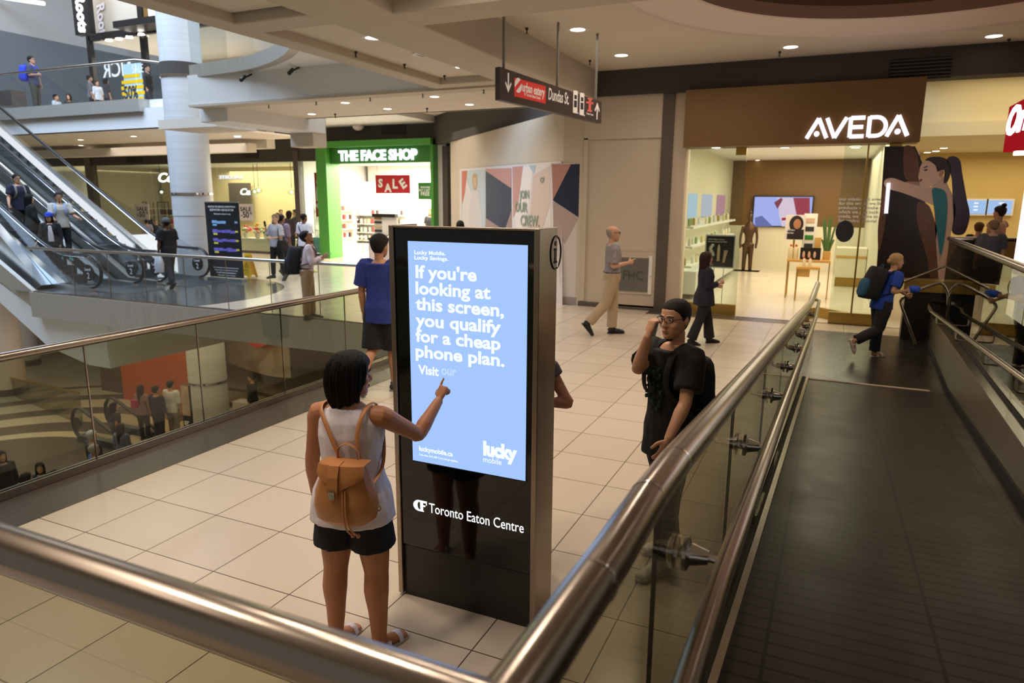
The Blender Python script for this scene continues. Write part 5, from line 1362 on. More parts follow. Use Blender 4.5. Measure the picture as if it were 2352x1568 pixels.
for i in range(4):
    t_ = PI / 4 + PI / 2 * i; s = V((math.cos(t_), math.sin(t_), 0)); bm = BM(); tube(bm, [sp_ + s * .12 + V((0, 0, zst - .03)), sp_ + s * .2], .008, 6); obj('leg', bm, M['bar_grey'], so)
bm = BM(); tube(bm, [sp_ + V((.18 * math.cos(t), .18 * math.sin(t), .25)) for t in [2 * PI * i / 20 for i in range(20)]], .006, 6, closed=True); obj('foot_ring', bm, M['bar_grey'], so)
# window cabinet right of the post
wc = sheet('window_display', 'teal printed display cabinet in the window beside the green portal', 'cabinet', 718, 545, 744, 581, YB - .1, mat('teal_print', '#5f9c94', .5, noise_amt=.4, nscale=4), .5)

# ------------------------------------------------------------------ handbag shop left of the green one
zgl = zb
def gwin(lab, px0, px1):
    t = thing('shop_window_panel', lab, 'window panel', ((xf(px0) + xf(px1)) / 2, YB + .1, 0)); obj('glass', bbox((xf(px0), YB + .1, .1), (xf(px1), YB + .115, zgl)), M['glass'], t); obj('sill', bbox((xf(px0), YB + .05, 0), (xf(px1), YB + .2, .1)), M['base'], t); return t
for lab, a, b in (('glass shop window left of the wide post under the escalator rail', 90, 207), ('wide glass window of handbag shop behind the escalator', 222, 350), ('glass window of handbag shop just left of the white column', 351, 500), ('glass window of handbag shop right of the notice banner', 501, 610), ('narrow glass window of handbag shop beside the dark post', 611, 680), ('glass window between dark post and green portal', 693, 742)): gwin(lab, a, b)
bm = BM(); box(bm, (xf(222), 25.6, 0), (xf(681), 25.7, zb)); struct('wall_far_shop', bm, mat('warm_wall', '#dcc99c', .7))
obj_box('wall_panel', 'dark grey recessed panel with a lit sign in the handbag shop', 'panel', 530, 420, 572, 505, 25.3, M['post'], .1)
ls = thing('lit_script_sign', 'glowing white script sign inside the handbag shop near the column', 'sign', P(385, 412, y=23)); a, b = P(365, 418, y=23), P(440, 416, y=23); b.z = a.z
text(ls, 'Coach', a, b, .42, glow('neon2', '#fffaf0', 3), bold=.02, shear=.25, depth=.04)
ls = thing('lit_script_sign', 'glowing white script sign inside the handbag shop over the flower counter', 'sign', P(570, 446, y=25.3)); a, b = P(553, 447, y=25.3), P(575, 446, y=25.3); b.z = a.z
text(ls, 'Ca', a, b, .3, glow('neon2', '#fffaf0', 3), bold=.02, shear=.25, depth=.04)
ls = thing('mirrored_letters', 'row of white letters reading backwards inside the handbag shop', 'sign', P(527, 410, y=25.3)); a, b = P(556, 410, y=25.55), P(503, 410, y=25.55); b.z = a.z
text(ls, 'LACOSTE', a, b, .16, M['sign_w'], bold=.015, depth=.03)
# SALE -50% cards in the window
for x0, y0, x1, y1, lab in ((308, 468, 344, 505, 'white square sale sign in the shop window left of the column'), (545, 468, 583, 507, 'white square sale sign in the shop window right of the banner')):
    t = sheet('sale_sign', lab, 'sign', x0, y0, x1, y1, YB + .078, M['pale'])
    w = x1 - x0
    for s, fx0, fx1, fy, h in (('SALE', .18, .84, .42, .17), ('-50', .22, .72, .8, .25), ('%', .76, .9, .62, .09)):
        a, b = P(x0 + w * fx0, y0 + (y1 - y0) * fy, y=YB + .073), P(x0 + w * fx1, y0 + (y1 - y0) * fy, y=YB + .073); b.z = a.z; text(t, s, a, b, h, M['txtb'], bold=.015, depth=.003)
# pendant globes
for i, (px, py, yy, lab) in enumerate(((371, 441, 23, 'glass globe pendant lamp left of the white column'), (585, 440, 23.4, 'left glass globe pendant of the pair over the flower counter'), (594, 437, 23.0, 'right glass globe pendant of the pair over the flower counter'), (670, 441, 23, 'glass globe pendant lamp near the dark post'))):
    c = P(px, py, y=yy); t = thing('pendant_lamp', lab, 'lamp', c); bm = BM(); ball(bm, c, .17, 18); obj('globe', bm, M['glass'], t, smooth=True)
    bm = BM(); ball(bm, c, .06, 10); obj('bulb', bm, glow('bulb', '#ffedc8', 5), t, smooth=True)
    bm = BM(); tube(bm, [c + V((0, 0, .16)), V((c.x, c.y, zb + .0))], .012, 6); obj('cord', bm, M['satin_black'], t)
# shelving with bags
bgc = [mat('bag%d' % i, c, .55) for i, c in enumerate(('#d24a5a', '#8fc13c', '#d8863a', '#7a4a32', '#35302e', '#c9a377', '#b3262f'))]
bname = ('pink', 'lime green', 'orange', 'brown', 'black', 'tan', 'red')
def bag(lab, c, m, s=1.0, group=None):
    t = thing('handbag', lab, 'handbag', c, group=group); x, y, z = c
    obj('body', bbox((x - .17 * s, y - .07 * s, z), (x + .17 * s, y + .07 * s, z + .26 * s), .03 * s), m, t, smooth=40)
    bm = BM(); tube(bm, [(x + .1 * s * math.cos(a), y, z + .25 * s + .13 * s * math.sin(a)) for a in [PI * i / 8 for i in range(9)]], .01 * s, 6); obj('handle', bm, m, t, smooth=40); return t
def rack(lab, px0, px1, yy, rows):
    a, b = P(px0, 560, y=yy), P(px1, 560, y=yy); t = thing('shop_rack', lab, 'shelf', ((a.x + b.x) / 2, yy, 0)); zt_ = P(px0, rows[0] - 14, y=yy).z
    for x in (a.x, b.x):
        for y in (yy, yy + .4): bm = BM(); bar(bm, (x, y, 0), (x, y, zt_), .03, .03, up=(1, 0, 0)); obj('post', bm, M['satin_black'], t)
    bm = BM(); bar(bm, (a.x, yy, zt_), (b.x, yy, zt_), .03, .03); obj('top_bar', bm, M['satin_black'], t)
    zs = []
    for py in rows: z = P(px0, py, y=yy).z; zs.append(z); obj('shelf_board', bbox((a.x - .2, yy, z - .03), (b.x + .2, yy + .42, z)), M['white'], t)
    return a, b, zs
rr = random.Random(2)
for (p0, p1, where) in ((276, 302, 'leftmost handbag rack'), (318, 345, 'middle handbag rack'), (370, 395, 'rack beside the white column')):
    a, b, zs = rack('black framed shelf unit, ' + where, p0, p1, 24.6, (478, 493, 514, 532))
    for i, z in enumerate(zs[1:]):
        for j in range(2):
            kx = (0, 1, 2)[(j + (p0 > 300)) % 3] if i == 2 else rr.randrange(3, 7)
            bag('%s handbag, %s side of shelf %d, %s' % (bname[kx], ('left', 'right')[j], i + 2, where), (a.x + (b.x - a.x) * (.15 + .7 * j), 24.8, z), bgc[kx], .95, 'handbags on the shop racks')
fcn = thing('flower_counter', 'long white counter with flowers in the handbag shop window', 'counter', V((P(600, 580, y=22.9).x, 22.9, 0)))
a, b = P(556, 548, y=22.9), P(680, 548, y=22.9); obj('counter_body', bbox((a.x, 22.8, 0), (b.x, 23.4, a.z), .01), M['fglass'], fcn); obj('counter_top', bbox((a.x - .03, 22.75, a.z), (b.x + .03, 23.45, a.z + .04)), M['white'], fcn)
flc = [mat('fl%d' % i, c, .6) for i, c in enumerate(('#d6443e', '#e6b62f', '#e58aa0', '#7da04a', '#e7e2d6'))]
for n_, (px, lab) in enumerate(((566, 'flower bunch at the left end of the white counter'), (592, 'red topped flower arrangement on the white counter'), (612, 'pink flower bunch on white counter behind the phone woman'), (640, 'yellow flower arrangement at the right of white counter'))):
    c = P(px, 546, y=23.0); z = a.z + .04; t = thing('flower_arrangement', lab, 'flowers', (c.x, 23.0, z)); rr = random.Random(n_)
    bm = BM(); lathe(bm, [(0, 0), (.09, 0), (.13, .22), (0, .22)], (c.x, 23.0, z), 12); obj('vase', bm, M['fglass'], t, smooth=40)
    for q in range(9):
        p0 = V((c.x + rr.uniform(-.25, .25), 23 + rr.uniform(-.15, .15), z + rr.uniform(.25, .5 + .12 * (n_ in (1, 3))))); bm = BM(); ball(bm, p0, (.08, .08, .06), 8); tube(bm, [(c.x, 23, z + .2), p0], .008, 5); obj('bloom', bm, flc[(q + n_) % 5], t, smooth=True)

# ------------------------------------------------------------------ notice banner, wet floor sign
nb = P(521, 641, z=0); yy = 14.35
a, b = P(467, 465, y=yy), P(545, 462, y=yy); c_ = P(560, 640, y=yy); d_ = P(483, 645, y=yy)
bn = thing('roll_up_banner', 'tall black pull-up notice banner with purple floor maps beside the column', 'banner', V(((d_.x + c_.x) / 2, yy, 0)))
bw0, bw1 = d_.x + .02, c_.x; bt = a.z
obj('sheet', bbox((bw0, yy, .09), (bw1, yy + .012, bt)), mat('banner_black', '#1c1c20', .5), bn); obj('stand_base', bbox((bw0 - .02, yy - .1, 0), (bw1 + .02, yy + .12, .08), .01), M['alum'], bn); obj('top_bar', bbox((bw0, yy - .01, bt), (bw1, yy + .02, bt + .03)), M['alum'], bn)
W_ = bw1 - bw0
def bt_(s, fx0, fx1, z, h, m=M['txtw'], bold=.01): return text(bn, s, V((bw0 + W_ * fx0, yy, z)), V((bw0 + W_ * fx1, yy, z)), h, m, bold=bold, depth=.002)
bt_('NOTICE OF SERVICE DISRUPTION', .1, .9, bt - .13, .045, bold=.02); bt_('ELEVATOR / ESCALATOR', .15, .85, bt - .22, .055, bold=.02); bt_('Alternative routes on map', .25, .75, bt - .32, .04)
mp = [mat('map%d' % i, c, .5, emit=c, es=.25) for i, c in enumerate(('#6a63b8', '#7fa9d6', '#c7bf4a', '#b03a3a'))]
for i in range(4):
    z = bt - .55 - .25 * i; rr = random.Random(i); bm = BM()
    for q in range(5 if i else 3): x0 = bw0 + W_ * (.18 + .13 * q); box(bm, (x0, yy - .004, z + rr.uniform(-.03, .0)), (x0 + W_ * .15, yy, z + rr.uniform(.04, .08)))
    obj('map_plan', bm, mp[0] if i else mp[1], bn)
    bm = BM(); box(bm, (bw0 + W_ * .85, yy - .004, z), (bw0 + W_ * .93, yy, z + .05)); obj('map_key', bm, mp[2 if i else 1], bn); bm = BM(); box(bm, (bw0 + W_ * .2, yy - .005, z - .08), (bw0 + W_ * .32, yy, z - .03)); obj('map_key', bm, mp[2 if i else 1], bn)
bm = BM(); box(bm, (bw0 + W_ * .28, yy - .004, bt - 1.52), (bw0 + W_ * .55, yy, bt - 1.46)); obj('map_plan', bm, mp[3], bn)
for i, s in enumerate(('We apologize for the inconvenience', 'Elevators are located at the north', 'Please use the escalators', 'Guest Services')): bt_(s, .12 + .04 * i, .88 - .04 * i, bt - 1.8 - .07 * i, .035)
bt_('CF Toronto Eaton Centre', .3, .75, .2, .045)
wp = P(573, 636, z=0)
ws = thing('wet_floor_sign', 'yellow folding wet floor sign beside the black notice banner', 'sign', (wp.x, wp.y, 0)); hw = top_z(wp.x, wp.y, 582)
for s, nm in ((-1, 'front_leaf'), (1, 'rear_leaf')):
    bm = BM(); yb_ = wp.y + s * .16; yt_ = wp.y + s * .02
    prism(bm, [(wp.x - .17, yb_, 0), (wp.x - .08, yb_, 0), (wp.x - .06, yb_ - s * .01, .05), (wp.x + .06, yb_ - s * .01, .05), (wp.x + .08, yb_, 0), (wp.x + .17, yb_, 0), (wp.x + .1, yt_, hw), (wp.x - .1, yt_, hw)], (0, .012, 0)); lf = obj(nm, bm, M['yellow'], ws)
    if s < 0:
        q = lambda x, z: V((wp.x + x, yb_ - s * .14 * z / hw - .004, z))
        bm = BM()
        for e0, e1 in ((q(-.06, .3), q(.06, .3)), (q(-.06, .3), q(0, .45)), (q(.06, .3), q(0, .45)), (q(0, .34), q(0, .4))): bar(bm, e0, e1, .012, .006, up=(0, 1, 0))
        obj('warning_mark', bm, mat('warn_orange', '#c8681c'), lf)
        text(lf, 'CAUTION', q(-.08, .58), q(.08, .58), .04, M['txtb'], depth=.002); text(lf, 'WET FLOOR', q(-.09, .2), q(.09, .2), .035, mat('warn_orange', '#c8681c'), depth=.002)

# ------------------------------------------------------------------ upper shop at the top left
YU = 18.6
def U(px, py, y=YU): return P(px, py, y=y)
us = thing('glass_storefront', 'black framed glass shop front on the upper level behind the vertical sign', 'shop front', U(290, 235))
ux0, ux1 = U(212, 150).x, U(378, 150).x
for px, w in ((214, .1), (337, .12)): x = U(px, 180).x; obj('frame_post', bbox((x - w, YU - .05, L3), (x + w, YU + .1, 11)), M['satin_black'], us)
zt_ = U(290, 76).z; obj('frame_rail', bbox((ux0, YU - .05, zt_ - .12), (ux1 + 3, YU + .1, zt_ + .12)), M['satin_black'], us); obj('canopy', bbox((U(312, 65).x, YU - .9, U(330, 68).z - .1), (ux1 + 1, YU, U(330, 60).z)), M['satin_black'], us)
obj('glass', bbox((ux0, YU, L3), (ux1 + 3, YU + .02, zt_)), M['bglass'], us); obj('upper_panel', bbox((ux0, YU + .02, zt_), (U(326, 40).x, YU + .1, 11)), mat('beige_panel', '#b3aa9a', .5), us); obj('upper_panel', bbox((U(326, 40).x, YU + .02, zt_), (ux1 + 1, YU + .1, 11)), M['wood'], us)
a, b = U(345, 52, YU - .1), U(371, 56, YU - .1); b.z = a.z; text(us, 'Ro', a, b, .55, glow('roots', '#ffffff', 2.2), bold=.04, depth=.08)
bm = BM(); box(bm, (ux0, 23, L3), (ux1 + 3, 23.2, 11)); struct('wall_upper_shop', bm, M['cream'])
bm = BM(); box(bm, (ux0 - .1, YU + .1, zt_ - .1), (ux1 + 3, 23, zt_)); struct('ceiling', bm, M['white'])
for i, (px, py, lab) in enumerate(((250, 94, 'leftmost'), (273, 91, 'second'), (297, 87, 'third'), (325, 81, 'rightmost'))):
    c = P(px, py, z=zt_ - .16); bm = BM(); lathe(bm, [(0, 0), (.12, 0), (.1, .06), (0, .06)], c, 14); solo('ceiling_light', bm, M['lamp'], lab + ' bright lamp on the ceiling of the upper glass shop', 'light')
ts = sheet('window_poster', 'pale blue sale poster with yellow sun in the upper shop window', 'poster', 281, 148, 332, 240, YU - .06, mat('poster_blue', '#b9d6d8', .6))
yw_ = YU - .065; c = P(306, 208, y=yw_); bm = BM()
for i in range(5): z = -.35 + .2 * i; w = math.sqrt(max(.05, .62 ** 2 - z * z)); box(bm, (c.x - w, yw_ - .005, c.z + z), (c.x + w, yw_, c.z + z + .12))
obj('sun_stripes', bm, M['yellow'], ts); a, b = P(287, 227, y=yw_ - .01), P(318, 227, y=yw_ - .01); b.z = a.z; text(ts, '50%', a, b, .45, M['navy'], bold=.02, depth=.004)
a, b = P(305, 168, y=yw_), P(330, 164, y=yw_); b.z = a.z; text(ts, 'SALE', a, b, .3, M['txtw'], depth=.004)
cn = thing('window_letters', 'white letters reading backwards on the upper shop glass', 'sign', P(258, 165, y=YU - .03)); a, b = P(302, 172, y=YU - .03), P(236, 172, y=YU - .03); b.z = a.z; text(cn, 'NCR', a, b, .55, M['txtw'], bold=.01, depth=.003)
vs = thing('blade_sign', 'black vertical sign with white lit script letters at top left', 'sign', U(190, 78, 17.6)); a, b = U(170, 0, 17.6), U(212, 78, 17.6)
obj('casing', bbox((a.x, 17.5, b.z), (b.x, 17.75, 10.6), .01), M['satin_black'], vs)
zA = U(195, 75, 17.5).z; zC = U(178, -14, 17.5).z
me = text(vs, 'Roots', V(((a.x + b.x) / 2 + .02, 17.5, zC)) + V((-.16, 0, 0)), V(((a.x + b.x) / 2 - .14, 17.5, zA)), .48, glow('roots', '#ffffff', 2.2), up=(1, 0, 0), bold=.035, shear=.2, depth=.04)
vs2 = thing('mirrored_letters', 'grey mirrored copy of the vertical letters on the beige panel', 'sign', U(232, 60)); xx = U(234, 40).x; text(vs2, 'Roots', V((xx - .2, YU - .01, zC)), V((xx - .2, YU - .01, zA)), .42, mat('ghost_letter', '#d6d3dc', .5), up=(1, 0, 0), bold=.03, shear=-.2, depth=.006)
lt = P(90, 6, y=22); bm = BM(); tube(bm, [P(-10, -8, y=22), P(100, 8, y=22)], .09, 10); solo('tube_light', bm, glow('tube2', '#fff2dc', 3), 'long white tube light high on the upper left wall', 'light')
for px0, py0, px1, py1, lab, m in ((0, 208, 24, 245, 'brown grey planter box at left end of the upper walkway', 'post'),): obj_box('planter_box', lab, 'box', px0, py0, px1, py1, 15.6, M[m], .5)

# ------------------------------------------------------------------ lower level things
lr = thing('glass_railing', 'glass railing with slanting brass rail on the lower level at left', 'railing', P(110, 960, z=L1)); a, b = P(25, 868, y=14.3), P(182, 902, y=13.2)
bm = BM(); tube(bm, [a, b], .035, 10); obj('handrail', bm, M['brass'], lr); bm = BM(); prism(bm, [V((a.x, a.y, L1)), V((b.x, b.y, L1)), V((b.x, b.y, b.z)), V((a.x, a.y, a.z))], (0, .014, 0)); obj('glass_panel', bm, M['rglass'], lr)
def lowesc(lab, px, py, yy):
    c = P(px, py, y=yy); t = thing('escalator_newel', lab, 'escalator', V((c.x, yy, L1))); r = .46; zc_ = L1 + .55
    lp_ = [V((c.x + r * .8 * math.cos(a), yy, zc_ + r * math.sin(a))) for a in [PI * (.35 + 1.3 * i / 14) for i in range(15)]]
    bm = BM(); tube(bm, [V((c.x + 2.2, yy + .0, zc_ + r - .9))] + lp_ + [V((c.x + 2.2, yy, zc_ - r - .6))], [(.06, .04)] * 17, 10, ref=(0, 1, 0)); obj('handrail', bm, M['rubber'], t, smooth=60)
    bm = BM(); prism(bm, lp_ + [V((c.x + 1.6, yy, zc_ - r)), V((c.x + 1.6, yy, zc_ + r - .6))], (0, .015, 0)); obj('glass_panel', bm, M['bglass'], t)
    bm = BM(); lathe(bm, [(0, -.012), (.17, -.012), (.17, .012), (0, .012)], (c.x - .12, yy - .03, zc_), 24, axis=(0, -1, 0)); obj('level_disc', bm, M['satin_black'], t)
    obj('base_box', bbox((c.x - .1, yy - .1, L1), (c.x + 2.4, yy + .12, L1 + .2)), M['step'], t)
    return t
lowesc('dark escalator end with round disc on the lower level, nearer one', 186, 970, 12.3); lowesc('dark escalator end on the lower level, farther one', 262, 955, 13.4)
kb = P(435, 960, z=L1); bm = BM(); lathe(bm, [(0, 0), (.42, 0), (.42, .02), (0, .02)], (kb.x, kb.y, L1), 24)
ky = 13.35; a, b = P(413, 882, y=ky), P(442, 985, y=ky)
kf = thing('advert_stand', 'food advert stand with pale top and dark lower print before the column', 'sign', V(((a.x + b.x) / 2, ky, L1))); obj('panel', bbox((a.x, ky, L1), (b.x, ky + .06, a.z), .01), M['satin_black'], kf); obj('top_print', bbox((a.x + .02, ky - .01, a.z - .9), (b.x - .02, ky, a.z - .02)), mat('food_print', '#b59a80', .5, noise_amt=.5, nscale=5), kf)
text(kf, 'KFC', V((a.x + .06, ky - .002, a.z - 1.2)), V((b.x - .1, ky - .002, a.z - 1.2)), .14, M['txtw'], bold=.03, depth=.003)
ks = P(640, 700, y=19)
cs = thing('curved_screen', 'curved ribbed cream screen on the lower level seen under the floor edge', 'screen', P(600, 850, y=19)); pth = [P(x, 800, y=19 - .9 * math.sin((x - 520) / 150 * 2.2)) for x in range(520, 668, 12)]
bm = BM(); ribbon(bm, pth, P(600, 842, y=19).z, P(600, 765, y=19).z, .06); obj('ribbed_panel', bm, mat('ribbed', '#c9b9a0', .6, noise_amt=.2, nscale=9, stretch=(8, 1, .1)), cs, smooth=40)
q = [P(x, y, y=17.8) for x, y in ((566, 786), (650, 783), (588, 798))]; bm = BM(); prism(bm, q, (0, .3, 0)); solo('red_awning', bm, mat('awning', '#d23a2e', .5, emit='#d23a2e', es=.3), 'bright red wedge shaped awning under the floor edge', 'awning')
obj_box('counter', 'low pale counter beside the dark dressed person on the lower level', 'counter', 535, 922, 566, 945, 16.2, M['pale'], .4)

# ------------------------------------------------------------------ ceiling lamps, sprinklers, vents, cameras
def downlight(px, py, z, lab, group, r=.11, power=0):
    c = P(px, py, z=z); t = thing('ceiling_light', lab, 'light', c, group=group)
    bm = BM(); lathe(bm, [(r * .8, .03), (r * .82, -.004), (r * 1.2, -.004), (r * 1.2, .012), (r * .8, .03)], c, 24); obj('trim_ring', bm, M['white'], t, smooth=40)
    bm = BM(); lathe(bm, [(0, .004), (r * .82, .004), (r * .82, .014), (0, .014)], c - V((0, 0, .006)), 20); obj('lamp_face', bm, M['lamp'], t, smooth=40); return t
for px, py, lab in ((1327, 68, 'nearest the beam'), (1427, 127, 'near the dark bulkhead corner'), (1816, 108, 'below the round recess'), (2283, 83, 'at the right edge')):
    downlight(px, py, ZC, 'round recessed downlight in the right ceiling, ' + lab, 'downlights in the right ceiling', .14)
for px, py, lab in ((857, 87, 'nearest'), (1061, 154, 'farthest')): downlight(px, py, zp, 'round recessed downlight in the coffered bay, %s one' % lab, 'downlights in the coffered bay', .13)
for px, py, lab in ((716, 262, 'far left'), (793, 236, 'second from left'), (890, 250, 'third from left, lower'), (998, 222, 'second from right'), (1078, 240, 'far right')): downlight(px, py, ZB, 'small downlight in the soffit above the far floor, ' + lab, 'downlights in the far soffit', .11)
for px, py, z, lab in ((546, 314, 3.98, 'right of the column'), (185, 321, ZB, 'left, over the escalator'), (307, 313, ZB, 'just left of the column'), (186, 334, ZB, 'smaller, lower left')): downlight(px, py, z, 'small downlight under the upper walkway, ' + lab, 'downlights under the upper walkway', .11)
for px, py, lab in ((1645, 339, 'left'), (1803, 339, 'middle'), (1965, 339, 'right')): downlight(px, py, hz0, '%s downlight under the brown shop fascia' % lab, 'downlights under the brown fascia', .1)
for px, py, lab in ((1740, 368, 'left'), (1822, 370, 'middle'), (1972, 371, 'right')): downlight(px, py, 3.61, '%s spot on the white ceiling inside the cosmetics shop' % lab, 'spots in the cosmetics shop', .09)
for px, py, lab in ((2224, 203, 'left of the high pair'), (2242, 202, 'right of the high pair'), (2130, 350, 'row of the left part, first'), (2150, 347, 'row of the left part, second'), (2168, 340, 'row of the left part, third'), (2245, 379, 'middle of the low ceiling'), (2284, 374, 'right of the low ceiling'), (2340, 362, 'at the right edge of the low ceiling')):
    downlight(px, py, 5.09 if py < 210 else 3.74, 'downlight in the far right shop, ' + lab, 'downlights in the far right shop', .12)
def sprinkler(px, py, z, lab, group, s=1.0):
    s *= .62
    c = P(px, py, z=z); bm = BM(); lathe(bm, [(0, 0), (.03 * s, 0), (.03 * s, -.03 * s), (.012 * s, -.04 * s), (.012 * s, -.09 * s), (.035 * s, -.1 * s), (0, -.11 * s)], c, 10); solo('sprinkler_head', bm, M['satin_black'], 'small black sprinkler head in the ' + lab, 'sprinkler', group)
for i, (px, py) in enumerate(((494, 30), (681, 80), (817, 118), (929, 147), (1021, 173))): sprinkler(px, py, zp, 'coffered bay, number %s from the left edge' % ('one', 'two', 'three', 'four', 'five')[i], 'sprinklers in the coffered bay', 1.3)
for px, py, lab in ((1210, 64, 'right ceiling beside the beam'), (1355, 138, 'right ceiling corner'), (1791, 118, 'right ceiling under the round recess'), (2318, 89, 'right ceiling at the picture edge')): sprinkler(px, py, ZC, lab, 'sprinklers in the right ceiling', 1.3)
for px, py, lab in ((617, 238, 'far soffit, first from left'), (726, 230, 'far soffit, second from left'), (850, 221, 'far soffit, third from left'), (971, 212, 'far soffit, fourth from left'), (1111, 202, 'far soffit, rightmost'), (770, 261, 'far soffit, back row left'), (981, 248, 'far soffit, back row right')): sprinkler(px, py, ZB, lab, 'sprinklers in the far soffit', 1.5)
c = P(972, 124, z=zp); bm = BM(); lathe(bm, [(0, 0), (.17, 0), (.17, -.015), (.1, -.02), (.1, -.005), (0, -.005)], c, 24); solo('ceiling_speaker', bm, M['white'], 'round white ceiling speaker in the coffered bay between two lamps', 'speaker', smooth=40)
def vent(lab, x0, y0, x1, y1, yy):
    a, b = P(x0, y0, y=yy), P(x1, y1, y=yy); t = thing('air_vent', lab, 'vent', V(((a.x + b.x) / 2, yy, b.z))); obj('grille_back', bbox((a.x, yy - .02, b.z), (b.x, yy, a.z)), M['gap'], t)
    for i in range(6): z = b.z + (a.z - b.z) * (i + .5) / 6; obj('slat', bbox((a.x, yy - .04, z - .012), (b.x, yy - .02, z + .012)), M['bulk'], t)
vent('dark air grille in the bulkhead above the brown fascia', 2046, 138, 2182, 178, YW - .12); vent('dark air grille in the bulkhead above the green portal', 877, 283, 932, 307, YB); vent('dark air grille in the bulkhead right of the column', 552, 343, 595, 362, YB); vent('dark air grille in the bulkhead left of the column', 290, 356, 327, 373, YB)
c = P(823, 290, y=YB - .3); t = thing('security_camera', 'white dome camera on the dark bulkhead above the green portal', 'camera', c); bm = BM(); ball(bm, c, (.22, .2, .15), 14); obj('dome', bm, M['pale'], t, smooth=True); bm = BM(); bar(bm, c, c + V((.05, .3, .25)), .12, .12); obj('bracket', bm, M['bulk'], t)
for px, py, lab in ((558, 180, 'white fascia beneath the rounded edge'), (668, 164, 'white fascia right of the rounded edge')):
    c = P(px, py, y=YF - .25); t = thing('security_camera', 'small black camera on the ' + lab, 'camera', c); bm = BM(); bar(bm, c, c + V((.0, .25, .12)), .03, .03); obj('bracket', bm, M['satin_black'], t); bm = BM(); lathe(bm, [(0, -.1), (.04, -.1), (.04, .1), (0, .1)], c, 10, axis=(.3, -1, -.6)); obj('camera_body', bm, M['satin_black'], t, smooth=40)

# ------------------------------------------------------------------ people
def skinmat(c):
    n = 'skin' + c
    if n in _m: return _m[n]
    m = mat(n, c, .5, noise_amt=.06, nscale=14)
    m.node_tree.nodes['Principled BSDF'].inputs['Specular IOR Level'].default_value = .35
    return m
def hairmat(c): return mat('hair' + c, c, .62, spec=.25, noise_amt=.4, nscale=55, stretch=(6, 6, 1), bump=.5, bscale=120)
def cloth(c, key=''): return mat('cloth' + c + key, c, .88, noise_amt=.07, nscale=9, bump=.12, bscale=160)


def rot2(v, ax, a): return Quaternion(ax, a) @ V(v)


class Body:
    """joints of a figure in its own frame: facing +y, right hand at +x, feet at z=0"""

    def __init__(s, h=1.72, lean=0, side=0, twist=0, head=(0, 0, 0), armR=None, armL=None, legR=None, legL=None, wide=1.0, female=False, handR='relaxed', handL='relaxed', footR=None, footL=None, armw=1.0, legw=1.0):
        s.k = h / 1.765; s.lw = legw; s.w = wide; s.aw = armw; s.female = female
        s.lean, s.side, s.twist = [math.radians(a) for a in (lean, side, twist)]
        s.headang = [math.radians(a) for a in head]
        down = (0, 0, -1)
        s.arm = {1: armR or ((.16, .03, -1), (.05, .14, -1), (.0, .15, -1)), -1: armL or ((-.16, .03, -1), (-.05, .14, -1), (.0, .15, -1))}
        s.leg = {1: legR or ((.03, .0, -1), (.0, -.02, -1)), -1: legL or ((-.03, .0, -1), (.0, -.02, -1))}
        s.hand = {1: handR, -1: handL}
        s.foot = {1: footR or (.12, 1, 0), -1: footL or (-.12, 1, 0)}
        s.dz = 0
        lows = []
        for q in (1, -1):
            hp, kn, an = s.legj(q)
            f = V(s.foot[q]).normalized(); lows.append(min(an.z - .085, an.z + f.z * .2 - .05 if f.z < 0 else 9))
        s.dz = -min(lows)

    def bend(s, p):
        p = V(p); z0 = .96; t = max(0, min(1, (p.z - z0) / .34)); c = V((0, 0, z0)); q = p - c
        q = Quaternion((0, 0, 1), s.twist * t) @ q
        q = Quaternion((1, 0, 0), -s.lean * (.35 + .65 * t) if p.z > z0 else 0) @ q
        q = Quaternion((0, 1, 0), s.side * t) @ q
        return c + q + V((0, 0, s.dz))

    def dirv(s, v):
        """direction given in the figure's frame"""
        return V(v).normalized()

    def legj(s, q):
        hw = .095 if s.female else .088
        hp = V((q * hw, 0, .92 + s.dz)); th, sh = s.leg[q]
        kn = hp + V(th).normalized() * .42; an = kn + V(sh).normalized() * .415
        return hp, kn, an

    def armj(s, q):
        sw = (.165 if s.female else .185) * s.w
        shp = s.bend((q * sw, -.01, 1.425)); a = s.arm[q]
        el = shp + s.dirv(a[0]) * .285; wr = el + s.dirv(a[1]) * .25
        return shp, el, wr

    def torso(s):
        f = s.female; w = s.w
        T = [(.84, .07, .08, 0), (.90, .15 if not f else .165, .115, -.01), (.97, .16 if not f else .172, .118, -.012), (1.05, .15 if not f else .15, .105, -.005), (1.13, .143 if not f else .128, .098, 0), (1.23, .155 if not f else .138, .108, .003), (1.33, .17 if not f else .152, .115 if not f else .118, .004), (1.40, .165 if not f else .145, .1, -.004), (1.455, .115 if not f else .1, .078, -.012), (1.49, .065 if not f else .056, .062, -.012)]
        return [(z, rx * w, ry * (1 if w < 1.1 else w), y) for z, rx, ry, y in T]

    def ring(s, z, rx, ry, y, n=24, pw=2.3):
        o = []
        for k in range(n):
            a = 2 * PI * k / n; ca, sa = math.cos(a), math.sin(a)
            o.append(s.bend((rx * math.copysign(abs(ca) ** (2 / pw), ca), y + ry * math.copysign(abs(sa) ** (2 / pw), sa), z)))
        return o

    def headm(s):
        """matrix of the head frame, pivot at the top of the neck"""
        piv = s.bend((0, -.012, 1.515)); y, p, r = s.headang
        base = Quaternion((0, 0, 1), s.twist * .7) @ Quaternion((1, 0, 0), -s.lean * .6) @ Quaternion((0, 1, 0), s.side * .5)
        q = base @ Quaternion((0, 0, 1), y) @ Quaternion((1, 0, 0), -p) @ Quaternion((0, 1, 0), r)
        return Matrix.Translation(piv) @ q.to_matrix().to_4x4()


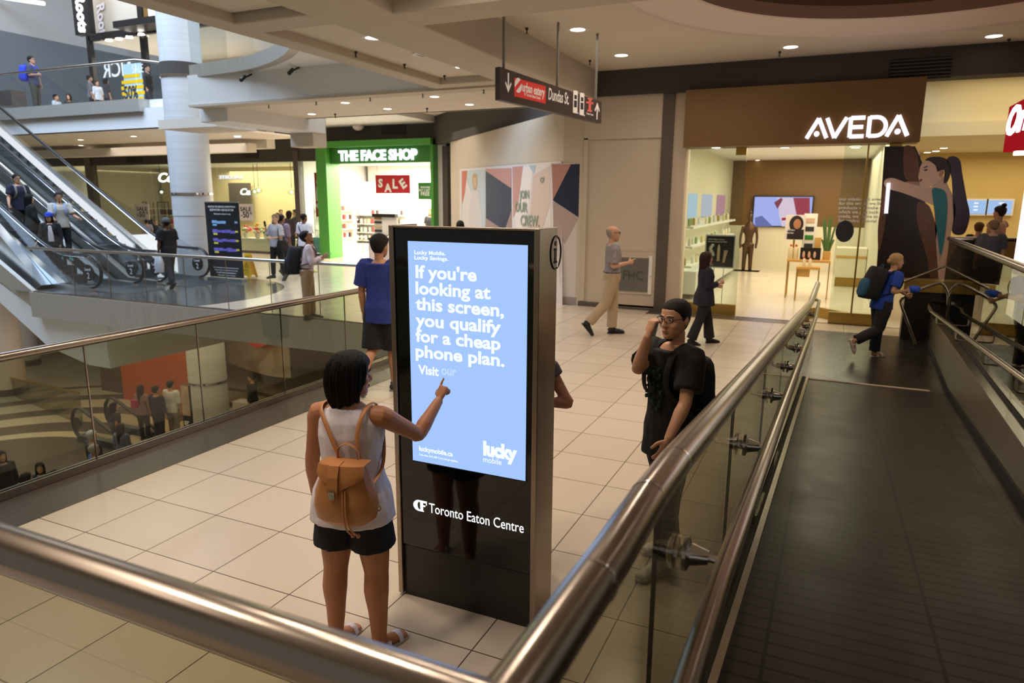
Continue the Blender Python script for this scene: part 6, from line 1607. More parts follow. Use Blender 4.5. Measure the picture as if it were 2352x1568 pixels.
HAND = dict(relaxed=((18, 22), (20, 26), (24, 30), (28, 34), 20), fist=((80, 85), (82, 88), (84, 88), (84, 88), 45), point=((4, 4), (70, 80), (78, 84), (80, 85), 40), hold=((40, 45), (42, 48), (45, 50), (48, 52), 30), grip=((60, 60), (62, 62), (64, 64), (66, 66), 40))


def add_hand(bm, w, d, n, thumb, curl, sc=1.0, fine=True):
    """w wrist, d along the hand, n out of the palm, thumb towards the thumb side"""
    d = V(d).normalized(); n = V(n); n = (n - d * n.dot(d)).normalized(); t = V(thumb); t = (t - d * t.dot(d) - n * t.dot(n)).normalized()
    L = .085 * sc
    tube(bm, [w - d * .02, w + d * .012, w + d * L * .5, w + d * L, w + d * (L + .008)], [(.024 * sc, .019 * sc), (.026 * sc, .017 * sc), (.038 * sc, .0165 * sc), (.04 * sc, .014 * sc), (.034 * sc, .011 * sc)], 12, ref=t)
    cu = HAND[curl]
    for i, (off, ln) in enumerate(((.029, .068), (.0095, .077), (-.0105, .072), (-.029, .056))):
        b = w + d * (L - .01) + t * off * sc; ln *= sc
        a1, a2 = [math.radians(x) for x in cu[i]]
        spread = t * (off * .6)
        d1 = (d * math.cos(a1) + n * math.sin(a1) + spread).normalized(); d2 = (d * math.cos(a1 + a2) + n * math.sin(a1 + a2) + spread).normalized(); d3 = (d * math.cos(a1 + a2 * 1.6) + n * math.sin(a1 + a2 * 1.6) + spread).normalized()
        p1 = b + d1 * ln * .5; p2 = p1 + d2 * ln * .32; p3 = p2 + d3 * ln * .24
        r = .0088 * sc if fine else .011 * sc
        tube(bm, cr([b, p1, p2, p3], n=3), [r] * 4 + [r * .95] * 3 + [r * .86] * 2 + [r * .7], 8)
    a = math.radians(cu[4]); b = w + d * .024 * sc + t * .024 * sc + n * .004
    d1 = (t * .75 + d * .6 + n * .25).normalized(); d2 = (t * .35 * math.cos(a) + d * .9 + n * math.sin(a)).normalized()
    p1 = b + d1 * .038 * sc; p2 = p1 + d2 * .03 * sc; p3 = p2 + d2 * .022 * sc
    tube(bm, cr([b, p1, p2, p3], n=3), [.013 * sc] * 3 + [.0115 * sc] * 3 + [.010 * sc] * 3 + [.007 * sc], 8)


def add_head(bm, H, hi):
    def pt(x, y, z): return H @ V((x, y, z))
    R3 = H.to_3x3()
    # cranium and face as rings from the chin up: z, half width, front, back
    lv = HEADLV
    rings = []
    n = 32
    for z, hw, fy, by in lv:
        cy = (fy + by) / 2; ry = (fy - by) / 2; r = []
        for k in range(n):
            a = 2 * PI * k / n; ca, sa = math.cos(a), math.sin(a); pw = 2.25
            r.append(pt(hw * math.copysign(abs(ca) ** (2 / pw), ca), cy + ry * math.copysign(abs(sa) ** (2 / pw), sa), z))
        rings.append(r)
    rings_loft(bm, rings)
    # neck
    tube(bm, [pt(0, -.018, -.075), pt(0, -.018, -.02), pt(0, -.02, .05)], [.055, .05, .05], 16)
    # nose, lips base, brow, ears
    tube(bm, cr([pt(0, .092, .15), pt(0, .104, .125), pt(0, .119, .104), pt(0, .1, .092)], n=3), [(.008, .008)] * 3 + [(.0105, .01)] * 3 + [(.0155, .012)] * 3 + [(.01, .008)], 8)
    for s in (-1, 1):
        ball(bm, pt(s * .0135, .1035, .099), (.0085, .009, .0075), 8, rot=R3)
        q = R3 @ Quaternion((0, 0, 1), s * -.35).to_matrix()
        ball(bm, pt(s * .077, -.012, .118), (.011, .02, .032), 10, rot=q)
        if hi:
            tube(bm, [pt(s * .012, .1, .153), pt(s * .03, .098, .157), pt(s * .05, .085, .152)], .0065, 6)
            ball(bm, pt(s * .045, .066, .098), (.02, .024, .022), 10, rot=R3)
    if hi:
        ball(bm, pt(0, .1, .068), (.022, .009, .007), 10, rot=R3); ball(bm, pt(0, .098, .058), (.018, .009, .006), 10, rot=R3); ball(bm, pt(0, .094, .03), (.018, .012, .012), 10, rot=R3)


HEADLV = [(.012, .022, .085, .03), (.022, .036, .096, .0), (.04, .047, .1, -.035), (.062, .057, .1, -.062), (.09, .066, .099, -.085), (.12, .0715, .097, -.098), (.145, .074, .094, -.104), (.165, .0755, .096, -.106), (.19, .0755, .092, -.105), (.212, .069, .078, -.095), (.232, .052, .054, -.075), (.245, .028, .026, -.045), (.249, .008, .0, -.015)]


def head_at(z):
    if z <= HEADLV[0][0]: return HEADLV[0][1:]
    for a, b in zip(HEADLV, HEADLV[1:]):
        if z <= b[0]:
            t = (z - a[0]) / (b[0] - a[0]); return tuple(p + (q - p) * t for p, q in zip(a[1:], b[1:]))
    return HEADLV[-1][1:]


STY = dict(buzz=(.0055, ((.0, 2.75), (.03, 2.5), (.06, 2.1), (.1, 1.72), (.13, 1.35), (.155, 1.2), (.175, 1.02), (.19, .8), (.2, .35), (.207, -.5))),
           short=(.015, ((.0, 2.7), (.04, 2.35), (.08, 1.95), (.11, 1.6), (.135, 1.4), (.16, 1.15), (.185, .85), (.195, .4), (.203, -.5))),
           tied=(.012, ((.03, 2.8), (.06, 2.4), (.09, 2.0), (.12, 1.6), (.15, 1.3), (.175, 1.05), (.195, .7), (.205, .3), (.212, -.5))),
           bald=(.006, ((.04, 2.6), (.07, 2.1), (.1, 1.75), (.13, 1.5), (.16, 1.6), (.185, 2.0), (.2, 2.6), (.21, 3.3), (.23, 3.6))))


def hair_mesh(H, style, k=1.0):
    bm = BM(); n = 48; rings = []
    base = dict(bun='tied', pony='tied').get(style, style)
    if base in STY:
        T, hl = STY[base]; zs = [.0 + .252 * i / 26 for i in range(27)] + [.2535]
        for z in zs:
            z = min(z, .2488) if z < .253 else .249
            hw, fy, by = head_at(z); cy = (fy + by) / 2; ry = (fy - by) / 2
            if z <= hl[0][0]: half = hl[0][1] + .3
            elif z >= hl[-1][0]: half = hl[-1][1]
            else:
                for a, b in zip(hl, hl[1:]):
                    if z <= b[0]: half = a[1] + (b[1] - a[1]) * (z - a[0]) / (b[0] - a[0]); break
            r = []
            for i in range(n):
                a = 2 * PI * i / n; ca, sa = math.cos(a), math.sin(a); da = abs((a - PI / 2 + PI) % (2 * PI) - PI)
                t = max(0, min(1, (da - half) / .42 + .5)); t = t * t * (3 - 2 * t)
                up = max(0, (z - .19) / .06)
                off = -.007 + (T + .007) * t; pw = 2.25
                x = hw * math.copysign(abs(ca) ** (2 / pw), ca); y = cy + ry * math.copysign(abs(sa) ** (2 / pw), sa)
                L = math.hypot(x, y - cy) or 1e-5; q = noise.noise(V((x * 45, y * 45, z * 20))) * T * .16 * t
                x += x / L * (off * (1 - .5 * up) + q); y += (y - cy) / L * (off * (1 - .5 * up) + q)
                r.append(H @ V((x, y, z + T * t * min(1, up))))
            rings.append(r)
        rings_loft(bm, rings)
        if style == 'bun': ball(bm, H @ V((0, -.07, .265)), (.045, .045, .04), 12)
        if base == 'tied' and style != 'bun': ball(bm, H @ V((0, -.118, .12)), (.038, .03, .04), 12)
        return bm
    if style == 'bob':
        lv = [(-.055, .03, -.07, 2.3), (-.045, .055, -.092, 2.1), (-.015, .078, -.112, 1.75), (.02, .091, -.125, 1.45), (.06, .099, -.134, 1.25), (.1, .102, -.138, 1.1), (.14, .1, -.137, .98), (.18, .095, -.13, .8), (.2, .091, -.123, .6), (.225, .079, -.108, 0), (.25, .056, -.08, 0), (.264, .028, -.045, 0), (.268, .006, -.01, 0)]
    else:
        lv = [(-.3, .07, -.115, 1.9), (-.27, .085, -.125, 1.8), (-.18, .095, -.13, 1.75), (-.08, .096, -.125, 1.6), (.0, .094, -.12, 1.4), (.06, .094, -.122, 1.2), (.1, .094, -.124, 1.05), (.15, .092, -.124, .95), (.19, .088, -.12, .7), (.225, .076, -.104, 0), (.25, .052, -.076, 0), (.263, .026, -.042, 0), (.267, .006, -.01, 0)]
    n = 60

    def surf(z, a, out=0.0):
        for p, q in zip(lv, lv[1:]):
            if z <= q[0] or q is lv[-1]:
                t = max(0, min(1, (z - p[0]) / (q[0] - p[0]))); hw, by, half = [p[i] + (q[i] - p[i]) * t for i in (1, 2, 3)]; break
        ca, sa = math.cos(a), math.sin(a)
        fy = .11 if z < .2 else max(.004, .115 * math.sqrt(max(0.0, 1 - ((z - .17) / .1) ** 2)))
        cy = (fy + by) / 2; ry = (fy - by) / 2; x, y = hw * ca, cy + ry * sa
        da = abs((a - PI / 2 + PI) % (2 * PI) - PI)
        if half > 0:
            t = max(0, min(1, (half - da) / .35)); t = t * t * (3 - 2 * t); sh = 1 - .5 * t; x *= sh; y = y if y < 0 else y * sh
        j = .0035 * math.sin(a * 23 + 3 * math.sin(a * 5)) * max(0, min(1, (.24 - z) / .1)) + out
        return V((x + ca * j, y + sa * j, z + .012 * math.sin(a * 9) * max(0, min(1, (.0 - z) / .05))))
    zs = [lv[0][0] + (lv[-1][0] - lv[0][0]) * (i / 30) for i in range(31)]
    rings_loft(bm, [[H @ surf(z, 2 * PI * i / n) for i in range(n)] for z in zs])
    rr = random.Random(9)
    for i in range(150):
        a = PI * 1.5 + rr.uniform(-2.1, 2.1); z1 = lv[0][0] + rr.uniform(-.018, .03); z0 = rr.uniform(.12, .25); w = rr.uniform(-.12, .12)
        pts = [H @ surf(z0 + (z1 - z0) * t / 6, a + w * t / 6, rr.uniform(.0, .003)) for t in range(7)]
        tube(bm, pts, [.0016, .0022, .0024, .0024, .0022, .0018, .0007], 4, cap=False)
    return bm


def wrinkle(me, amp, sc, seed=0):
    off = V((seed * 3.1, seed * 1.7, 0)); n = len(me.vertices)
    co = [0.0] * (3 * n); no = [0.0] * (3 * n); me.vertices.foreach_get('co', co); me.vertices.foreach_get('normal', no)
    for i in range(0, 3 * n, 3):
        x, y, z = co[i:i + 3]
        f = amp * (noise.noise(V((x * sc, y * sc, z * sc * .45)) + off) + .5 * noise.noise(V((x * sc * 2.3, y * sc * 2.3, z * sc)) + off))
        co[i] += no[i] * f; co[i + 1] += no[i + 1] * f; co[i + 2] += no[i + 2] * f
    me.vertices.foreach_set('co', co); me.update()


def person(label, at, face, h, pose, skin='#c8987a', hair=('short', '#1a1512'), shirt=None, pants=None, shoes='#2a2624', glasses=False, cap=None, vox=.011, group=None, belt=None, extra=None, shirt2=None):
    """at: (x, y, z of the ground); face: heading vector (x, y)"""
    B = Body(h=h, **pose); k = B.k
    yaw = math.atan2(-face[0], face[1])
    root = thing('person', label, 'person', at, yaw, group)
    root['_k'] = 1.0
    del root['_k']
    S = Matrix.Scale(k, 4)
    hi = vox < .008
    def put(nm, me_or_bm, m, vx=None, sm=4, wr=0, wsc=14, parent=root, lab=None):
        me = me_or_bm
        if vx is not None: me = remesh(me_or_bm, vx, sm)
        elif not isinstance(me, bpy.types.Mesh): me = mesh_of(nm, me_or_bm, [], 50)
        if wr: wrinkle(me, wr, wsc, hash(label) % 7)
        me.transform(S); me.materials.clear()
        for q in (m if isinstance(m, (list, tuple)) else [m]): me.materials.append(q)
        return obj(nm, me, None, parent, local=True, label=lab)
    # ---- body, one surface
    bm = BM()
    tr = B.torso(); rings_loft(bm, [B.ring(*q) for q in tr])
    Hm = B.headm(); add_head(bm, Hm, hi)
    for q in (1, -1):
        sh, el, wr = B.armj(q); f = (.88 if B.female else 1.0) * B.aw
        d1 = (el - sh).normalized(); d2 = (wr - el).normalized()
        inn = B.bend((q * .1, -.008, 1.42))
        path, rd = cr([inn, sh, sh + (el - sh) * .35, el - d1 * .05, el, el + d2 * .07, el + (wr - el) * .6, wr], [.05 * f, .057 * f, .05 * f, .041 * f, .0385 * f, .042 * f, .034 * f, (.028 * f, .024 * f)] if False else [.05 * f, .057 * f, .05 * f, .041 * f, .0385 * f, .042 * f, .034 * f, .026 * f], n=3)
        tube(bm, path, rd, 14)
        a = B.arm[q]; hd = V(a[2]).normalized() if len(a) > 2 else d2
        pn_ = V(a[3]) if len(a) > 3 else V((-q, 0, 0)); th = V(a[4]) if len(a) > 4 else (V((0, 1, 0)) if abs(hd.y) < .8 else V((0, 0, 1)))
        add_hand(bm, wr, hd, pn_, th, B.hand[q], .94 if B.female else 1.0, hi)
        hp, kn, an = B.legj(q); g = (1.03 if B.female else 1.0) * B.lw
        t1 = (kn - hp).normalized(); t2 = (an - kn).normalized()
        fw = V((0, 1, 0)); fw = (fw - t2 * fw.dot(t2)).normalized()
        path, rd = cr([hp + V((0, 0, .05)), hp + t1 * .12, hp + t1 * .28, kn, kn + t2 * .11 - fw * .012, kn + t2 * .25, an + t2 * -.03, an], [.085 * g, .088 * g, .07 * g, .056 * g, .057 * g, .045 * g, .036 * g, .036 * g], n=3)
        tube(bm, path, rd, 16)
        fd = V(B.foot[q]).normalized(); up = V((0, 0, 1)); up = (up - fd * up.dot(fd)).normalized()
        heel = an - fd * .045 - up * .045
        tube(bm, cr([heel, heel + fd * .05 + up * .008, heel + fd * .13 - up * .0, heel + fd * .2 - up * .018, heel + fd * .245 - up * .022], n=2), [(.026, .032)] * 2 + [(.034, .036)] * 2 + [(.04, .028)] * 2 + [(.042, .017)] * 2 + [(.025, .01)], 14, ref=up.cross(fd))
        tube(bm, [an + t2 * -.02, an - up * .05], [.036, .038], 12)
    put('body', bm, skinmat(skin), vox, 3 if hi else 2)
    # ---- hair, eyes
    if hair: put('hair', hair_mesh(Hm, hair[0]), hairmat(hair[1]), None)
    for s in (-1, 1) if vox < .0125 else ():
        bm = BM(); ball(bm, Hm @ V((s * .031, .0875, .139)), (.0135, .0115, .0085), 12, rot=Hm.to_3x3()); ey = put('eye', bm, mat('eye_white', '#d9d2ca', .25))
        bm = BM(); ball(bm, Hm @ V((s * .031, .0965, .139)), (.0062, .0035, .0066), 10, rot=Hm.to_3x3()); put('iris', bm, mat('iris', '#1c120c', .2), parent=ey)
        if hi or not cap: 
            bm = BM(); tube(bm, [Hm @ V((s * .014, .1045, .157)), Hm @ V((s * .032, .103, .162)), Hm @ V((s * .052, .088, .157))], [(.004, .003)] * 3, 6); put('eyebrow', bm, hairmat(hair[1] if hair else '#7a7168'))
    bm = BM(); R3 = Hm.to_3x3()
    if vox < .0125: ball(bm, Hm @ V((0, .1015 + (.004 if hi else 0), .0685)), (.02, .008, .0048), 10, rot=R3); ball(bm, Hm @ V((0, .1 + (.004 if hi else 0), .0595)), (.017, .008, .0055), 10, rot=R3); put('lips', bm, mat('lip' + skin, tuple(a * b for a, b in zip(lin(skin), (.78, .5, .48))), .4))
    # ---- shirt: torso shell and sleeves
    def shell(sp):
        inf = sp.get('inf', .014); bm = BM(); z0 = sp.get('hem', .86); top = sp.get('top', 1.455); loose = sp.get('loose', .012)
        rows = []
        lo = [t for t in tr]
        def at_z(z):
            for a, b in zip(lo, lo[1:]):
                if a[0] <= z <= b[0]:
                    t = (z - a[0]) / (b[0] - a[0]); return tuple(p + (q - p) * t for p, q in zip(a, b))
            return lo[0] if z < lo[0][0] else lo[-1]
        zs = [z0 + (1.40 - z0) * i / 7 for i in range(8)] + [1.43, top]
        for z in zs:
            zz, rx, ry, y = at_z(max(z, .93)); fl = loose * max(0, (1.2 - z) / .3)
            if sp.get('straight'): rx = max(rx, .15 * B.w); ry = max(ry, .108)
            rows.append(B.ring(z, rx + inf + fl, ry + inf + fl, y))
        rings_loft(bm, rows)
        sl = sp.get('sleeve', .6)
        for q in (1, -1):
            sh, el, wr = B.armj(q); f = (.88 if B.female else 1.0) * B.aw
            inn = B.bend((q * .09, -.008, 1.40)); si = sp.get('sinf', inf)
            if sl <= 0:
                tube(bm, [inn, B.bend((q * (.135 * B.w), -.01, 1.415))], [.068 + inf * .5, .062 + inf * .4], 14); continue
            if sl <= 1:
                e = sh + (el - sh) * sl; tube(bm, *cr([inn, sh + V((0, 0, .004)), sh + (el - sh) * sl * .5, e], [.055 + si, .06 * f + si, .056 * f + si * 1.5, .05 * f + si * 1.9], n=3), seg=14)
            else:
                e = el + (wr - el) * (sl - 1); tube(bm, *cr([inn, sh + V((0, 0, .004)), sh + (el - sh) * .5, el, el + (e - el) * .5, e], [.055 + si, .06 * f + si, .052 * f + si, .046 * f + si, .042 * f + si, .034 * f + si], n=3), seg=14)
        return bm
    if shirt:
        sp = shirt; put(sp.get('name', 'shirt'), shell(sp), sp.get('mat') or cloth(sp['col']), max(vox, .0075), 3, sp.get('wr', .004), 13, lab=sp.get('lab'))
    if shirt2:
        put(shirt2.get('name', 'undershirt'), shell(shirt2), cloth(shirt2['col']), max(vox, .0075), 3, .002, 13, lab=shirt2.get('lab'))
    if pants:
        sp = pants; inf = sp.get('inf', .012); bm = BM(); ln = sp.get('len', 1.95)
        rows = []
        under = shirt and shirt.get('hem', .86) < .95
        for z in ((.86, .90, .97, sp.get('waist', 1.02)) if not under else (.86, .89, .92)):
            t = [q for q in tr if q[0] <= z][-1]; iu = min(inf, .012) if under else inf; rows.append(B.ring(z, t[1] + iu if z > .86 else .11 * B.w + .03, t[2] + iu, t[3]))
        rings_loft(bm, rows)
        for q in (1, -1):
            hp, kn, an = B.legj(q); t1 = (kn - hp).normalized(); t2 = (an - kn).normalized()
            fl = sp.get('flare', 0)
            if ln <= 1:
                e = hp + (kn - hp) * ln; tube(bm, *cr([hp + V((0, 0, .06)), hp + t1 * .1, e], [.09 + inf, .096 + inf, .086 + inf + fl], n=4), seg=18)
            else:
                e = kn + (an - kn) * (ln - 1); m_ = (ln - 1)
                tube(bm, *cr([hp + V((0, 0, .06)), hp + t1 * .12, hp + t1 * .28, kn, kn + (e - kn) * .4, e], [.088 + inf, .092 + inf, .076 + inf, .064 + inf, .06 + inf + fl * .4, (.052 if m_ > .7 else .058) + inf + fl], n=4), seg=18)
        put('shorts' if ln <= 1.2 else 'trousers', bm, sp.get('mat') or cloth(sp['col']), max(vox, .0075), 3, sp.get('wr', .004), 12)
    if belt:
        bm = BM(); t = [q for q in tr if q[0] <= 1.0][-1]; rings_loft(bm, [B.ring(z, t[1] + .02, t[2] + .02, t[3]) for z in (1.0, 1.035)]); put('belt', bm, mat('belt', belt, .5))
    # ---- shoes
    if shoes:
        for q in (1, -1):
            hp, kn, an = B.legj(q); t2 = (an - kn).normalized(); fd = V(B.foot[q]).normalized(); up = V((0, 0, 1)); up = (up - fd * up.dot(fd)).normalized(); sd = up.cross(fd)
            heel = an - fd * .055 - up * .042
            bm = BM()
            if shoes[0] == 'sandal':
                rg = []
                for x, w in ((-.012, .02), (.0, .032), (.08, .034), (.17, .044), (.23, .04), (.262, .016)):
                    c = heel + fd * (x + .01) - up * .043; rg.append([c - sd * w, c + sd * w, c + sd * w + up * .014, c - sd * w + up * .014])
                rings_loft(bm, rg); shoe = put('sandal', bm, mat('sole', '#d8cfc6', .6))
                bm = BM()
                for x in (.10, .19):
                    c = heel + fd * x - up * .03; tube(bm, [c - sd * .045, c - sd * .032 + up * .038, c + up * .05, c + sd * .032 + up * .038, c + sd * .045], [(.016, .004)] * 5, 8, ref=fd)
                tube(bm, [heel + fd * .1 - sd * .04, heel - fd * .008 + up * .02, heel + fd * .1 + sd * .04], [(.006, .003)] * 3, 6)
                put('strap', bm, mat('strap_white', '#ded8e6', .5), parent=shoe); continue
            col = shoes if isinstance(shoes, str) else shoes[0]
            tube(bm, cr([heel - fd * .004, heel + fd * .05 + up * .012, heel + fd * .14 + up * .0, heel + fd * .21 - up * .012, heel + fd * .268 - up * .022], n=3), [(.034, .042)] * 3 + [(.04, .047)] * 3 + [(.047, .04)] * 3 + [(.047, .03)] * 3 + [(.026, .016)], 14, ref=sd)
            tube(bm, [an - up * .05, an - t2 * .02 + up * .0], [.044, .045], 12)
            shoe = put('shoe', bm, mat('shoe' + col, col, .5), max(vox * .8, .0065), 2)
            bm = BM(); rg = []
            for x, w in ((-.014, .022), (.0, .036), (.08, .038), (.16, .048), (.23, .047), (.275, .02)):
                c = heel + fd * x - up * .045; rg.append([c - sd * w, c + sd * w, c + sd * w + up * .022, c - sd * w + up * .022])
            rings_loft(bm, rg); sc_ = shoes[1] if not isinstance(shoes, str) else '#16130f'; put('sole', bm, mat('sole' + sc_, sc_, .6), parent=shoe)
    if glasses:
        bm = BM()
        for s in (-1, 1):
            c = (s * .033, .1115, .139)
            tube(bm, [Hm @ V((c[0] + .025 * math.copysign(abs(math.cos(t)) ** .6, math.cos(t)), c[1] - .35 * (abs(c[0] + .025 * math.cos(t)) - .033) * (1 if abs(math.cos(t)) > .3 else 0), c[2] + .0145 * math.copysign(abs(math.sin(t)) ** .6, math.sin(t)))) for t in [2 * PI * i / 20 for i in range(20)]], .0022 if hi else .004, 6, closed=True)
            tube(bm, [Hm @ V((s * .058, .104, .143)), Hm @ V((s * .077, .08, .144)), Hm @ V((s * .081, -.005, .142))], .002 if hi else .004, 6)
        tube(bm, [Hm @ V((-.009, .1125, .142)), Hm @ V((0, .115, .145)), Hm @ V((.009, .1125, .142))], .002, 6)
        put('glasses', bm, mat('glasses_frame', '#23252c' if glasses is True else glasses, .35))
    if cap:
        bm = BM(); rg = []
        for z, r, in ((.16, 1.0), (.19, 1.02), (.22, .96), (.248, .78), (.27, .48), (.28, .06)):
            rg.append([Hm @ V((.1 * r * math.cos(a), -.012 + .126 * r * math.sin(a), z)) for a in [2 * PI * i / 24 for i in range(24)]])
        rings_loft(bm, rg); cp_ = put('cap', bm, cloth(cap))
        bm = BM(); s_ = -1 if extra == 'cap_back' else 1
        prism(bm, [Hm @ V((.07 * math.cos(a), s_ * (.06 + .145 * max(0, math.sin(a))), .172 - .01 * math.sin(a))) for a in [PI * i / 10 for i in range(11)]], Hm.to_3x3() @ V((0, 0, .006))); put('peak', bm, cloth(cap), parent=cp_)
    return root, B


def local_thing(name, lab, cat, root, group=None):
    t = thing(name, lab, cat, root.location, root.rotation_euler[2], group); return t


def lput(t, nm, bm, m, k, smooth=50, parent=None):
    me = mesh_of(nm, bm, m, smooth) if not isinstance(bm, bpy.types.Mesh) else bm
    if isinstance(bm, bpy.types.Mesh): me.materials.clear(); me.materials.append(m)
    me.transform(Matrix.Scale(k, 4)); return obj(nm, me, None, parent or t, local=True)


def backpack(root, B, lab, col, col2=None, size=(.15, .085, .23), zc=1.22, y0=-.235, strapcol=None, pocket=True, straps=True):
    k = B.k; t = local_thing('backpack', lab, 'backpack', root); m = cloth(col, 'bp'); m2 = cloth(col2 or col, 'bp'); sx, sy, sz = size
    bm = BM(); rg = []
    for f, w in ((-1, .72), (-.92, .9), (-.6, 1), (0, 1), (.5, .95), (.82, .82), (.96, .6), (1, .35)):
        r = []
        for i in range(24):
            a = 2 * PI * i / 24; ca, sa = math.cos(a), math.sin(a)
            r.append(B.bend((sx * w * math.copysign(abs(ca) ** .6, ca), y0 + sy * (.75 + .25 * w) * math.copysign(abs(sa) ** .6, sa), zc + sz * f)))
        rg.append(r)
    rings_loft(bm, rg); lput(t, 'main_bag', bm, m, k)
    if pocket:
        bm = BM(); rg = []
        for f, w in ((-.85, .7), (-.7, .9), (-.2, .95), (.05, .8), (.12, .5)):
            rg.append([B.bend((sx * .8 * w * math.copysign(abs(math.cos(a)) ** .6, math.cos(a)), y0 - sy * .9 + sy * .4 * w * math.copysign(abs(math.sin(a)) ** .6, math.sin(a)), zc + sz * f)) for a in [2 * PI * i / 20 for i in range(20)]])
        rings_loft(bm, rg); lput(t, 'pocket', bm, m2, k)
    bm = BM(); tube(bm, cr([B.bend((-.03, y0 + .03, zc + sz * .95)), B.bend((-.03, y0 + .03, zc + sz + .05)), B.bend((.03, y0 + .03, zc + sz + .05)), B.bend((.03, y0 + .03, zc + sz * .95))], n=3), .008, 6); lput(t, 'carry_loop', bm, m2, k)
    if straps:
        for s in (-1, 1):
            w = B.w; sx_ = s * .105 * w; bm = BM()
            yb = y0 + sy
            pts = [(sx_ * .8, yb, zc + sz * .75), (sx_, -.085, 1.47), (sx_, -.01, 1.492), (sx_, .075, 1.45), (sx_ * 1.05, .128, 1.36), (sx_ * 1.12, .135, 1.24), (s * .155 * w, .06, 1.14), (s * .16 * w, -.1, 1.08), (s * sx * .8, yb, zc - sz * .75)]
            pts = [B.bend(p) for p in pts]
            tube(bm, cr(pts, n=3), [(.024, .007)] * (len(pts) * 3 - 2), 8, ref=(1, 0, 0)); lput(t, 'strap', bm, cloth(strapcol or col, 'st'), k)
    return t


def phone(root, B, lab, p, along, normal, col='#15161a', lit=None, sc=1.0):
    """phone at figure point p"""
    k = B.k; t = local_thing('phone', lab, 'phone', root); u = V(along).normalized(); n = V(normal); n = (n - u * n.dot(u)).normalized(); s = u.cross(n); bm = BM()
    p = V(p); q = [p + u * a * .072 * sc + s * b * .035 * sc for a, b in ((-1, -1), (1, -1), (1, 1), (-1, 1))]
    prism(bm, q, n * .008); lput(t, 'phone_body', bm, mat('phone' + col, col, .3), k, None)
    if lit:
        bm = BM(); prism(bm, [p + u * a * .066 + s * b * .031 + n * .008 for a, b in ((-1, -1), (1, -1), (1, 1), (-1, 1))], n * .001); lput(t, 'phone_screen', bm, glow('phone_lit', '#cfd8e8', .8), k, None)
    return t


def fit(px, foot_py, top_py, z=0, hair=.02):
    p = P(px, foot_py, z=z); return (p.x, p.y, z), (top_z(p.x, p.y, top_py) - z) / 1.0 - hair
def athead(px, py, h, z):
    """stands on level z with the top of the head at a photo pixel"""
    p = P(px, py, z=z + h); return (p.x, p.y, z)
RIGHT = V((RC[0][0], RC[0][1], 0)).normalized(); AWAY = V((-RIGHT.y, RIGHT.x, 0))
def hd(deg):
    """heading: 0 away from the camera, 90 to the picture's right, 180 to the camera, -90 to the left"""
    a = math.radians(deg); d = AWAY * math.cos(a) + RIGHT * math.sin(a); return (d.x, d.y)
def W2L(face, v):
    """world direction to figure frame"""
    yaw = math.atan2(-face[0], face[1]); return Quaternion((0, 0, 1), -yaw) @ V(v)
def L2W(root, B, p): return root.matrix_basis @ (V(p) * B.k)
UP = V((0, 0, 1))
def DL(face, r, a, u): return W2L(face, RIGHT * r + AWAY * a + UP * u)
def aim(face, at, h, q, targets, **kw):
    """arm directions so that elbow and wrist (and fingertips) lie towards given points of the place"""
    B0 = Body(h=h, **kw); k = B0.k; yaw = math.atan2(-face[0], face[1]); Rz = Quaternion((0, 0, 1), yaw)
    sh = V(at) + Rz @ (B0.armj(q)[0] * k); out = []; p = sh
    for i, t in enumerate(targets):
        d = (V(t) - p).normalized(); out.append(Rz.inverted() @ d); p = p + d * ((.285, .25, .16)[i] * k)
    return out

# ---------------- woman at the kiosk
gf = hd(12); ga = (-2.06, 2.61, 0); gh = top_z(-2.03, 2.63, 801) - .02
el, wr_, tip = P(966, 1000, y=2.86), P(1000, 932, y=2.99), P(1020, 885, y=3.06)
gk = dict(head=(-44, 4, 0), female=True, lean=2, wide=1.1, armw=1.2, legw=1.2)
ar = aim(gf, ga, gh, 1, (el, wr_, tip), **gk)
armR = (ar[0], ar[1], ar[2], W2L(gf, AY * .5 + V((.3, 0, .1)) + V((0, .8, -.3))), W2L(gf, V((-.8, 0, .55))))
armR = (ar[0], ar[1], ar[2], W2L(gf, V((.25, 1, -.25))), W2L(gf, V((-.9, .2, .4))))
girl, gB = person('person in white sleeveless blouse and navy shorts pointing at the kiosk screen', ga, gf, gh,
    dict(gk, armR=armR, armL=((-.2, .0, -1), (-.06, .2, -1), (.05, .2, -1)), handR='point', legR=((.06, .02, -1), (.02, -.03, -1)), legL=((-.07, 0, -1), (-.03, -.03, -1)), footR=(.5, 1, 0), footL=(.25, 1, 0)),
    skin='#b47a56', hair=('bob', '#15100f'), shirt=dict(name='blouse', col='#e6dde2', sleeve=0, hem=.835, loose=.03, inf=.016, wr=.007, top=1.47), pants=dict(col='#171a24', len=.6, inf=.022, flare=.022), shoes=('sandal',), vox=.0058)
# leather bucket backpack
k = gB.k; gb = local_thing('leather_backpack', 'tan leather drawstring backpack with flap on the back of the pointing woman', 'backpack', girl)
lea = mat('tan_leather', '#bd7f4a', .42, noise_amt=.08, nscale=9, bump=.1, bscale=120); cxb = .07
g_ = lambda p: gB.bend((cxb + (p[0] - cxb) * 1.08, p[1], 1.085 + (p[2] - 1.085) * .86))
bm = BM(); rg = []
for z, w, d in ((.895, .06, .05), (.90, .115, .075), (.93, .148, .092), (1.0, .158, .098), (1.08, .148, .092), (1.16, .125, .08), (1.22, .108, .07), (1.25, .095, .06), (1.255, .05, .03)):
    rg.append([g_((cxb + w * math.copysign(abs(math.cos(a)) ** .75, math.cos(a)) + .005 * math.sin(a * 7) * (z > 1.05), -.225 + d * math.copysign(abs(math.sin(a)) ** .75, math.sin(a)) + .005 * math.cos(a * 9) * (z > 1.05), z)) for a in [2 * PI * i / 36 for i in range(36)]])
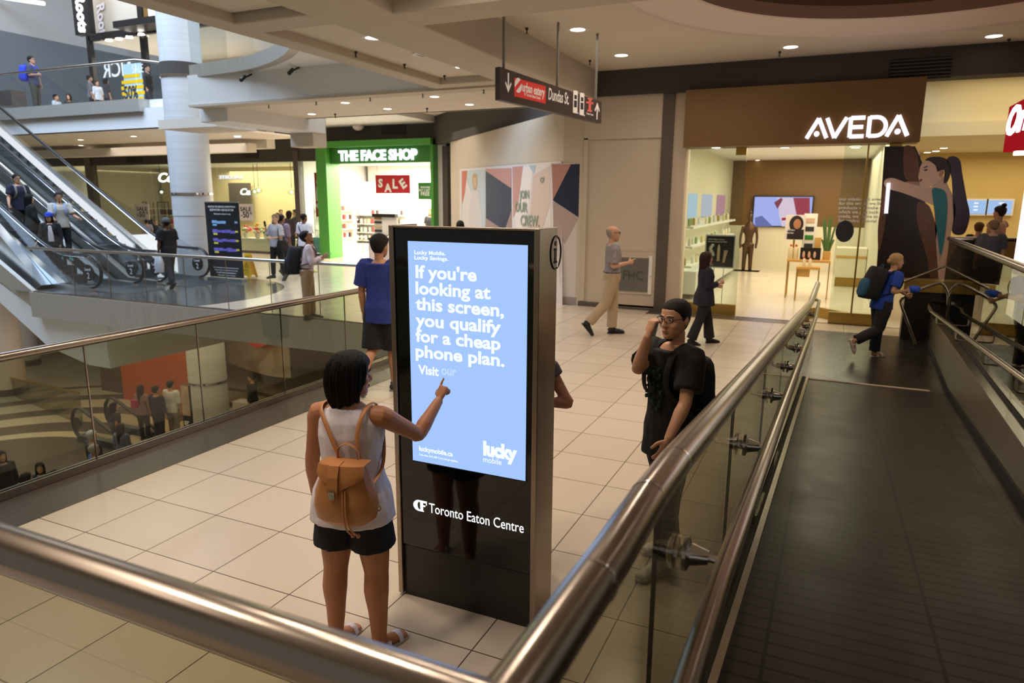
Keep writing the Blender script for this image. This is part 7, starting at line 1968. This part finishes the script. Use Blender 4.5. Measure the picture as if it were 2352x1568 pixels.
rings_loft(bm, rg); lput(gb, 'bag_body', bm, lea, k)
bm = BM(); rg = []
for t_ in range(9):                                       # flap folding over the top and down the back
    u_ = t_ / 8; ang = u_ * PI * .55
    y = -.2 - .115 * math.sin(min(ang, PI / 2)) - .004; z = 1.27 - (.0 if u_ < .35 else (u_ - .35) * .22) - .01 * (1 - math.cos(ang)); w = .112 + .012 * u_ if u_ < .8 else .12 * math.sqrt(max(.12, 1 - ((u_ - .8) / .21) ** 2))
    if u_ > .3: y = -.30 - .022 * math.sin((u_ - .3) / .7 * PI * .6)
    r0 = [g_((cxb + w * s, y + (.028 * abs(s) ** 3), z + (.075 * u_ * u_ - .012) * abs(s) ** 2.5)) for s in [-1 + 2 * i / 12 for i in range(13)]]
    rg.append(r0 + [p + V((0, .008, 0.002)) for p in r0[::-1]])
rings_loft(bm, rg); fl = lput(gb, 'flap', bm, lea, k)
bm = BM(); rg = []
for z, y in ((1.275, -.255), (1.265, -.312), (1.2, -.333), (1.13, -.338), (1.08, -.338)):
    r0 = [g_((cxb - .022 + .026 * s, y, z)) for s in (-1, 1)]; rg.append(r0 + [r0[1] + V((0, .008, 0)), r0[0] + V((0, .008, 0))])
rings_loft(bm, rg); tb_ = lput(gb, 'flap_tab', bm, lea, k, None)
bm = BM(); c = g_((cxb - .022, -.344, 1.10)); box(bm, c - V((.017, .006, .02)), c + V((.017, .004, .02))); box(bm, c - V((.008, .011, .008)), c + V((.008, .0, .006))); lput(gb, 'clasp', bm, M['chrome'], k, None, parent=tb_)
for i, dx in enumerate((.0, .014)):
    bm = BM(); pts_ = [g_(p) for p in ((cxb + .02 + dx, -.315, 1.12), (cxb + .03 + dx, -.338, 1.0), (cxb + .04 + dx * 1.5, -.33, .9), (cxb + .05 + dx * 2, -.28, .83))]
    tube(bm, cr(pts_, n=4), .005, 6); ball(bm, pts_[-1], .011, 8); lput(gb, 'drawstring', bm, lea, k)
bm = BM(); hp_ = [g_(p) for p in ((cxb - .05, -.2, 1.25), (cxb - .045, -.2, 1.33), (cxb, -.2, 1.36), (cxb + .045, -.2, 1.33), (cxb + .06, -.2, 1.25))]; tube(bm, cr(hp_, n=5), [(.013, .004)] * 21, 8, ref=(0, 1, 0)); lput(gb, 'top_handle', bm, lea, k)
for s, pts_ in ((-1, ((cxb - .06, -.16, 1.22), (cxb - .13, -.145, 1.36), (-.135, -.08, 1.468), (-.13, .0, 1.492), (-.125, .08, 1.44))), (1, ((cxb + .05, -.16, 1.22), (cxb + .03, -.148, 1.34), (.115, -.1, 1.455), (.125, .0, 1.492), (.125, .08, 1.44), (.15, .09, 1.28), (.185, -.02, 1.14), (.15, -.155, 1.04), (cxb + .165, -.2, 1.01)))):
    bm = BM(); q = cr([gB.bend(p) for p in pts_], n=5); tube(bm, q, [(.0125, .0045)] * len(q), 8, ref=(1, 0, 0)); lput(gb, 'strap', bm, lea, k)
bm = BM(); tube(bm, [gB.bend((cxb + .165 + .014 * math.cos(a), -.2, .99 + .014 * math.sin(a))) for a in [2 * PI * i / 12 for i in range(12)]], .004, 6, closed=True); lput(gb, 'strap_ring', bm, M['brass'], k)
# ---------------- boy with the phone
bf = hd(-120); ba = (-.83, 4.17, 0); bh = top_z(-.83, 4.17, 680) - .012
bk = dict(head=(10, 3, 0))
bl_ = aim(bf, ba, bh, -1, (P(1580, 925, d=4.02), P(1535, 1022, d=3.93)), **bk)
br_ = aim(bf, ba, bh, 1, (P(1442, 862, d=4.12), P(1484, 765, d=4.06)), **bk)
hR = DL(bf, .25, .15, 1); pnR = DL(bf, .9, .4, -.1)
boy, bB = person('person in black t-shirt and glasses holding a phone to his ear', ba, bf, bh,
    dict(bk, armR=(br_[0], br_[1], hR, pnR, DL(bf, .2, 1, .1)), armL=(bl_[0], bl_[1], bl_[1] + V((.1, .0, -.3))), handR='hold', handL='relaxed', legR=((.0, -.16, -1), (.0, -.22, -1)), legL=((-.03, .16, -1), (-.02, .06, -1)), footR=(.25, 1, -.05), footL=(-.05, 1, 0), wide=.88),
    skin='#cf9b78', hair=('buzz', '#1c130e'), shirt=dict(name='t_shirt', col='#0e0d0e', sleeve=.72, hem=.77, inf=.016, loose=.02, wr=.006, sinf=.02, straight=True), pants=dict(col='#191a1e', inf=.012, wr=.006), shoes=('#f2efea', '#f6f4f0'), glasses=True, vox=.0058)
backpack(boy, bB, 'black backpack worn by the boy with the phone', '#0f0e10', y0=-.205, size=(.135, .085, .22), zc=1.16)
bs, be, bw = bB.armj(1)
pc = bw + V(hR).normalized() * .045 + V(pnR).normalized() * .026
phone(boy, bB, 'dark phone held to the ear of the boy in black', pc, V(hR), pnR, '#b9b9bb', sc=.72)
bm = BM(); rr = random.Random(4)
for i in range(30):
    z = 1.08 + rr.uniform(0, .26); x = rr.uniform(-.07, .07) * (1.1 - abs(z - 1.2) * 2); p = bB.bend((x, .148 + .0 * z, z)); s = rr.uniform(.004, .011)
    prism(bm, [p + V((s * math.cos(a), 0, s * 1.6 * math.sin(a))) for a in [2 * PI * j / 6 + i for j in range(6)]], (0, -.018, 0))
ts_ = [c for c in boy.children if c.name.startswith('t_shirt')][0]; lput(boy, 'shirt_print', bm, mat('print_green', '#1d3a28', .8), bB.k, None, parent=ts_)

# ---------------- people on the near floor
WALK = lambda s=1, st=.33, bk=.75: {('legR' if s > 0 else 'legL'): ((.02 * s, st, -1), (.0, st * .35, -1)), ('legL' if s > 0 else 'legR'): ((-.02 * s, -st * .9, -1), (0, -bk, -1)), ('footL' if s > 0 else 'footR'): (-.05 * s, 1, -.9)}
wf_ = hd(88); wp_ = P(1402, 768, z=0); wa = (wp_.x, wp_.y, 0); wh = top_z(wp_.x, wp_.y, 519) - .0
person('person with grey hair, checked shirt and beige trousers walking right, hand raised', wa, wf_, wh, dict(legL=((0, .1, -1), (0, -.02, -1)), legR=((0, -.3, -1), (0, -.85, -1)), footR=(0, .75, -.9), armR=((.1, -.12, -1), (.0, 1, .22), (-.2, 1, .25), (-1, 0, 0), (0, .1, 1)), handR='point', head=(-4, -2, 0), wide=1.06), skin='#c99a7e', hair=('bald', '#9d9389'), shirt=dict(col='#8d8584', mat=woven('check_shirt', '#6f6a74', '#a39a94', 26), sleeve=.85, hem=.98, inf=.016, sinf=.022), pants=dict(col='#b39d7c', inf=.022, flare=.012, waist=1.03), shoes='#1c1a1a', belt='#2a201c', glasses='#8a7a66', vox=.009)
nf = hd(84); np_ = P(1612, 790, z=0); na = (np_.x, np_.y, 0); nh = top_z(np_.x, np_.y, 573) - .02
person('person in dark navy jacket and black trousers with long brown hair walking past the shop', na, nf, nh, dict(female=True, legL=((0, .3, -1), (0, .14, -1)), legR=((0, -.28, -1), (0, -.36, -1)), footR=(0, 1, -.25), armR=((.06, .0, -1), (-.2, 1, .25), (-.3, 1, .3)), handR='hold', armL=((-.1, .1, -1), (.1, .9, -.1)), head=(0, -3, 0)), skin='#c4957c', hair=('long', '#33201a'), shirt=dict(name='jacket', col='#171a26', sleeve=1.75, hem=.78, inf=.03, loose=.03, sinf=.022), shirt2=dict(name='blouse', col='#d8d2d0', sleeve=0, hem=1.0, inf=.02), pants=dict(col='#17171b', inf=.02, flare=.03), shoes='#141315', glasses=True, vox=.009)
uf = hd(86); up_ = P(2012, 822, z=0); ua = (up_.x, up_.y, 0); uh = top_z(up_.x, up_.y, 588) / .965
uk = dict(lean=17, female=True, head=(-4, -6, 0))
uR = aim(uf, ua, uh, 1, (P(2040, 660, d=10.6), P(2072, 684, d=10.5)), **uk)
blue, uB = person('person in bright blue t-shirt with large backpack climbing the steps at right', ua, uf, uh, dict(uk, armR=((.12, -.3, -.8), (-.2, 1, .05), (-.1, 1, 0)), armL=((-.1, .55, -.8), (.1, 1, -.6), (0, 1, -.5)), handR='grip', handL='grip', legL=((0, .06, -1), (0, -.02, -1)), legR=((0, -.2, -1), (0, -1, -.5)), footR=(0, .4, -1)), skin='#c2916f', hair=('tied', '#b59463'), shirt=dict(name='t_shirt', col='#2143a0', sleeve=.7, hem=.84, inf=.02), pants=dict(col='#1a1c22', inf=.024, flare=.01), shoes=('sandal',), vox=.009)
backpack(blue, uB, 'huge black and teal travel backpack worn by the person in bright blue', '#16181b', '#1f4f6b', size=(.165, .135, .24), zc=1.22, y0=-.27)
e = uB.armj(1)[2]; bm = BM(); ball(bm, e + V((-.03, .15, .02)), (.07, .12, .06), 12); me = remesh(bm, .012, 2); wrinkle(me, .02, 14); t = local_thing('folded_jacket', 'bright blue folded jacket in the hand of the person with travel backpack', 'jacket', blue); lput(t, 'cloth_bundle', me, cloth('#2a55c8'), uB.k)
# blue shirt man beyond the kiosk
tf = hd(14); ta_ = P(884, 897, z=0); tpos = (ta_.x, ta_.y, 0); th_ = top_z(ta_.x, ta_.y, 535) - .012
person('person in dark blue t-shirt and black shorts walking away behind the kiosk', tpos, tf, th_, dict(legR=((.02, .12, -1), (0, .0, -1)), legL=((-.02, -.12, -1), (0, -.95, -.75)), footL=(-.1, .5, -1), head=(-14, 0, 0), armL=((-.2, .02, -1), (-.02, .16, -1)), wide=1.0), skin='#b98563', hair=('short', '#1b1412'), shirt=dict(name='t_shirt', col='#27367f', sleeve=.8, hem=.8, inf=.02, sinf=.026, wr=.006, straight=True), pants=dict(col='#191718', len=1.0, inf=.03, flare=.02), shoes=('#2b292b', '#8a8178'), vox=.009)
# arm of somebody using the far side of the kiosk
hp2 = (-1.66, 3.80, 0)
person('person mostly hidden behind the kiosk with only a bare elbow showing', hp2, (0, -1), 1.62, dict(female=True, armL=((-.62, -.1, -1), (.8, .5, .1), (.6, .6, .3)), armR=((.1, .1, -1), (-.2, .9, .3))), skin='#c78f78', hair=('tied', '#3a2a20'), shirt=dict(col='#5c5560', sleeve=.3, hem=.85), pants=dict(col='#2a2c33'), shoes='#2a2624', vox=.009)

# ---------------- man leaning on the far railing
lf_ = hd(78); lp_ = P(688, 738, z=0); la = (lp_.x, lp_.y + .28, 0); lh = top_z(la[0], la[1], 531) / .985
man, mB = person('person in pale pink shirt leaning on the far rail looking at a phone', la, lf_, lh, dict(lean=9, head=(-6, -32, 0), armR=((.25, .2, -.9), (-.8, .75, .3), (-.6, .8, .3), (-.6, 0, .8), (0, .3, .5)), armL=((-.1, .3, -.9), (.7, .8, .35), (.6, .8, .3), (.6, 0, .8), (0, .3, .5)), handR='hold', handL='hold', legR=((.03, -.05, -1), (0, -.05, -1)), legL=((-.03, .1, -1), (0, .02, -1)), footR=(.1, 1, 0), footL=(.1, 1, 0), wide=1.06), skin='#b07f5e', hair=('short', '#191312'), shirt=dict(col='#d6c6ca', sleeve=1.85, hem=.97, inf=.018, sinf=.018), pants=dict(col='#a08561', inf=.022), shoes='#2c2723', belt='#1f1a18', glasses=True, vox=.0095)
backpack(man, mB, 'dark grey backpack hanging on the man leaning at the far rail', '#25262a', y0=-.27, size=(.15, .13, .25), zc=1.16)
e = mB.armj(1)[2]; ph = (mB.armj(1)[2] + mB.armj(-1)[2]) / 2 + V((0, .12, .05)); phone(man, mB, 'phone in the hands of the man leaning at the far rail', ph, (0, .8, .5), (0, -.5, .8), lit=True)

# ---------------- escalator riders
def rider(lab, px, py, h, y, dx=0, face=(1, -.12), **kw):
    p = P(px, py, y=y); return person(lab, (p.x + dx, y, p.z - h - .02), face, h, **kw)
GR = ((.25, .35, -.9), (.2, 1, -.25), (.1, 1, -.4))
r1, B1 = rider('person in dark navy t-shirt and glasses standing highest on the escalator', 37, 398, 1.76, 11.72, pose=dict(armR=((.3, .1, -1), (.25, .5, -.8)), handR='grip'), skin='#c39474', hair=('short', '#15100f'), shirt=dict(name='t_shirt', col='#1f2136', sleeve=.7, hem=.82, inf=.018), pants=dict(col='#17181d'), glasses=True, vox=.011)
backpack(r1, B1, 'grey backpack with visible straps on the highest escalator rider', '#6a655f', strapcol='#75706a')
rider('person in black clothes with long black hair on the escalator, turned away', 66, 445, 1.66, 11.55, face=(.3, 1), pose=dict(female=True, armR=((.25, .1, -1), (.1, .4, -.9)), armL=((-.3, .1, -1), (-.1, .5, -.9)), handL='grip'), skin='#c39474', hair=('long', '#121011'), shirt=dict(col='#131315', sleeve=1.7, hem=.78, inf=.03, loose=.03), pants=dict(col='#141416'), vox=.012)
r3, B3 = rider('person with blue cap, white top and black cardigan on the escalator', 111, 487, 1.62, 11.42, face=(.8, -.6), pose=dict(female=True, armR=((.3, .15, -1), (.35, .5, -.7)), armL=((-.15, .1, -1), (.05, .1, -1)), head=(-12, 2, 0)), skin='#c49b7d', hair=('long', '#2a1c16'), shirt=dict(name='cardigan', col='#18181a', sleeve=1.9, hem=.84, inf=.03), shirt2=dict(name='top', col='#e2dde0', sleeve=0, hem=.98, inf=.02), pants=dict(col='#2a3346', len=1.75), shoes=('#23272c', '#d8d8d6'), cap='#1f3fa8', vox=.011)
# white top shows between the open cardigan fronts
bm = BM(); rings_loft(bm, [[B3.bend((w * s, .145 - .2 * abs(w * s) ** 1 * .5 + d, z)) for s, d in ((-1, 0), (-.4, .012), (.4, .012), (1, 0), (.4, -.05), (-.4, -.05))] for z, w in ((.98, .075), (1.15, .07), (1.32, .055), (1.42, .035))]); me = remesh(bm, .01, 2); lput(r3, 'top_front', me, cloth('#e2dde0'), B3.k)
r4, B4 = rider('person in light grey short-sleeved shirt with blue backpack straps on the escalator', 133, 440, 1.78, 11.95, face=(.85, -.5), pose=dict(armR=((.1, .3, -.9), (-.2, 1, -.35)), armL=((-.35, .3, -.9), (-.5, 1, -.35)), head=(4, 0, 0), legR=((.02, .25, -1), (0, -.3, -1)), legL=((-.02, 0, -1), (0, -.05, -1))), skin='#bb8c68', hair=('short', '#17110f'), shirt=dict(col='#b3b1a6', sleeve=.8, hem=.86, inf=.02), pants=dict(col='#1a1c26'), shoes=('#38b3b0', '#d8d8d6'), glasses=True, vox=.011)
backpack(r4, B4, 'pale blue backpack worn by the grey-shirted escalator rider', '#7f93b8', strapcol='#8ea3c9')

# ---------------- people between the escalator and the shops
def stander(lab, px, foot, top, face, pose, dy=0, **kw):
    p = P(px, foot, z=0); at = (p.x, p.y, 0); return person(lab, at, face, top_z(p.x, p.y, top) - .015, pose, **kw)
cpn, cB = stander('person in black t-shirt, grey cap and dark jeans walking left past the escalator', 394, 662, 506, hd(-62), dict(WALK(1, .2, .35), head=(6, 0, 0), wide=1.06), skin='#5b3a29', hair=('buzz', '#120e0c'), shirt=dict(name='t_shirt', col='#141416', sleeve=.8, hem=.82, inf=.024, straight=True), pants=dict(col='#2b2d33', inf=.022), cap='#4c524c', vox=.011)
hL = cB.armj(-1)[2]; t = local_thing('shopping_bag', 'white plastic shopping bag held by the man in grey cap', 'bag', cpn); bm = BM(); rings_loft(bm, sbox_rings([(hL + V((0, .02, -.52)), .06, .12), (hL + V((0, .02, -.3)), .08, .14), (hL + V((0, .02, -.15)), .05, .11), (hL + V((0, .02, -.06)), .012, .03)], 16)); lput(t, 'bag_body', bm, mat('bag_white', '#cfcfd2', .4), cB.k)
w1, wB = stander('person with striped blouse and black trousers talking on a phone by the shop', 640, 645, 497, hd(-150), dict(WALK(1, .14, .3), female=True, armR=((.3, .3, -.9), (-.15, .3, 1), (-.1, .2, 1), (-1, 0, 0)), armL=((-.2, .1, -1), (.4, .8, -.1)), handR='hold', head=(12, 0, 0)), skin='#c9a188', hair=('tied', '#8a7350'), shirt=dict(name='blouse', col='#b9bcc4', mat=woven('stripe', '#8f97a6', '#d3d4da', 22, 'stripe'), sleeve=.9, hem=.88, inf=.026), pants=dict(col='#151517'), vox=.011)
hb_ = wB.armj(1)[2]; phone(w1, wB, 'phone at the ear of the person in striped blouse', hb_ + V((-.03, .05, .1)), (0, .2, 1), (-1, 0, 0))
t = local_thing('shoulder_bag', 'black shoulder bag hanging on the person in striped blouse', 'bag', w1); p = wB.bend((-.25, .02, .92)); bm = BM(); rings_loft(bm, sbox_rings([(p + V((0, 0, -.14)), .07, .14), (p, .08, .16), (p + V((0, 0, .14)), .05, .13)], 16)); tube(bm, cr([p + V((0, -.1, .12)), wB.bend((-.2, -.06, 1.3)), wB.bend((-.14, -.0, 1.49)), wB.bend((-.2, .1, 1.3)), p + V((0, .1, .12))], n=3), .01, 6); lput(t, 'bag_body', bm, cloth('#141416', 'bag'), wB.k)
w2, w2B = stander('person in mauve shirt with black backpack walking to the shops', 655, 632, 496, hd(25), WALK(-1, .2, .4), skin='#8a5d45', hair=('tied', '#15100e'), shirt=dict(col='#8b7a8d', sleeve=1.2, hem=.84, inf=.022), pants=dict(col='#1a1a1e'), vox=.012)
backpack(w2, w2B, 'black backpack on the person in the mauve shirt', '#161618')
w3, w3B = stander('person in white t-shirt with coloured sleeves and black shorts walking away', 706, 633, 494, hd(35), dict(WALK(1, .2, .4), wide=1.15), skin='#6e4734', hair=('buzz', '#1c130e'), shirt=dict(name='t_shirt', col='#dcdbe0', sleeve=.85, hem=.82, inf=.03, straight=True), pants=dict(col='#16161f', len=1.05, inf=.03), shoes=('#c9cf62', '#e5e5e0'), vox=.011)
bm = BM()
t = local_thing('cross_body_bag', 'black cross-body strap bag on the person in white t-shirt', 'bag', w3); q = [w3B.bend(p) for p in ((-.14, -.05, 1.5), (-.05, -.17, 1.35), (.1, -.185, 1.15), (.22, -.1, .95), (.24, .02, .9))]; tube(bm, cr(q, n=4), [(.02, .006)] * 17, 8, ref=(0, 1, 0)); p = q[-1]; rings_loft(bm, sbox_rings([(p + V((0, 0, -.1)), .03, .08), (p + V((0, 0, .08)), .03, .08)], 12)); lput(t, 'strap', bm, cloth('#131315', 'bag'), w3B.k)
for q, c in ((1, '#2f7f5e'), (-1, '#c23a38')):
    sh, el_, wr = w3B.armj(q); bm = BM(); a_ = sh + (el_ - sh) * .55; b_ = sh + (el_ - sh) * .8; tube(bm, [a_, b_], [.097, .1], 14); sl_ = [c_ for c_ in w3.children if c_.name.startswith('t_shirt')][0]; lput(w3, 'sleeve_band', bm, cloth(c), w3B.k, parent=sl_)

def far(lab, px, py, h, z, face, top='#222226', leg='#1b1b1f', hair=('short', '#17120f'), skin='#b98a6c', sleeve=.8, pose=None, group=None, y=None, vox=.014, female=False, seated=False, **kw):
    a = athead(px, py, h, z) if y is None else (P(px, py, y=y).x, y, z)
    if y is not None: h = P(px, py, y=y).z - z - .02
    if seated: h = h / .76
    return person(lab, a, face, h, dict(pose or {}, female=female), skin=skin, hair=hair, shirt=dict(col=top, sleeve=sleeve, hem=.84, inf=.022), pants=dict(col=leg), vox=vox, group=group, **kw)
far('person in grey lilac shirt facing the bag shop window, backpack on', 336, 503, 1.7, 0, hd(-20), '#8c889a', sleeve=.9, y=20.4)
far('person in olive cap and dark jacket at the bag shop window', 357, 502, 1.7, 0, hd(150), '#2a2a2c', sleeve=1.8, cap='#5c6148', y=20.9)
far('person with dark skin in orange top beside the column at the bag shop', 379, 516, 1.66, 0, hd(-120), '#c56d3a', skin='#7a4d36', sleeve=1.2, y=20.2)
far('person with dark hair and black jacket at the flower counter', 637, 488, 1.65, 0, hd(160), '#1b1b20', sleeve=1.8, hair=('long', '#1a1311'), female=True, y=21.7)
far('person with fair hair seen over the flower counter, farthest left', 645, 480, 1.68, 0, hd(150), '#c9b79a', sleeve=1.2, hair=('tied', '#4a3423'), female=True, y=24.2)
far('person with curly dark hair in front of the flower counter', 664, 483, 1.7, 0, hd(20), '#3a3036', sleeve=1.6, hair=('bob', '#2a1d15'), female=True, y=21.2)
far('person in dark suit and white collar inside the bag shop', 676, 480, 1.78, 0, hd(-120), '#1f2128', sleeve=1.9, y=23.9)
far('person with long fair hair behind the till in the green shop', 988, 478, 1.62, 0, hd(-160), '#1d1d1f', hair=('long', '#8a6a4a'), female=True, y=24.6)
far('person with black hair whose head just shows above the kiosk left part', 1057, 505, 1.6, 0, hd(0), '#2a2326', hair=('long', '#14100f'), female=True, y=14.7)
far('person with dark curly hair whose head just shows above the kiosk middle', 1164, 496, 1.68, 0, hd(0), '#2a2a2e', hair=('tied', '#1a1210'), skin='#6e4734')

# ---------------- upper walkway
m3, m3B = far('person in checked shirt with blue backpack standing at the upper railing', 72, 129, 1.78, L3, hd(90), '#3b3f5a', '#4b4438', sleeve=.85, pose=dict(armR=((.1, .0, -1), (0, 1, .05)), head=(0, -4, 0)), glasses=True, vox=.012)
backpack(m3, m3B, 'bright blue backpack on the person at the upper railing', '#2b3fc0', y0=-.28, size=(.17, .13, .25))
far('person in black coat walking right on the upper level beside the sun poster', 337, 152, 1.68, L3, hd(92), '#26221f', hair=('tied', '#19120f'), sleeve=1.8, female=True, y=18.05, pose=dict(WALK(1, .2, .4)))
for i, (px, py, h, fc, top, hr, fem, lab) in enumerate(((205, 172, 1.68, 60, '#6d6468', 'short', 0, 'person in grey patterned top, leftmost of the group behind the upper glass'), (222, 184, 1.6, 120, '#cfcfd0', 'tied', 1, 'shorter person in white top in the group behind the upper glass'), (243, 178, 1.7, 40, '#33302f', 'bob', 1, 'person in dark top, right of the group behind the upper glass'), (128, 217, 1.7, 90, '#b9c4d4', 'short', 0, 'person in pale blue shirt showing only head and shoulders over the upper floor edge'), (157, 216, 1.68, 180, '#3f3b33', 'long', 1, 'person with long dark hair showing head and shoulders over the upper floor edge'), (31, 246, 1.7, 90, '#333338', 'short', 0, 'person whose dark hair just shows over the upper floor edge, left one'), (54, 244, 1.7, 90, '#333338', 'short', 0, 'person whose dark hair just shows over the upper floor edge, right one'))):
    low = i > 2
    far(lab, px, py, h, L3, hd(fc), top, hair=(hr, '#191311'), female=bool(fem), sleeve=1.2, seated=low, y=17.9 if not low else (19.6 if i < 5 else 19.0), pose=dict(legR=((.05, 1, -.05), (0, .0, -1)), legL=((-.05, 1, -.05), (0, 0, -1))) if low else None)
# ---------------- lower level
for px, py, h, fc, top, leg, hr, hc_, fem, sl, lab in (
    (322, 884, 1.66, 10, '#8b6d66', '#1d1b20', 'long', '#3a2a22', 1, .5, 'person with long hair seen from behind in front of the orange wall below'),
    (357, 886, 1.72, 20, '#23232b', '#1b1b20', 'short', '#1a1a26', 0, 1.8, 'person in dark hooded top before the orange wall on the lower level'),
    (391, 874, 1.78, 15, '#d2cfcb', '#8a8272', 'short', '#241a16', 0, 1.2, 'person in white shirt before the orange wall on the lower level'),
    (262, 924, 1.6, 60, '#26222a', '#7c2a2c', 'long', '#1a1213', 1, .6, 'person with long dark hair and red bottoms beside the lower escalator end'),
    (276, 972, 1.58, 10, '#5b5f66', '#2c7f86', 'long', '#2a1c17', 1, 1.8, 'person in grey jacket and teal trousers near the railing below'),
    (211, 988, 1.75, 30, '#2a2624', '#2a2a2e', 'short', '#b5aca2', 0, 1.5, 'person with grey hair in dark coat below, behind the blue shirted one'),
    (216, 1020, 1.72, 40, '#3b5a8c', '#2c2c34', 'short', '#a89b80', 0, .8, 'person with grey hair in blue shirt nearest the glass on the lower level'),
    (576, 858, 1.75, -90, '#22201f', '#1d1c1f', 'short', '#191210', 0, 1.8, 'person in dark suit alone under the floor edge right of the lower column'),
    (2, 1036, 1.68, 120, '#1e1b1c', '#1d1b1d', 'long', '#241813', 1, 1.8, 'person in black at the left picture edge on the lower level'),
    (60, 1086, 1.62, 40, '#dcd9db', '#2a2a30', 'long', '#2a1d16', 1, 1.2, 'person in white top at bottom left behind the glass, lower level'),
    (90, 1063, 1.58, 150, '#221e1f', '#1d1d20', 'long', '#1d1413', 1, 1.5, 'person in black with long hair behind the white topped one below'),
    (122, 1080, 1.62, -120, '#2b2627', '#222226', 'tied', '#17110f', 1, 1.2, 'person with tied dark hair facing left near the glass, lower level')):
    far(lab, px, py, h, L1, hd(fc), top, leg, (hr, hc_), sleeve=sl, female=bool(fem))
pb = P(327, 922, z=L1 + 1.2)
solo('handbag', bbox((pb.x - .12, pb.y - .3, pb.z - .12), (pb.x + .12, pb.y - .2, pb.z + .12), .03), cloth('#a0305c'), 'magenta bag on the back of the long haired person below', 'bag')
# ---------------- far right: people on the raised platform behind the guard
far('person with hair in a bun standing on the raised platform at right', 2297, 470, 1.68, .68, hd(-20), '#d0a084', hair=('bun', '#2a1d17'), sleeve=.2, female=True, y=14.1)
far('person with fair tied hair and grey top nearest the right guard rail', 2284, 502, 1.72, .68, hd(10), '#4a4a4e', hair=('tied', '#7a6040'), sleeve=.8, y=12.9)
far('person in black shirt bending forward beside the bun-haired person', 2252, 508, 1.66, .68, hd(60), '#141415', hair=('short', '#6a3f22'), sleeve=.8, y=13.7)

bpy.data.scenes.remove(scratch)
